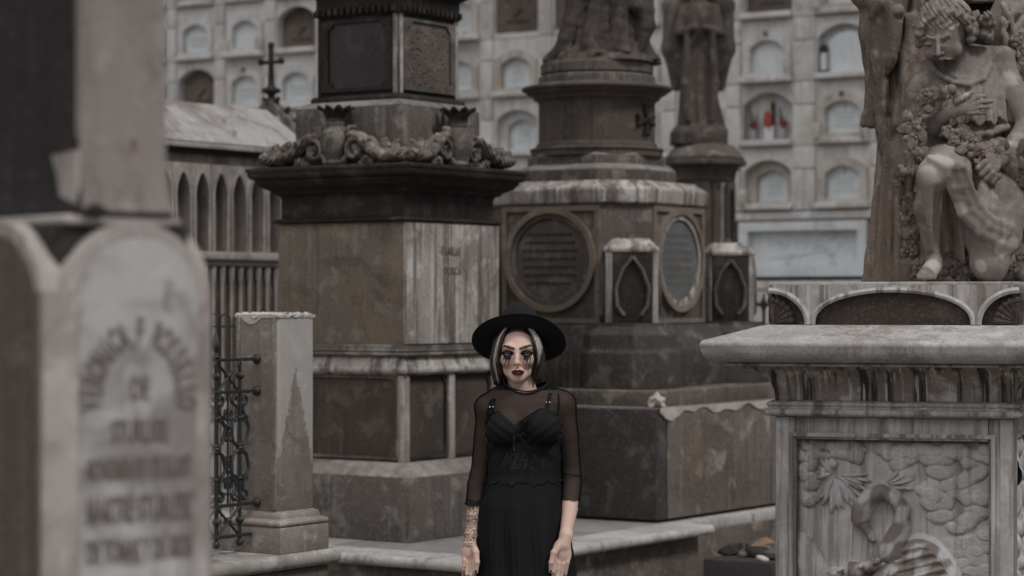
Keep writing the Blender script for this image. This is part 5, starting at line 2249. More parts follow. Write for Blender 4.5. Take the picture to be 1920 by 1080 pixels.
# ------------------------------------------------------------ near tomb at left, out of focus
def near_tomb():
    th = math.radians(42)
    e = Vector((math.cos(th), math.sin(th), 0))
    f = Vector((-math.sin(th), math.cos(th), 0))
    dc = 3.7
    cor = Vector((px(95, dc), dc, 0))
    h = .158
    C = cor + e * h + f * h
    Z = lambda y, d=3.77: pz(y, d)
    root = thing('near_tomb', 'large blurred tomb in the left foreground with arched lettered marble plaque', 'tomb', C, th)
    zt = Z(402)
    zsp = Z(545)
    ch = .024
    tower('lower_body', (h, h, ch), [(0, 0), (0, zsp)], M_FGLT, root)
    tower('recessed_core', (h - .028, h - .028, ch), [(0, zsp), (0, zt - .016)], M_FGDK, root)
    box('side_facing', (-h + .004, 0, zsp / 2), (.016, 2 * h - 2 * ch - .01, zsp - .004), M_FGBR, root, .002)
    R = .130
    for side in range(4):
        M = face_matrix(side, h)
        outer = arch_loop(R, zsp - .002, zsp, zt - zsp - .010, 26)
        inner = arch_loop(R - .020, zsp - .002, zsp, zt - zsp - .032, 26)
        bm = bmesh.new()
        ring_bm(bm, outer, inner, .0, .05, False, M)
        obj('arch_ring', bm, M_FGLT, root)
        inn = arch_loop(R - .022, .12, zsp, zt - zsp - .034, 26)
        bm = bmesh.new()
        plate_bm(bm, inn, -.0045 if side != 3 else -.0055, .04, M)
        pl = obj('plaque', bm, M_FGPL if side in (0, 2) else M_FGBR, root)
        if side == 0:
            bm = bmesh.new()
            MM = face_matrix(0, h + .0058)
            lines = [('DE', 748, .040, .034), ('STURLESE', 828, .040, .105), ('MONUMENTO DE ILLUST', 895, .037, .196), ('MARTRE STURLESE', 976, .046, .196), ('DE TOMAS Y DE RIOS', 1049, .040, .196)]
            for txt, yy, cap, tgt in lines:
                me = text_mesh(txt, cap / .72 * .8, .6, .0008, 1.0, .03)
                co = [v.co.x for v in me.vertices]
                me.transform(Matrix.Diagonal((tgt / (max(co) - min(co)), 1.12, 1, 1)))
                me.transform(MM @ Matrix.Translation((.0, 0, pz(yy, 3.80))) @ TEXT_UP)
                bm.from_mesh(me)
            arc = 'VERONICA F ROSSELLO'
            for i, c_ in enumerate(arc):
                if c_ == ' ':
                    continue
                a = math.radians(184 - 188 * i / (len(arc) - 1))
                me = text_mesh(c_, .056, .48, .0008, 1.0, .03)
                a2 = a - math.pi / 2
                cx, cz_ = .070 * math.cos(a), pz(748, 3.80) + .088 * math.sin(a)
                me.transform(MM @ Matrix.Translation((cx, 0, cz_)) @ Matrix.Rotation(-a2, 4, 'Y') @ TEXT_UP)
                bm.from_mesh(me)
            obj('inscription', bm, M_LETTER, pl, 0)
    sc = (.146 - h, .16 - h)
    tower('ledge', (.105, .140, 0), [(0, zt - .016), (.004, zt - .014), (.004, zt - .004), (-.01, zt)], M_FGLT, root, c=sc)
    hx, hy = .078, .132
    z2 = 3.3
    tower('shaft', (hx, hy, .0), prof(('', .012, zt + .001), ('', .012, zt + .010), ('vex', .0, zt + .13), ('', 0, z2 - .9), ('', -.008, z2)), M_FGDK, root, c=sc, bev=.003)
    # pale facing slab on the right hand side
    bm = bmesh.new()
    P = [(.013, zt + .004), (.013, zt + .010)] + [(.012 * (1 - math.sin(math.pi / 2 * i / 8)) + .001, zt + .010 + .12 * (1 - math.cos(math.pi / 2 * i / 8))) for i in range(1, 9)] + [(.0, z2 - .9)]
    A = [bm.verts.new((-hx - o * .1, -hy - o - .005, z)) for o, z in P]
    B = [bm.verts.new((hx + o, -hy - o - .005, z)) for o, z in P]
    A2 = [bm.verts.new((-hx - o * .1, -hy + .01, z)) for o, z in P]
    B2 = [bm.verts.new((hx + o, -hy + .01, z)) for o, z in P]
    n = len(P)
    for i in range(n - 1):
        bm.faces.new((A[i], B[i], B[i + 1], A[i + 1]))
        bm.faces.new((A[i], A[i + 1], A2[i + 1], A2[i]))
        bm.faces.new((B[i], B2[i], B2[i + 1], B[i + 1]))
        bm.faces.new((A2[i], A2[i + 1], B2[i + 1], B2[i]))
    bm.faces.new((A[0], A2[0], B2[0], B[0]))
    bm.faces.new((A[-1], B[-1], B2[-1], A2[-1]))
    bmesh.ops.translate(bm, vec=(sc[0], sc[1], 0), verts=bm.verts)
    obj('pale_facing', bm, M_FGSHAFT, root)
    M = Matrix.Translation((sc[0], sc[1], 0)) @ face_matrix(0, hy)
    bm = bmesh.new()
    plate_bm(bm, [(.006 * math.cos(a) + .018, .017 * math.sin(a) + Z(275)) for a in [2 * math.pi * i / 16 for i in range(16)]], -.0065, -.001, M)
    obj('rusty_plug', bm, M_RUST, root)
    # chipped pale wedge left on the dark side of the arris, and a dark chip at the foot
    bm = bmesh.new()
    zc = Z(330)
    M = Matrix.Translation((sc[0], sc[1], 0)) @ face_matrix(3, hx)
    plate_bm(bm, [(hy + .004, zc + .040), (hy - .07, zc + .034), (hy - .055, zc + .008), (hy - .045, zc - .03), (hy + .004, zc - .045)], -.008, .004, M)
    obj('chipped_corner', bm, M_FGLT, root)
    bm = bmesh.new()
    M = Matrix.Translation((sc[0], sc[1], 0)) @ face_matrix(0, hy + .0245)
    plate_bm(bm, [(-hx - .0, zt + .002), (-hx + .035, zt + .002), (-hx + .028, zt + .013), (-hx + .012, zt + .017), (-hx, zt + .012)], -.004, .004, M)
    obj('dark_chip', bm, M_FGDK, root)


near_tomb()
# ------------------------------------------------------------ statues on the carved pedestal
AD = 10.4
ASC = FPX / AD


def A3(x, y, dy=0.0):
    return ((x - 1700) / ASC, dy, (530 - y) / ASC)


AROOT = Vector((px(1700, AD), AD, RPZ))


def kneeling_angel():
    root = thing('kneeling_angel', 'kneeling stone angel with curly hair looking down, hand on chest, holding garlands', 'statue', AROOT)
    F = Field((-.20, -.48, -.012), (.68, .34, 1.34), .0058)
    E = lambda x, y, dy, r, k=.02, rot=None, mode='u': F.ell(A3(x, y, dy), r, k, rot, mode)
    Cc = lambda pts, rs, k=.02, flat=None, mode='u': F.chain([A3(*p) for p in pts], rs, k, flat, mode)
    Rq = lambda ax, deg: Matrix.Rotation(math.radians(deg), 4, ax).to_quaternion()
    # trunk
    E(1812, 300, .06, (.19, .15, .14), .04)
    E(1806, 245, .0, (.135, .12, .14), .05)
    E(1806, 175, .0, (.165, .115, .15), .05)
    Cc([(1745, 138, .02), (1806, 128, .02), (1878, 128, .03)], [.06, .08, .065], .04)
    Cc([(1802, 128, -.01), (1786, 95, -.06)], [.062, .055], .03)
    # head, tilted forward and to its right
    E(1775, 48, -.07, (.094, .115, .118), .02, Rq('X', 18))
    E(1769, 76, -.115, (.070, .082, .078), .03)
    E(1771, 101, -.165, (.026, .026, .02), .022)
    Cc([(1748, 92, -.11), (1768, 104, -.155)], [.02, .018], .02)
    Cc([(1797, 92, -.10), (1776, 104, -.155)], [.02, .018], .02)
    # features
    Cc([(1762, 52, -.184), (1760.5, 81, -.224)], [.008, .0115], .008)
    E(1755, 83, -.200, (.007, .010, .006), .006)
    E(1767, 83, -.200, (.007, .010, .006), .006)
    E(1744, 62, -.205, (.023, .018, .013), .012, None, 's')
    E(1779, 62, -.203, (.023, .018, .013), .012, None, 's')
    E(1744, 64, -.178, (.017, .014, .0095), .004)
    E(1779, 64, -.176, (.017, .014, .0095), .004)
    Cc([(1732, 56, -.160), (1744, 51, -.180), (1755, 55, -.188)], [.006, .007, .006], .008)
    Cc([(1769, 55, -.190), (1780, 51, -.184), (1793, 57, -.160)], [.006, .007, .006], .008)
    E(1744, 84, -.165, (.020, .020, .024), .03)
    E(1793, 84, -.152, (.020, .020, .024), .03)
    Cc([(1755, 93, -.192), (1763, 91.5, -.201), (1772, 93, -.194)], [.003, .0052, .003], .005)
    Cc([(1757, 96.5, -.192), (1763, 97.5, -.199), (1770, 96.5, -.193)], [.003, .0055, .003], .004)
    # hair: rolled curls round the brow and nape
    rr = random.Random(21)
    E(1778, 30, -.05, (.108, .118, .098), .015)
    for row, (rad, dy0, r0) in enumerate(((.106, -.125, .021), (.118, -.09, .022), (.120, -.04, .024), (.112, .02, .026))):
        for i in range(15):
            a = math.radians(-18 + 216 * i / 14)
            cx = 1776 + ASC * rad * math.cos(a) * .98
            cy = 55 - ASC * rad * math.sin(a) * .92
            dd = dy0 - .02 * math.sin(a) + rr.uniform(-.008, .008)
            E(cx + rr.uniform(-3, 3), cy + rr.uniform(-3, 3), dd, (r0 * rr.uniform(.8, 1.2), r0, r0 * rr.uniform(.8, 1.1)), .006)
    for i in range(16):
        cx, cy = 1834 + rr.uniform(-10, 24), 52 + rr.uniform(-22, 34)
        E(cx, cy, rr.uniform(-.06, .0), (.022, .022, .02), .006)
    Cc([(1852, 62, -.02), (1864, 54, -.03), (1862, 42, -.03), (1850, 40, -.02)], [.012, .012, .01, .008], .004)
    # raised knee
    Cc([(1795, 312, .0), (1755, 318, -.18), (1727, 335, -.31)], [.115, .092, .070], .03)
    E(1725, 338, -.325, (.067, .062, .068), .02)
    Cc([(1722, 350, -.31), (1719, 395, -.255), (1726, 450, -.245), (1732, 485, -.245)], [.054, .056, .037, .031], .015)
    Cc([(1714, 355, -.36), (1722, 470, -.28)], [.02, .012], .02)
    Cc([(1734, 490, -.235), (1738, 512, -.21)], [.033, .030], .02)
    Cc([(1730, 500, -.27), (1708, 518, -.37), (1698, 521, -.42)], [.038, .03, .022], .015)
    for i in range(5):
        Cc([(1694 + i * 7.5, 519, -.40 + i * .008), (1690 + i * 7.5, 523, -.445 + i * .01)], [.0125, .0105], .003)
    # kneeling leg under cloth
    Cc([(1850, 315, .0), (1848, 400, -.14), (1845, 440, -.18)], [.15, .135, .125], .03)
    Cc([(1848, 400, -.12), (1838, 492, -.20)], [.095, .082], .02)
    E(1836, 494, -.215, (.078, .07, .078), .02)
    Cc([(1842, 508, -.14), (1885, 508, .12)], [.06, .055], .03)
    Cc([(1872, 480, -.06), (1890, 512, .0)], [.06, .055], .02)
    # cloth: hem rolling from the knee round to the far side
    for k, (o, r) in enumerate(((0, .021), (9, .018), (18, .022), (30, .017))):
        Cc([(1716 + o, 306 - o * .1, -.36 + o * .002), (1742 + o, 322, -.385), (1757 + o, 360 - o * .2, -.36), (1778 + o, 405 - o * .4, -.325), (1812 + o * .8, 440 - o * .7, -.31), (1850 + o * .5, 458 - o * .9, -.29), (1884, 466 - o, -.22)], [r * .7, r, r, r, r, r, r * .8], .012)
    Cc([(1795, 295, -.12), (1780, 330, -.26), (1795, 380, -.27)], [.05, .04, .03], .03)
    Cc([(1830, 345, -.2), (1815, 385, -.28), (1822, 350, -.25)], [.03, .022, .02], .015)
    Cc([(1842, 345, -.2), (1822, 395, -.29)], [.022, .02], .012)
    Cc([(1862, 340, -.14), (1836, 400, -.27), (1822, 425, -.3)], [.022, .02, .018], .015)
    # tunic: pleats from the neck band down to an uneven hem
    zt_ = [A3(0, v)[2] for v in (250, 235, 200, 160, 128, 112)]
    rx_ = [.182, .176, .162, .152, .128, .10]
    ry_ = [.150, .146, .136, .124, .104, .08]
    cx_ = A3(1811, 0)[0]

    def tunic(X, Y, Z):
        a_ = np.interp(Z, zt_, rx_)
        b_ = np.interp(Z, zt_, ry_)
        x, y = (X - cx_) / a_, (Y - .0) / b_
        th = np.arctan2(y, x)
        r = np.sqrt(x * x + y * y)
        g = np.clip((zt_[3] - Z) / .12 + .55, .2, 1.25)
        m = .055 * ridge(th * 7.5 + .6 * np.sin(th * 3) + .4 * np.sin(Z * 22)) * g + .03 * ridge(th * 16 + 1.3) * g
        d = (r - 1 - m) * np.minimum(a_, b_) * .8
        hem = A3(0, 237)[2] + .012 * np.sin(th * 15 + .5) + .02 * (np.abs(x) > .6)
        neck_ = A3(0, 146)[2] + .75 * np.maximum(0, np.abs(X - A3(1800, 0)[0]) - .03) + .25 * np.maximum(0, Y)
        return np.maximum(d, np.maximum(hem - Z, Z - neck_))
    F.put(tunic, (cx_ - .2, -.17, zt_[0]), (cx_ + .2, .17, zt_[5]), .004)
    Cc([(1744, 118, -.02), (1752, 142, -.09), (1778, 160, -.125), (1806, 164, -.13), (1834, 152, -.115), (1850, 128, -.07), (1853, 112, -.02)], [.011, .011, .012, .012, .012, .011, .011], .008)
    Cc([(1742, 240, -.08), (1770, 254, -.11), (1806, 258, -.12), (1846, 252, -.11), (1880, 240, -.06)], [.02, .016, .018, .016, .02], .012)
    # soft cross folds on lap
    for i in range(7):
        Cc([(1762 + 14 * i, 268 + 3 * i, -.09), (1772 + 12 * i, 300 + 4 * i, -.12 - .01 * i)], [.012, .014], .012)
    F.disp(lambda X, Y, Z: .0014 * vnoise(X, Y, Z, 70, 2))
    nx, _, nz_ = A3(1800, 40)
    z_lo, z_hi = A3(0, 238)[2], A3(0, 150)[2]
    xa_, xb_ = A3(1745, 0)[0], A3(1892, 0)[0]

    def win(v, a, b, w):
        return np.clip((v - a) / w, 0, 1) * np.clip((b - v) / w, 0, 1)
    F.disp(lambda X, Y, Z: -.004 * ridge((X + .6 * Z) * 60) * win(Z, A3(0, 310)[2], A3(0, 250)[2], .03) * win(X, A3(1760, 0)[0], A3(1880, 0)[0], .03) * (Y < .05))
    # right arm of the figure: folded to the breast
    Cc([(1738, 140, .01), (1722, 180, -.01), (1713, 238, -.03)], [.062, .056, .048], .02)
    Cc([(1713, 238, -.03), (1740, 240, -.12), (1768, 218, -.2)], [.048, .044, .031], .012)
    E(1785, 210, -.215, (.046, .024, .034), .012, Rq('Y', -14))
    for (x0, y0, x1, y1, x2, y2, r) in ((1797, 200, 1815, 190, 1829, 187, .0115), (1799, 207, 1822, 199, 1843, 197, .0115), (1799, 214, 1820, 209, 1838, 208, .011), (1797, 221, 1814, 219, 1829, 219, .010)):
        Cc([(x0, y0, -.222), (x1, y1, -.222), (x2, y2, -.195)], [r, r, r * .8], .0035)
    Cc([(1775, 200, -.235), (1790, 189, -.24), (1805, 181, -.225)], [.014, .012, .009], .005)
    # left arm: down across to the lap
    Cc([(1880, 135, .03), (1902, 180, .0), (1924, 235, -.06)], [.070, .060, .050], .02)
    Cc([(1924, 235, -.06), (1893, 275, -.13), (1856, 306, -.21)], [.050, .047, .033], .012)
    E(1836, 318, -.235, (.044, .034, .048), .012, Rq('Y', 35))
    for i, (x, y) in enumerate(((1812, 322), (1818, 334), (1827, 343), (1838, 348))):
        Cc([(x + 12, y - 12, -.265), (x, y, -.262), (x + 3, y + 9, -.235)], [.0135, .013, .011], .0035)
    zt = A3(0, 38)[2]
    F.disp(lambda X, Y, Z: (-.0050 * np.sin(X * 210 + 60 * Z + 2.5 * np.sin(Z * 110 + X * 50)) * (Z > zt) + 0 * Y))
    P, Q = F.mesh()
    # bow and turn the head on the neck
    za_, zb2 = A3(0, 122)[2], A3(0, 92)[2]
    wgt = np.clip((P[:, 2] - za_) / (zb2 - za_), 0, 1) * np.clip((P[:, 1] * -1 + .16) / .05, 0, 1)
    wgt = wgt * wgt * (3 - 2 * wgt)
    pv = np.array(A3(1795, 108, -.03))
    pit, yaw, rol = math.radians(17) * wgt, math.radians(-12) * wgt, math.radians(-5) * wgt
    q = P - pv
    y1 = q[:, 1] * np.cos(pit) - q[:, 2] * np.sin(pit)
    z1 = q[:, 1] * np.sin(pit) + q[:, 2] * np.cos(pit)
    x2 = q[:, 0] * np.cos(yaw) - y1 * np.sin(yaw)
    y2 = q[:, 0] * np.sin(yaw) + y1 * np.cos(yaw)
    x3 = x2 * np.cos(rol) + z1 * np.sin(rol)
    z3 = -x2 * np.sin(rol) + z1 * np.cos(rol)
    P = np.stack([x3, y2, z3], 1) + pv
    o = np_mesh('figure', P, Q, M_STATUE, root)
    # rain-bleached patches and painted highlights on knees, shin, foot, forearm and brow
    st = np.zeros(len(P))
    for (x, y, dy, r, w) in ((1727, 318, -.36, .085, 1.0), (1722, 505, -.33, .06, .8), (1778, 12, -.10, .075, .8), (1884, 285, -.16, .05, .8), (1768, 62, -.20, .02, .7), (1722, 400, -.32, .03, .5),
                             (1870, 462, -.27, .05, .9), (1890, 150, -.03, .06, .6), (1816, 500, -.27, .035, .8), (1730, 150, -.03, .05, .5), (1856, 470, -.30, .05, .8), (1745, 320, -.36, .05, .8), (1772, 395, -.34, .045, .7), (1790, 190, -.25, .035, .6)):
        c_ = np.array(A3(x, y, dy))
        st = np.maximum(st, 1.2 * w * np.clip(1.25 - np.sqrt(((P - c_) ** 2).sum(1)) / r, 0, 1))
    at = o.data.attributes.new('stain_tint', 'FLOAT', 'POINT')
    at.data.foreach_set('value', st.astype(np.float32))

    # garlands of leaves, fruit and flowers
    def garland(path, width, n, seed, nm='garland', depth=.03):
        rr = random.Random(seed)
        bm = bmesh.new()
        seg = []
        for a, b in zip(path[:-1], path[1:]):
            seg.append((Vector(A3(*a)), Vector(A3(*b))))
        Ls = [(b - a).length for a, b in seg]
        T = sum(Ls)
        for i in range(n):
            s = T * (i + rr.random()) / n
            j = 0
            while j < len(Ls) - 1 and s > Ls[j]:
                s -= Ls[j]
                j += 1
            a, b = seg[j]
            p = a.lerp(b, min(1, s / Ls[j]))
            p = p + Vector((rr.uniform(-1, 1) * width, rr.uniform(-1, .6) * depth, rr.uniform(-1, 1) * width * .6))
            kd = rr.random()
            M = Matrix.Translation(p) @ Matrix.Rotation(rr.uniform(-.7, .7), 4, 'Z') @ Matrix.Rotation(rr.uniform(0, 6.28), 4, 'Y') @ Matrix.Rotation(rr.uniform(-.5, .5), 4, 'X')
            if kd < .12:      # fruit
                ball_bm(bm, tuple(p), rr.uniform(.011, .024), seg=8)
            elif kd < .36:    # five petalled flower facing out
                for q in range(5):
                    an = q * 2 * math.pi / 5
                    c = M @ Vector((.017 * math.cos(an), -.004, .017 * math.sin(an)))
                    ball_bm(bm, tuple(c), .0125, (1, .5, 1), 8)
                ball_bm(bm, tuple(M @ Vector((0, -.012, 0))), .008, seg=6)
            else:             # leaf
                L = rr.uniform(.035, .075)
                W = L * .34
                vs = [bm.verts.new(M @ Vector(c)) for c in ((0, 0, 0), (W, -.006, L * .4), (W * .7, -.004, L * .75), (0, .004, L), (-W * .7, -.004, L * .75), (-W, -.006, L * .4))]
                mid = [bm.verts.new(M @ Vector(c)) for c in ((0, -.012, L * .45), (0, .012, L * .45))]
                for m_ in mid:
                    for q in range(6):
                        bm.faces.new((vs[q], vs[(q + 1) % 6], m_))
        # woven core so that the bunch is solid
        pts = [Vector(A3(*p)) for p in path]
        tube_bm(bm, pts, [width * .75] * len(pts), 8)
        return obj(nm, bm, M_GARLAND, root, 50)
    garland([(1760, 180, -.2), (1735, 188, -.22), (1712, 205, -.2), (1700, 235, -.2), (1694, 275, -.22), (1690, 320, -.22), (1690, 370, -.16), (1694, 420, -.12), (1700, 470, -.1), (1712, 515, -.1)], .032, 170, 1)
    garland([(1764, 245, -.17), (1784, 270, -.2), (1806, 288, -.22), (1838, 292, -.22)], .03, 60, 2)
    garland([(1868, 290, -.2), (1890, 335, -.16), (1900, 380, -.1), (1908, 430, -.06), (1902, 480, -.05), (1910, 520, -.05)], .045, 170, 3)
    garland([(1775, 505, -.1), (1800, 512, -.12), (1770, 490, -.05)], .035, 30, 4)
    garland([(1925, 60, .05), (1915, 120, .04), (1925, 180, .03)], .035, 60, 5, 'feathered_relief')
    # wings: the far one rises at the right edge, the near one peeps left of the head
    for (pts, rs, sd, cx) in (([(1900, 120, .16), (1890, 40, .12), (1905, 4, .1), (1940, 30, .12), (1955, 140, .14), (1950, 260, .12), (1930, 330, .12)], [.05, .065, .06, .08, .09, .07, .03], 1, 1920),
                              ([(1694, 20, .12), (1691, 14, .10)], [.026, .028], -1, 1715)):
        W = Field((-.1, -.05, .35), (.72, .36, 1.35), .0085)
        W.chain([A3(*p) for p in pts], rs, .03, flat=(1, .6, 1))
        rr9 = random.Random(9)
        if sd > 0:
            for i in range(12):
                x = 1898 + 6 * i
                W.chain([A3(x, 60 + 6 * i, .09), A3(x - 4, 200 + 4 * i, .08), A3(x - 8, 290 + 6 * (i % 3), .10)], [.016, .018, .009], .004)
            for i in range(30):
                W.ell(A3(1890 + 13 * (i % 5) + rr9.uniform(-5, 5), 18 + 20 * (i // 5) + rr9.uniform(-6, 6), .06), (rr9.uniform(.012, .018), .016, rr9.uniform(.026, .04)), .003, Matrix.Rotation(rr9.uniform(-.4, .4), 4, 'Y').to_quaternion())
        P, Q = W.mesh()
        np_mesh('wing', P, Q, M_STATUE, root)


M_GARLAND = stone("carved_garland_stone", (0.19, 0.155, 0.132), (0.07, 0.056, 0.048), (0.40, 0.36, 0.32), streak=0.1, k_light=.6, scale=5, seed=71)
kneeling_angel()


def tall_robed_figure():
    d = 10.85
    sc = FPX / d
    B = lambda x, y, dy=0.0: ((x - 1715) / sc, dy, (527 - y) / sc)
    z0 = RPZ
    root = thing('tall_draped_statue', 'tall brown streaked marble statue in long hanging robes behind the kneeling angel', 'statue', (px(1715, d), d, z0))
    F = Field((-.34, -.3, -.01), (.34, .3, 2.0), .011)
    zs = [0, .1, .35, .7, 1.0, 1.25, 1.5, 1.62]
    drape_field(F, zs, [.0, .0, .0, .01, .0, 0, 0, 0], [0] * 8, [.205, .195, .17, .15, .17, .16, .19, .12], [.17, .16, .15, .14, .14, .13, .13, .09], 12, .17, .6, 12)
    Cc = lambda pts, rs, k=.015, flat=None: F.chain([B(*p) for p in pts], rs, k, flat)
    # straight long folds of the under robe
    for i, x in enumerate((1640, 1652, 1668, 1684, 1700)):
        Cc([(x + 22, 230, -.12), (x + 8, 380, -.15), (x + 2, 520, -.15 - .004 * i)], [.018, .022, .026], .005)
    # cloak falling at the left in overlapping pleats
    Cc([(1650, -150, -.05), (1632, -20, -.06), (1624, 60, -.06), (1634, 150, -.06), (1628, 226, -.05)], [.07, .05, .042, .034, .03], .02)
    Cc([(1660, -120, -.1), (1648, 20, -.12), (1640, 110, -.12), (1650, 200, -.1), (1646, 270, -.08)], [.06, .045, .04, .04, .02], .012)
    Cc([(1690, -60, -.14), (1668, 30, -.17), (1660, 110, -.16), (1655, 140, -.15)], [.04, .04, .03, .012], .008)
    Cc([(1680, -40, -.16), (1640, 10, -.17), (1626, 34, -.15)], [.03, .03, .02], .008)
    Cc([(1700, 40, -.15), (1690, 150, -.16), (1670, 230, -.14), (1650, 285, -.1)], [.035, .035, .03, .012], .012)
    Cc([(1712, 60, -.15), (1708, 200, -.16), (1690, 330, -.15), (1672, 440, -.15)], [.03, .028, .028, .02], .012)
    Cc([(1618, 215, -.06), (1612, 232, -.05)], [.022, .012], .008)
    # shoulders, arm, head (above the frame)
    F.ell((0, 0, 1.45), (.2, .13, .16), .04)
    F.cap((0, 0, 1.6), (0, -.02, 1.7), .055, .05, .02)
    F.ell((0, -.03, 1.79), (.075, .09, .105), .01)
    F.chain([(-.18, 0, 1.5), (-.24, -.06, 1.28), (-.12, -.16, 1.2)], [.06, .05, .04], .02)
    F.chain([(.18, 0, 1.5), (.2, -.05, 1.3), (.1, -.16, 1.3)], [.06, .05, .04], .02)
    F.disp(lambda X, Y, Z: .003 * vnoise(X, Y, Z, 60, 7) + .003 * np.sin(X * 160 + 2 * np.sin(Z * 6)))
    P, Q = F.mesh()
    np_mesh('figure', P, Q, M_STATUEOC, root)
    # dark stele behind both figures
    d2 = 11.05
    rt = thing('dark_stele', 'dark stone slab standing behind the kneeling angel', 'slab', (px(1865, d2), d2, RPZ), -RPT)
    zz = pz(8, d2) - RPZ
    box('slab', (0, .02, zz / 2), (.50, .16, zz), M_SOOT, rt, .01)
    box('moulding', (0, .0, zz + .02), (.56, .24, .04), M_MARBLE, rt, .01)
    box('upper_block', (0, .02, zz + .25), (.44, .14, .42), M_SOOT, rt, .01)
    # rocky ground the angel kneels on
    bm = bmesh.new()
    bx(bm, (0, 0, .012), (.92, .62, .03), .008)
    o = box('ground_slab', (px(1700, AD) * 0, 0, 0), (.9, .6, .02), M_STATUE, rt, .004)
    bm.free()
    o.matrix_world = Matrix.Translation((RPC.x, RPC.y, RPZ + .006)) @ Matrix.Rotation(-RPT, 4, 'Z')
    o.parent = None
    bpy.data.objects.remove(o)


tall_robed_figure()
# ------------------------------------------------------------ the woman
WD = 9.0
WSC = FPX / WD


def W3(x, y, dy=0.0):
    return ((x - 978) / WSC, dy, CAMZ + (HOR - y) / WSC)


def woman():
    root = thing('person', 'woman in wide black hat and sheer black dress, dark make-up running from her eyes', 'person', (px(978, WD), WD, 0))
    zs = [.0, .60, .70, .80, .88, .95, 1.00, 1.07, 1.15, 1.21, 1.26, 1.31, 1.35, 1.385, 1.41]
    rx = [.11, .135, .145, .152, .148, .142, .138, .126, .130, .139, .142, .146, .146, .110, .055]
    ry = [.07, .085, .094, .098, .097, .094, .096, .088, .092, .100, .106, .100, .086, .068, .050]
    cxp = [978, 980, 982, 982, 981, 981, 982, 983, 983, 983, 983, 984, 985, 986, 984]
    cx = [(c - 978) / WSC for c in cxp]

    def stack(F, off=0.0, zlo=.6, zhi=1.42, k=.0, fn2=None):
        def fn(X, Y, Z):
            a = np.interp(Z, zs, rx) + off
            b = np.interp(Z, zs, ry) + off
            x = X - np.interp(Z, zs, cx)
            y = Y - .015
            r = np.sqrt(x * x / a ** 2 + y * y / b ** 2) + 1e-6
            g = np.sqrt((x / a ** 2) ** 2 + (y / b ** 2) ** 2) + 1e-6
            d = (r * (r - 1)) / g
            d = np.minimum(d, (r - 1) * np.maximum(a, b))
            d = np.maximum(d, np.maximum(zlo - Z, Z - zhi))
            return d
        F.put(fn, (-.3, -.25, zlo), (.3, .25, zhi), k)

    ARM = {
        -1: ([(917, 766, .015), (909, 820, .02), (901, 880, .03), (895, 908, .02), (888, 950, -.005), (884, 1000, -.03)], [.043, .036, .031, .032, .0265, .0205]),
        1: ([(1054, 759, .015), (1064, 820, .02), (1071, 880, .03), (1072, 908, .02), (1069, 950, -.03), (1060, 998, -.085)], [.045, .038, .032, .0335, .029, .0225]),
    }

    def arms(F, off=0.0, upto=None, k=.02):
        for s, (pts, rs) in ARM.items():
            if off == 0:
                pts = pts[:4] + [tuple(a + (b - a) * .25 for a, b in zip(pts[4], pts[5]))]
                rs = rs[:4] + [rs[4] * .75 + rs[5] * .25]
            q = [W3(*p) for p in pts]
            F.cap(q[0], q[1], rs[0] + off, rs[1] + off, .02)
            F.chain(q[1:], [r + off for r in rs[1:]], .003)

    def shoulders(F, off=0.0):
        F.chain([W3(978, 728, .02), W3(945, 748, .02), W3(915, 764, .015)], [.045 + off, .044 + off, .045 + off], .03)
        F.chain([W3(978, 728, .02), W3(1015, 744, .02), W3(1053, 759, .015)], [.045 + off, .045 + off, .046 + off], .03)

    def bust(F, off=0.0):
        F.ell(W3(948, 800, -.07), (.056 + off, .05 + off, .058 + off), .03)
        F.ell(W3(1016, 800, -.07), (.056 + off, .05 + off, .058 + off), .03)

    def neck(F):
        F.cap(W3(983, 742, .025), W3(973, 700, .015), .052, .048, .025)
        # collar bones
        F.chain([W3(978, 745, -.045), W3(950, 748, -.035), W3(925, 750, -.01)], [.006, .008, .008], .015)
        F.chain([W3(990, 745, -.045), W3(1018, 743, -.035), W3(1045, 745, -.01)], [.006, .008, .008], .015)

    def skin_cols(P):
        n = len(P)
        X = 978 + P[:, 0] * WSC
        Y = HOR - (P[:, 2] - CAMZ) * WSC
        D = P[:, 1]
        base = np.array([.60, .425, .35])
        c = np.tile(base, (n, 1))
        v = vnoise(P[:, 0], P[:, 1], P[:, 2], 90, 4)[:, None]
        c *= 1 + .05 * v
        # tattoos on the forearm at the left
        tz = (X < 912) & (Y > 935) & (Y < 1022) & (D < .03)
        m = vnoise(P[:, 0], P[:, 1] * .3, P[:, 2], 330, 9) + .35 * vnoise(P[:, 0], P[:, 1] * .3, P[:, 2], 700, 10)
        rose = np.abs(np.sin(np.hypot(X - 885, (Y - 975)) * .95 + 1.6 * np.sin(np.arctan2(Y - 975, X - 885) * 3))) < .45
        rose &= np.hypot(X - 885, Y - 975) < 11
        leaf = (np.abs(m) < .20) | (m > .62)
        ink = (tz & (leaf | rose)) * 1.0
        c = c * (1 - ink[:, None] * .92) + np.array([.02, .02, .025]) * ink[:, None] * .92
        return c, X, Y, D

    M_SKIN = vcol_mat("skin", .55, .0, .10, .25, 900)
    # --- body: torso and arms, one surface; finer grids carry on for head and hands
    F = Field((-.30, -.19, .60), (.30, .19, 1.47), .0048)
    stack(F)
    shoulders(F)
    arms(F)
    bust(F, -.002)
    neck(F)
    PB, QB = F.mesh()
    keepB = np.ones(len(QB), bool)
    # --- head
    H = Field((-.12, -.16, 1.34), (.10, .15, 1.68), .0019)
    neck(H)
    H.ell(W3(970.5, 648, .025), (.070, .092, .096), .02)
    H.ell(W3(970, 664, -.018), (.0600, .075, .080), .03)
    H.ell(W3(970.5, 703, -.058), (.024, .026, .0225), .022)
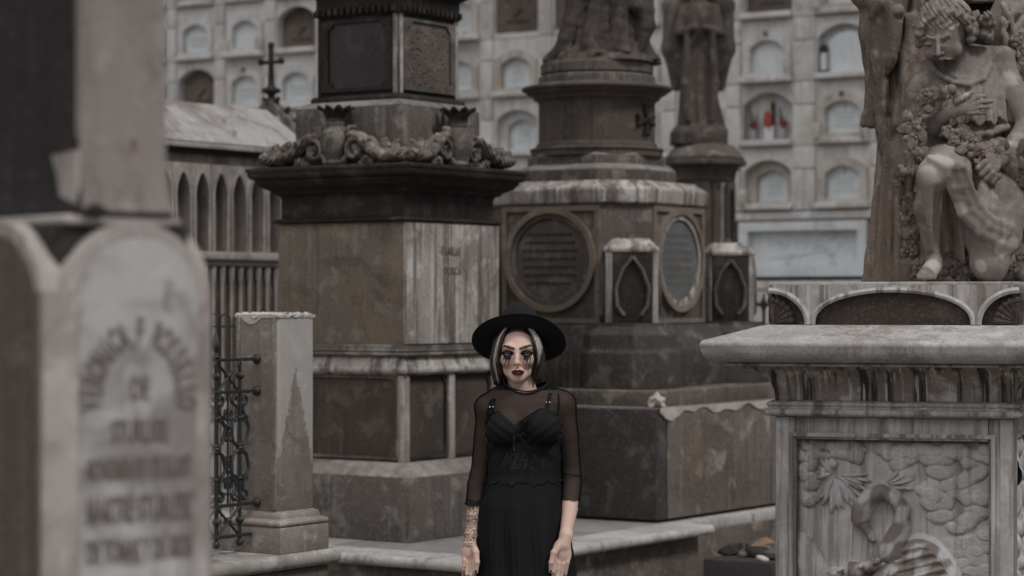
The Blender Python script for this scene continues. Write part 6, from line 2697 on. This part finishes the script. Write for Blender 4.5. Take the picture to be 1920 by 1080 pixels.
    H.chain([W3(947, 682, .005), W3(955, 695, -.03), W3(967, 707, -.062)], [.014, .013, .012], .025)
    H.chain([W3(994, 682, .005), W3(986, 695, -.03), W3(974, 707, -.062)], [.014, .013, .012], .025)
    H.ell(W3(948, 675, -.060), (.016, .017, .018), .025)
    H.ell(W3(991, 675, -.060), (.016, .017, .018), .025)
    # brow ridge, sockets, lids
    H.chain([W3(945, 650, -.068), W3(953, 650, -.079), W3(963, 654, -.085)], [.006, .0085, .008], .02)
    H.chain([W3(994, 650, -.068), W3(986, 650, -.079), W3(976, 654, -.085)], [.006, .0085, .008], .02)
    for x in (952, 987):
        H.ell(W3(x, 661, -.098), (.0165, .016, .0095), .010, None, 's')
    # nose
    H.chain([W3(969.5, 655, -.088), W3(969.5, 668, -.102), W3(969, 679, -.112)], [.0068, .0075, .0105], .008)
    H.ell(W3(963.8, 681.2, -.0975), (.0058, .0085, .0055), .009)
    H.ell(W3(974.6, 681.2, -.0975), (.0058, .0085, .0055), .009)
    H.ell(W3(964.5, 684.5, -.105), (.003, .004, .002), .003, None, 's')
    H.ell(W3(973.8, 684.5, -.105), (.003, .004, .002), .003, None, 's')
    # lips
    H.ell(W3(971, 695, -.088), (.024, .012, .014), .012)
    H.chain([W3(960.5, 696, -.089), W3(967, 692.6, -.0985), W3(971, 693.6, -.099), W3(975, 692.6, -.0985), W3(982, 696, -.089)], [.0018, .0042, .0038, .0042, .0018], .003)
    H.chain([W3(962, 697.5, -.089), W3(971, 699.2, -.0985), W3(980.5, 697.5, -.089)], [.002, .0055, .002], .003)
    H.chain([W3(960, 696.3, -.094), W3(971, 695.9, -.105), W3(983, 696.3, -.094)], [.0009, .0011, .0009], .002, mode='s')
    # ears
    for s, x in ((-1, 935.5), (1, 1005.5)):
        H.ell(W3(x, 668, .02), (.008, .02, .03), .006)
    PH, QH = H.mesh()
    # eyelids are built as thin shells over the eyeballs
    # --- hands
    hands = []
    for s in (-1, 1):
        c0 = W3(*ARM[s][0][-1])
        G = Field((c0[0] - .075, -.20, .60), (c0[0] + .075, .08, .995), .0021)
        pts, rs = ARM[s]
        G.chain([W3(*p) for p in pts[2:]], rs[2:], .003)
        if s > 0:
            # hand hangs with its back to us, thumb toward the dress
            wx, wy = 1061, 998
            G.ell(W3(1053, 1030, -.102), (.034, .017, .046), .014, Matrix.Rotation(math.radians(-14), 4, 'Y').to_quaternion())
            G.chain([W3(1061, 1000, -.094), W3(1056, 1016, -.100)], [.024, .024], .012)
            kn = [(1040, 1044), (1047, 1050), (1055, 1052), (1063, 1049)]
            tips = [((1037, 1066, -.114), (1036, 1083, -.098)), ((1044, 1073, -.114), (1042, 1092, -.096)), ((1051, 1075, -.110), (1050, 1094, -.090)), ((1059, 1069, -.104), (1058, 1084, -.086))]
            rad = [.0077, .0080, .0077, .0068]
            for (kx, ky), (m_, t_), r in zip(kn, tips, rad):
                G.chain([W3(kx + 3, ky - 14, -.104), W3(kx, ky, -.110), W3(*m_), W3(*t_)], [r, r * 1.06, r * .96, r * .8], .002)
            G.chain([W3(1052, 1014, -.107), W3(1038, 1030, -.120), W3(1033, 1048, -.124), W3(1032, 1064, -.118)], [.015, .0125, .0098, .008], .005)
            nails = [(1032, 1064, -.073)]
        else:
            G.ell(W3(880, 1032, -.045), (.030, .019, .042), .014, Matrix.Rotation(math.radians(6), 4, 'Y').to_quaternion())
            G.chain([W3(883, 1000, -.032), W3(881, 1016, -.04)], [.0232, .023], .012)
            kn = [(890, 1047), (884, 1052), (877, 1052), (871, 1047)]
            tips = [((891, 1067, -.07), (888, 1083, -.056)), ((884, 1074, -.068), (882, 1090, -.046)), ((876, 1073, -.062), (876, 1088, -.04)), ((869, 1064, -.056), (869, 1078, -.036))]
            rad = [.0077, .0080, .0077, .0068]
            for (kx, ky), (m_, t_), r in zip(kn, tips, rad):
                G.chain([W3(kx - 1, ky - 14, -.048), W3(kx, ky, -.056), W3(*m_), W3(*t_)], [r, r * 1.06, r * .96, r * .8], .002)
            G.chain([W3(886, 1016, -.05), W3(893, 1032, -.068), W3(895, 1050, -.078), W3(893, 1068, -.076)], [.014, .012, .0098, .008], .005)
        p_, q_ = G.mesh()
        hands.append((p_, q_, s))
    # --- join in one mesh: trim each grid where the next takes over
    zn = W3(0, 733)[2]

    def trim(P, Q, cond):
        m = cond(P)
        return Q[m[Q].all(1)]
    zh = W3(0, 952)[2]
    QB = trim(PB, QB, lambda P: (P[:, 2] < zn + .006) & ~((np.abs(P[:, 0]) > .155) & (P[:, 2] < zh) & (P[:, 2] > .90)))
    QH = trim(PH, QH, lambda P: P[:, 2] > zn - .004)
    allP, allQ = [PB, PH], [QB, QH + len(PB)]
    off = len(PB) + len(PH)
    for p_, q_, s in hands:
        q_ = trim(p_, q_, lambda P: P[:, 2] < zh + .004)
        allP.append(p_)
        allQ.append(q_ + off)
        off += len(p_)
    P = np.concatenate(allP)
    Q = np.concatenate(allQ)
    c, X, Y, D = skin_cols(P)
    # face paint
    face = (D < -.03) & (Y > 600) & (Y < 716)
    def put(mask, col):
        nonlocal c
        m = (np.clip(mask, 0, 1) * face)[:, None]
        c = c * (1 - m) + np.array(col) * m
    sm = lambda v, a, b: np.clip((v - a) / (b - a), 0, 1) ** 2 * (3 - 2 * np.clip((v - a) / (b - a), 0, 1))
    # warm cheeks, nose
    for x0 in (946, 994):
        put(.16 * np.exp(-((X - x0) / 9) ** 2 - ((Y - 682) / 9) ** 2), (.50, .24, .18))
    put(.1 * np.exp(-((X - 969) / 6) ** 2 - ((Y - 680) / 5) ** 2), (.55, .28, .22))
    # smoky sockets
    for x0, sg in ((952, -1), (987, 1)):
        q = ((X - x0 - sg * 0.4) / 13.5) ** 2 + ((Y - 661.8) / 6.0) ** 2
        put(1.0 * (1 - sm(q, .55, 1.1)), (.003, .003, .004))
        # smear below the eye
        q2 = ((X - x0 - sg * .5) / 8.5) ** 2 + ((Y - 668.0) / 8.0) ** 2
        fr = .3 * np.sin(X * 2.3) + .25 * np.sin(X * 1.3 + 1)
        put(.98 * (1 - sm(q2 + fr, .5, 1.0)), (.004, .004, .005))
    drips = [(944, 667, 682, .9), (948, 668, 690, 1.0), (953, 668, 696, .85), (955.5, 668, 688, .9), (940.5, 664, 676, .7), (982, 668, 685, .9), (985.5, 668, 690, 1.0), (989, 668, 700, .85), (993, 667, 696, .9), (997, 664, 683, .7), (958, 667, 678, .7), (978, 667, 677, .6)]
    for x0, y0, y1, st in drips:
        cxx = x0 + .9 * np.sin((Y - y0) * .3 + x0) + (x0 - 970) * .004 * (Y - y0)
        w = 1.15 * (1 - .65 * np.clip((Y - y0) / (y1 - y0), 0, 1))
        m = st * np.exp(-((X - cxx) / w) ** 2) * sm(Y, y0 - 3, y0) * (1 - sm(Y, y1 - 6, y1))
        put(m, (.008, .007, .008))
    # eyebrows
    for pts in (((941.5, 650.0), (946, 648.0), (953, 649.8), (963, 653.0)), ((998, 648.8), (993.5, 647.0), (986, 649.2), (975.5, 653.0))):
        for a, b, wa, wb in zip(pts[:-1], pts[1:], (1.2, 2.5, 3.3), (2.5, 3.3, 3.2)):
            ax, ay = a
            bx_, by_ = b
            t = np.clip(((X - ax) * (bx_ - ax) + (Y - ay) * (by_ - ay)) / ((bx_ - ax) ** 2 + (by_ - ay) ** 2), 0, 1)
            dd = np.hypot(X - ax - t * (bx_ - ax), Y - ay - t * (by_ - ay))
            put(.95 * (1 - sm(dd, (wa + (wb - wa) * t) * .55, (wa + (wb - wa) * t) * 1.05)), (.028, .018, .014))
    # lipstick
    ql = ((X - 971) / 12.6) ** 2 + (np.where(Y < 696.3, (Y - 696.3) / 5.0, (Y - 696.3) / 6.2)) ** 2
    ql = ql + .28 * np.exp(-((X - 971) / 1.8) ** 2) * (Y < 696)
    put(.97 * (1 - sm(ql, .78, 1.05)), (.055, .008, .018))
    # scalp hairline
    put(sm(621.5 + ((X - 970) / 30) ** 2 * 14 - Y, -2.5, 2.5) * .97, (.02, .015, .013))
    body = np_mesh('body', P, Q, M_SKIN, root, c)

    # eyes: globes with painted iris, lids over them
    M_EYE = vcol_mat("eye", .12, 0, 0, .6)
    for x in (952, 987):
        e = Field([v - .016 for v in W3(x, 660.5, -.0775)], [v + .016 for v in W3(x, 660.5, -.0775)], .0011)
        e.ell(W3(x, 660.5, -.0775), (.0122, .0122, .0122), 0)
        p_, q_ = e.mesh()
        xx = 978 + p_[:, 0] * WSC
        yy = HOR - (p_[:, 2] - CAMZ) * WSC
        r = np.hypot(xx - x, yy - 660.0)
        cc = np.tile(np.array([.40, .40, .41]), (len(p_), 1))
        cc[r < 2.9] = (.16, .17, .16)
        cc[(r < 2.9) & (r > 2.3)] = (.04, .04, .04)
        cc[r < 1.25] = (.004, .004, .004)
        np_mesh('eye', p_, q_, M_EYE, body, cc)
        for up in (1, -1):
            bm = bmesh.new()
            pts = []
            for i in range(13):
                t = i / 12
                a = math.radians(180 - 180 * t)
                ex = x + 7.0 * math.cos(a)
                ey = 660.2 - (2.1 if up > 0 else -1.4) * math.sin(a) ** .8
                dd = -.0775 - math.sqrt(max(.0134 ** 2 - ((ex - x) / WSC) ** 2 - ((ey - 660.5) / WSC) ** 2, 0))
                pts.append(Vector(W3(ex, ey, dd)))
            tube_bm(bm, pts, [.0006] + [.0021 if up > 0 else .0025] * 11 + [.0006], 6)
            obj('eyelid', bm, M_BLACKMK, body)
        # upper lid skin
        bm = bmesh.new()
        rows = []
        for j in range(6):
            row = []
            for i in range(11):
                a = math.radians(180 - 180 * i / 10)
                ex = x + (7.2 + .2 * j) * math.cos(a)
                ey = 660.4 - (2.1 + 0.75 * j) * math.sin(a) ** .8
                rr_ = .0130 + .00015 * j
                dd = -.0775 - math.sqrt(max(rr_ ** 2 - ((ex - x) / WSC) ** 2 - ((ey - 660.5) / WSC) ** 2, 1e-8))
                row.append(bm.verts.new(W3(ex, ey, dd)))
            rows.append(row)
        for ra, rb in zip(rows[:-1], rows[1:]):
            for i in range(10):
                bm.faces.new((ra[i], ra[i + 1], rb[i + 1], rb[i]))
        o = obj('eyelid', bm, M_BLACKMK, body, 180)

    # nails and rings
    bm = bmesh.new()
    for (x, y, dd) in ((1032, 1063, -.1255), (893, 1067, -.0845)):
        ball_bm(bm, W3(x, y, dd), .0050, (.9, .35, 1.2), 10)
    obj('thumb_nail', bm, M_BLACKMK, body)
    M_SILVER = plain("silver_ring", (.7, .68, .65), .25, 1.0, var=.1)
    for (x, y, dd, r) in ((1044.5, 1063, -.112, .0090), (1052.5, 1066, -.109, .0088), (871, 1060, -.056, .0080)):
        bm = bmesh.new()
        c0 = Vector(W3(x, y, dd))
        tube_bm(bm, [c0 + Vector((r * math.cos(a), r * math.sin(a), .0015 * math.cos(a))) for a in [2 * math.pi * i / 16 for i in range(16)]], .0013, 6, True)
        obj('ring', bm, M_SILVER, body)

    # --- hair: dark under-cap and many tapered locks
    rr = random.Random(17)
    HC = Field((-.13, -.10, 1.40), (.11, .16, 1.68), .004)
    HC.ell(W3(970.5, 645, .035), (.082, .092, .098), .01)
    for s in (-1, 1):
        HC.chain([W3(970 + s * 36, 640, .02), W3(970 + s * 40, 675, .02), W3(970 + s * 40, 700, .02)], [.020, .020, .014], .02)
    HC.chain([W3(950, 690, .085), W3(990, 690, .085)], [.045, .045], .04)
    pc, qc = HC.mesh()
    M_HAIR = hair_mat("dark_hair", (.018, .013, .011), (.05, .036, .03))
    M_HAIRL = hair_mat("blonde_streak_hair", (.26, .235, .205), (.50, .47, .43))
    cap_ = np_mesh('hair', pc, qc, M_HAIR, root)

    def lock(bm, s, phi, r0, rt, lift=0.0, zend=None, jit=1.0):
        # phi 0 = beside the face, 1 = back of the head
        a = math.radians(-62 + 130 * phi)         # angle round the head, -90 front
        ca, sa = math.cos(a), math.sin(a)
        pts = []
        ybot = zend
        x_c = 970.5
        N = 11
        for i in range(N):
            t = i / (N - 1)
            y = 612 + (ybot - 612) * t
            # radius swelling at cheek level, tucking in at the ends
            wx = (27 + 20.5 * math.sin(min(1, t * 1.15) * math.pi * .62)) if t < .75 else 0
            wx = 14 + 33 * (math.sin(math.pi * min(t * .72 + .03, .62)) ** .62)
            wx -= 11 * max(0, t - .66) ** 1.3 * 3.0 * (1 if phi < .35 else .5)
            wx += lift
            x = x_c + s * wx * (ca if phi < .5 else max(ca, .25)) + s * rr.uniform(-.6, .6) * jit
            if phi < .3:
                x = x_c + s * (wx * (.80 + .5 * phi)) + s * lift * .3
            dd = .02 + (.098 if sa > 0 else .088) * sa * (0.7 + .4 * math.sin(math.pi * min(1, t + .1)))
            dd = max(dd, -.075 + .05 * phi)
            pts.append(Vector(W3(x, y, dd)))
        rs = [r0 * (.45 + .75 * math.sin(math.pi * (.15 + .7 * i / (N - 1)))) for i in range(N)]
        rs[-1] = rt
        tube_bm(bm, pts, rs, 6)
    bmd = bmesh.new()
    bml = bmesh.new()
    for s in (-1, 1):
        for i in range(95):
            phi = rr.random() ** .9
            zend = 713 + rr.uniform(-9, 7) + (4 if s < 0 else 0)
            if phi < .10:
                zend -= 0
            lock(bmd, s, max(phi, .15), rr.uniform(.0032, .0058), .0008, rr.uniform(-1.0, 2.5), zend)
        # money piece beside the face
        for i in range(16):
            t = i / 15
            if .55 < t < .72 and s < 0:
                continue
            zend = (684 + 32 * t if s < 0 else 700 - 14 * t)
            lock(bml, s, .02 + .085 * t, .0029, .0005, .6 + 2.8 * t, zend + rr.uniform(-6, 6), .5)
        for i in range(8):
            t = i / 7
            lock(bmd, s, .02 + .05 * t, .0026, .0005, -1.6 - .6 * t, 708 + rr.uniform(-6, 8), .5)
        for i in range(5):
            lock(bml, s, .26 + .06 * rr.random(), .0022, .0005, .8 + rr.uniform(0, 1.4), 700 + rr.uniform(-12, 10), .5)
    obj('hair_lock', bmd, M_HAIR, cap_, 180)['kind'] = 'stuff'
    obj('blonde_streak', bml, M_HAIRL, cap_, 180)['kind'] = 'stuff'

    # --- hat, pushed back so its underside frames the face
    tilt = math.radians(-33.5)
    M = Matrix.Translation(W3(972.8, 641.0, .028)) @ Matrix.Rotation(tilt, 4, 'X') @ Matrix.Rotation(math.radians(2), 4, 'Y')
    M_FELT = plain("black_felt", (.014, .015, .017), .95, bump=.25, scale=500, spec=.2, var=.3)
    bm = bmesh.new()
    n = 72
    rings = []
    prof_ = [(.082, .004), (.10, .002), (.13, .0), (.155, .001), (.1735, .0035), (.1765, .0050), (.1750, .0065), (.155, .0045), (.13, .0035), (.10, .0055), (.084, .009)]
    for r, z in prof_:
        ring = []
        for i in range(n):
            a = 2 * math.pi * i / n
            wob = (.006 * math.cos(2 * a) + .002 * math.sin(3 * a + 1)) * ((r - .08) / .09) ** 2 * -1
            ring.append(bm.verts.new(M @ Vector((r * math.cos(a), r * math.sin(a), z + wob))))
        rings.append(ring)
    for A_, B_ in zip(rings, rings[1:] + rings[:1]):
        for i in range(n):
            bm.faces.new((A_[i], A_[(i + 1) % n], B_[(i + 1) % n], B_[i]))
    hat = obj('hat', bm, M_FELT, root, 60)
    bm = bmesh.new()
    rings = []
    for k, (r, z) in enumerate([(.084, .004), (.085, .02), (.083, .06), (.079, .095), (.064, .127), (.050, .144), (.039, .150), (.028, .147), (.02, .138), (.002, .134)]):
        ring = []
        for i in range(n):
            a = 2 * math.pi * i / n
            f = 1.0
            hgt = min(1, max(0, (z - .03) / .11))
            # pinched front, teardrop top
            for a0 in (-math.pi / 2 - .62, -math.pi / 2 + .62):
                d_ = math.atan2(math.sin(a - a0), math.cos(a - a0))
                f -= .20 * hgt * math.exp(-(d_ / .38) ** 2)
            ring.append(bm.verts.new(M @ Vector((r * .96 * f * math.cos(a), r * 1.06 * f * math.sin(a), z))))
        rings.append(ring)
    for A_, B_ in zip(rings[:-1], rings[1:]):
        for i in range(n):
            bm.faces.new((A_[i], A_[(i + 1) % n], B_[(i + 1) % n], B_[i]))
    bm.faces.new(rings[-1])
    obj('hat_crown', bm, M_FELT, hat, 60)

    # --- sheer top
    T = Field((-.32, -.2, .93), (.32, .2, 1.45), .0045)
    o_ = .0055
    stack(T, o_, .93, 1.42)
    shoulders(T, o_)
    arms(T, o_)
    bust(T, o_ - .004)
    # open at the neck band, end at the cuffs
    NC = (W3(986, 733)[0], .010)
    NRX, NRY = .080, .068

    def tri(X, Y, Z):
        q = [(v - T.lo[i]) / T.h for i, v in enumerate((X, Y, Z))]
        i0 = [int(math.floor(v)) for v in q]
        if any(i0[i] < 0 or i0[i] + 1 >= T.n[i] for i in range(3)):
            return 1.0
        f = [v - w for v, w in zip(q, i0)]
        out = 0
        for dx in (0, 1):
            for dy in (0, 1):
                for dz in (0, 1):
                    out += T0[i0[0] + dx, i0[1] + dy, i0[2] + dz] * (f[0] if dx else 1 - f[0]) * (f[1] if dy else 1 - f[1]) * (f[2] if dz else 1 - f[2])
        return out
    T0 = T.F.copy()

    def march(p, d, n=260, st=.0008):
        p = Vector(p)
        d = Vector(d)
        for i in range(n):
            if tri(*p) < 0:
                return p
            p = p + d * st
        return p

    def cut(X, Y, Z):
        e = np.sqrt(((X - NC[0]) / NRX) ** 2 + ((Y - NC[1]) / NRY) ** 2)
        inside = (1 - e) * .06
        inside = np.minimum(inside, Z - 1.33)
        z_c = np.where(X < 0, W3(0, 944)[2], W3(0, 936)[2])
        return np.maximum(inside, z_c - Z)
    sl, g = T._sl(T.lo, T.lo + T.n * T.h)
    T.F[sl] = np.maximum(T.F[sl], cut(*g))
    T.disp(lambda X, Y, Z: .0010 * vnoise(X, Y, Z, 90, 6) * (Z > .9))
    pt, qt = T.mesh()
    M_SHEER = sheer_mat("sheer_black_mesh", .68)
    top = np_mesh('sheer_top', pt, qt, M_SHEER, root)

    # dark edgings: cuffs, seams, neckband
    bm = bmesh.new()
    for s, yc, xc, dd in ((-1, 944, 889, -.001), (1, 936, 1070.0, .004)):
        pts, rs = ARM[s]
        r = .0335 if s < 0 else .0375
        c0 = Vector(W3(xc, yc, dd))
        n = 28
        ring = [c0 + Vector((r * math.cos(2 * math.pi * i / n), r * math.sin(2 * math.pi * i / n), .002 * math.sin(2 * math.pi * i / n))) for i in range(n)]
        tube_bm(bm, ring, .0034, 6, True)
    obj('cuff', bm, M_BLACKCL, top)
    bm = bmesh.new()
    n = 48
    for k in range(2):
        ring = []
        e = 1.0 + .022 * k
        for i in range(n):
            a = 2 * math.pi * i / n
            p = march((NC[0] + NRX * e * math.cos(a), NC[1] + (NRY + .003 * k) * e * math.sin(a), 1.449), (0, 0, -1))
            ring.append(p)
        zs_ = [sum(ring[(i + j) % n].z for j in (-2, -1, 0, 1, 2)) / 5 for i in range(n)]
        ring = [Vector((p.x, p.y, z + .0005)) for p, z in zip(ring, zs_)]
        tube_bm(bm, ring, .0026, 6, True)
    obj('neckband', bm, M_BLACKCL, top)

    def on_front(x, y, off=.004):
        X0, _, Z0 = W3(x, y)
        return march((X0, -.17, Z0), (0, 1, 0), 400).y - off
    for pts_ in (((1047, 737), (1048, 750), (1047, 765), (1045, 780), (1045, 800)), ((921, 748), (917, 758), (914, 770), (912, 785), (911, 800))):
        bm = bmesh.new()
        tube_bm(bm, [Vector(W3(x, y, on_front(x, y, .001))) for x, y in pts_], .0030, 6)
        obj('arm_seam', bm, M_BLACKCL, top)
    bm = bmesh.new()
    c0 = Vector(W3(1071.5, 889, .026))
    tube_bm(bm, [c0 + Vector((.0385 * math.cos(a), .0385 * math.sin(a), .003 * math.sin(a * 2))) for a in [2 * math.pi * i / 28 for i in range(28)]], .0018, 5, True)
    obj('sleeve_crease', bm, M_BLACKCL, top)
    for pts_, clasp in ((((926, 746), (923, 755), (921, 765), (920, 776)), (921.5, 762)), (((1032, 736), (1030, 744), (1027, 756), (1025, 770)), (1027, 753))):
        bm = bmesh.new()
        pp = [Vector(W3(x, y, on_front(x, y, .002))) for x, y in pts_]
        for dx in (-.004, 0, .004):
            tube_bm(bm, [p + Vector((dx, 0, 0)) for p in pp], .0028, 6)
        st = obj('strap', bm, M_BLACKCL, top)
        bm = bmesh.new()
        for dx in (-.006, .006):
            cpt = Vector(W3(clasp[0], clasp[1], on_front(*clasp, .008))) + Vector((dx, 0, 0))
            ball_bm(bm, tuple(cpt), .0032, seg=8)
        obj('strap_clasp', bm, M_SILVER, st)

    # --- dress: bodice and long pleated skirt
    zs2 = [.08, .30, .60, .737, .85, .963, 1.02, 1.075, 1.15, 1.21, 1.26, 1.31, 1.36]
    rx2 = [.245, .225, .195, .182, .174, .160, .147, .136, .139, .148, .151, .153, .150]
    ry2 = [.20, .18, .15, .135, .128, .118, .108, .099, .102, .108, .112, .108, .095]
    cx2 = [(c - 978) / WSC for c in [984, 984, 984, 984, 979, 977, 980, 982, 983, 983, 983, 984, 985]]
    S = Field((-.29, -.26, .07), (.29, .26, 1.36), .0055)

    def dfn(X, Y, Z):
        a = np.interp(Z, zs2, rx2)
        b = np.interp(Z, zs2, ry2)
        x = X - np.interp(Z, zs2, cx2)
        y = Y - .015
        r = np.sqrt(x * x / a ** 2 + y * y / b ** 2) + 1e-6
        d = (r - 1) * np.minimum(a, b)
        th = np.arctan2(y / b, x / a)
        w = np.clip((1.0 - Z) / .15, 0, 1)
        d = d - w * (.0022 * np.sin(th * 52 + 2 * np.sin(Z * 3)) + .0065 * np.sin(th * 11 + 1.5 * np.sin(Z * 4 + th)))
        # gathers over the bodice
        wb = np.clip((Z - 1.11) / .03, 0, 1)
        vx = x + .03
        vz = Z - (CAMZ + (HOR - 797) / WSC)
        d = d - wb * .0026 * np.sin(np.arctan2(vz, np.abs(vx) + .01) * 17) * np.clip(np.hypot(vx, vz) / .03, 0, 1)
        # tops of the cups
        Xp = 978 + X * WSC
        yl = np.interp(Xp, [905, 912, 922, 935, 950, 963, 978, 995, 1010, 1025, 1040, 1052], [800, 778, 769, 771, 781, 794, 784, 773, 765, 764, 772, 795])
        zl = CAMZ + (HOR - yl) / WSC
        zl = np.where(Y < .03, zl, 1.24)
        return np.maximum(d, np.maximum(.085 - Z, Z - zl))
    S.put(dfn, (-.28, -.25, .08), (.28, .25, 1.35), 0)
    S2 = Field((-.16, -.2, 1.10), (.20, .0, 1.36), .0055)
    # cups
    def cup(F_):
        for (x, y) in ((946, 802), (1018, 800)):
            def cf(X, Y, Z, x=x, y=y):
                c_ = W3(x, y, -.072)
                r = .066
                d = np.sqrt((X - c_[0]) ** 2 + (Y - c_[1]) ** 2 * 1.2 + (Z - c_[2]) ** 2) - r
                Xp = 978 + X * WSC
                yl = np.interp(Xp, [905, 912, 922, 935, 950, 963, 978, 995, 1010, 1025, 1040, 1052], [800, 778, 769, 771, 781, 794, 784, 773, 765, 764, 772, 795])
                return np.maximum(d, Z - (CAMZ + (HOR - yl) / WSC))
            c_ = W3(x, y, -.072)
            F_.put(cf, [v - .07 for v in c_], [v + .07 for v in c_], .012)
    cup(S)
    S.disp(lambda X, Y, Z: .0016 * np.sin((X * 120 + Z * 160)) * (Z > 1.2) * (X < -.03) + .0016 * np.sin((X * 120 - Z * 160)) * (Z > 1.2) * (X > -.03) + 0 * Y)
    ps, qs = S.mesh()
    Xs = 978 + ps[:, 0] * WSC
    Ys = HOR - (ps[:, 2] - CAMZ) * WSC
    cd = np.tile(np.array([.0085, .0085, .0095]), (len(ps), 1))
    lace = (Ys > 846 + .0022 * (Xs - 975) ** 2) & (Ys < 878 + .0028 * (Xs - 980) ** 2) & (ps[:, 1] < 0)
    nz = vnoise(ps[:, 0], ps[:, 1] * .2, ps[:, 2], 420, 31) - .012 * np.abs(Xs - 968)
    li = lace & (nz > .22)
    cd[li] = (.045, .034, .029)
    li = lace & (np.abs(nz) < .06)
    cd[li] = (.03, .026, .024)
    slit = (np.abs(Xs - 963) < 1.1) & (Ys > 815) & (Ys < 842) & (ps[:, 1] < 0)
    cd[slit] = (.08, .06, .05)
    lm = (Ys > 880) & (Ys < 915 + 3 * np.sin(Xs * .5)) & (ps[:, 1] < .05)
    cd[lm & (nz > .3)] = (.022, .021, .021)
    M_DRESS = vcol_mat("black_dress_cloth", .8, 0, .3, .2, 700)
    dress = np_mesh('dress', ps, qs, M_DRESS, root, cd)
    # knot between the cups and lace hem of the bodice
    kn = Field((-.06, -.2, 1.22), (.0, -.05, 1.31), .0025)
    for i in range(4):
        kn.chain([W3(952, 790 + 5 * i, -.106), W3(963, 795 + 2.5 * i, -.112), W3(975, 790 + 5 * i, -.106)], [.003, .0045, .003], .002)
    pk, qk = kn.mesh()
    np_mesh('knot', pk, qk, M_BLACKCL, dress)
    bm = bmesh.new()
    n = 90
    for i in range(n):
        a = 2 * math.pi * i / n
        zz = CAMZ + (HOR - (903 + 3 * math.sin(a * 9) + 2 * math.sin(a * 23))) / WSC
        aa = np.interp(zz, zs2, rx2) + .003
        bb = np.interp(zz, zs2, ry2) + .003
        x0 = np.interp(zz, zs2, cx2)
        ball_bm(bm, (x0 + aa * math.cos(a), .015 + bb * math.sin(a), zz), rr.uniform(.003, .006), (1, .4, .9), 6)
    o = obj('lace_hem', bm, M_BLACKCL, dress)
    o['kind'] = 'stuff'
    # shoes
    for s in (-1, 1):
        K = Field((s * .09 - .06, -.22, -.005), (s * .09 + .06, .12, .3), .006)
        K.chain([(s * .09, .03, .28), (s * .09, .03, .08)], [.045, .042], .02)
        K.chain([(s * .09, .04, .045), (s * .09, -.08, .035), (s * .095, -.15, .028)], [.042, .038, .03], .02)
        p_, q_ = K.mesh()
        np_mesh('shoe', p_, q_, M_BLACKCL, root)


def hair_mat(name, a, b):
    m = bpy.data.materials.new(name)
    m.use_nodes = True
    nt = m.node_tree
    bs = nt.nodes['Principled BSDF']
    bs.inputs['Roughness'].default_value = .42
    bs.inputs['Specular IOR Level'].default_value = .5
    tc = _n(nt, "ShaderNodeTexCoord")
    mp = _n(nt, "ShaderNodeMapping")
    mp.inputs['Scale'].default_value = (300, 300, 12)
    no = _n(nt, "ShaderNodeTexNoise")
    no.inputs['Scale'].default_value = 1.0
    no.inputs['Detail'].default_value = 3
    nt.links.new(tc.outputs['Object'], mp.inputs[0])
    nt.links.new(mp.outputs[0], no.inputs['Vector'])
    rp = _n(nt, "ShaderNodeMapRange")
    rp.inputs['From Min'].default_value = .35
    rp.inputs['From Max'].default_value = .65
    nt.links.new(no.outputs['Fac'], rp.inputs['Value'])
    mx = _n(nt, "ShaderNodeMix", data_type='RGBA')
    mx.inputs[6].default_value = (*a, 1)
    mx.inputs[7].default_value = (*b, 1)
    nt.links.new(rp.outputs[0], mx.inputs[0])
    nt.links.new(mx.outputs[2], bs.inputs['Base Color'])
    b_ = _n(nt, "ShaderNodeBump")
    b_.inputs['Strength'].default_value = .5
    b_.inputs['Distance'].default_value = .002
    nt.links.new(no.outputs['Fac'], b_.inputs['Height'])
    nt.links.new(b_.outputs[0], bs.inputs['Normal'])
    return m


def sheer_mat(name, opacity):
    """open-weave cloth: more opaque where it turns away from the eye, as real mesh is"""
    m = bpy.data.materials.new(name)
    m.use_nodes = True
    nt = m.node_tree
    nt.nodes.clear()
    out = _n(nt, "ShaderNodeOutputMaterial")
    tr = _n(nt, "ShaderNodeBsdfTransparent")
    df = _n(nt, "ShaderNodeBsdfDiffuse")
    df.inputs['Color'].default_value = (.010, .010, .011, 1)
    lw = _n(nt, "ShaderNodeLayerWeight")
    lw.inputs['Blend'].default_value = .35
    mr = _n(nt, "ShaderNodeMapRange")
    mr.inputs['To Min'].default_value = opacity
    mr.inputs['To Max'].default_value = .97
    nt.links.new(lw.outputs['Facing'], mr.inputs['Value'])
    mx = _n(nt, "ShaderNodeMixShader")
    nt.links.new(mr.outputs[0], mx.inputs[0])
    nt.links.new(tr.outputs[0], mx.inputs[1])
    nt.links.new(df.outputs[0], mx.inputs[2])
    nt.links.new(mx.outputs[0], out.inputs[0])
    return m


M_BLACKCL = plain("black_cloth", (.010, .010, .011), .85, spec=.2)
M_BLACKMK = plain("black_make_up", (.010, .010, .011), .5, spec=.3)
woman()
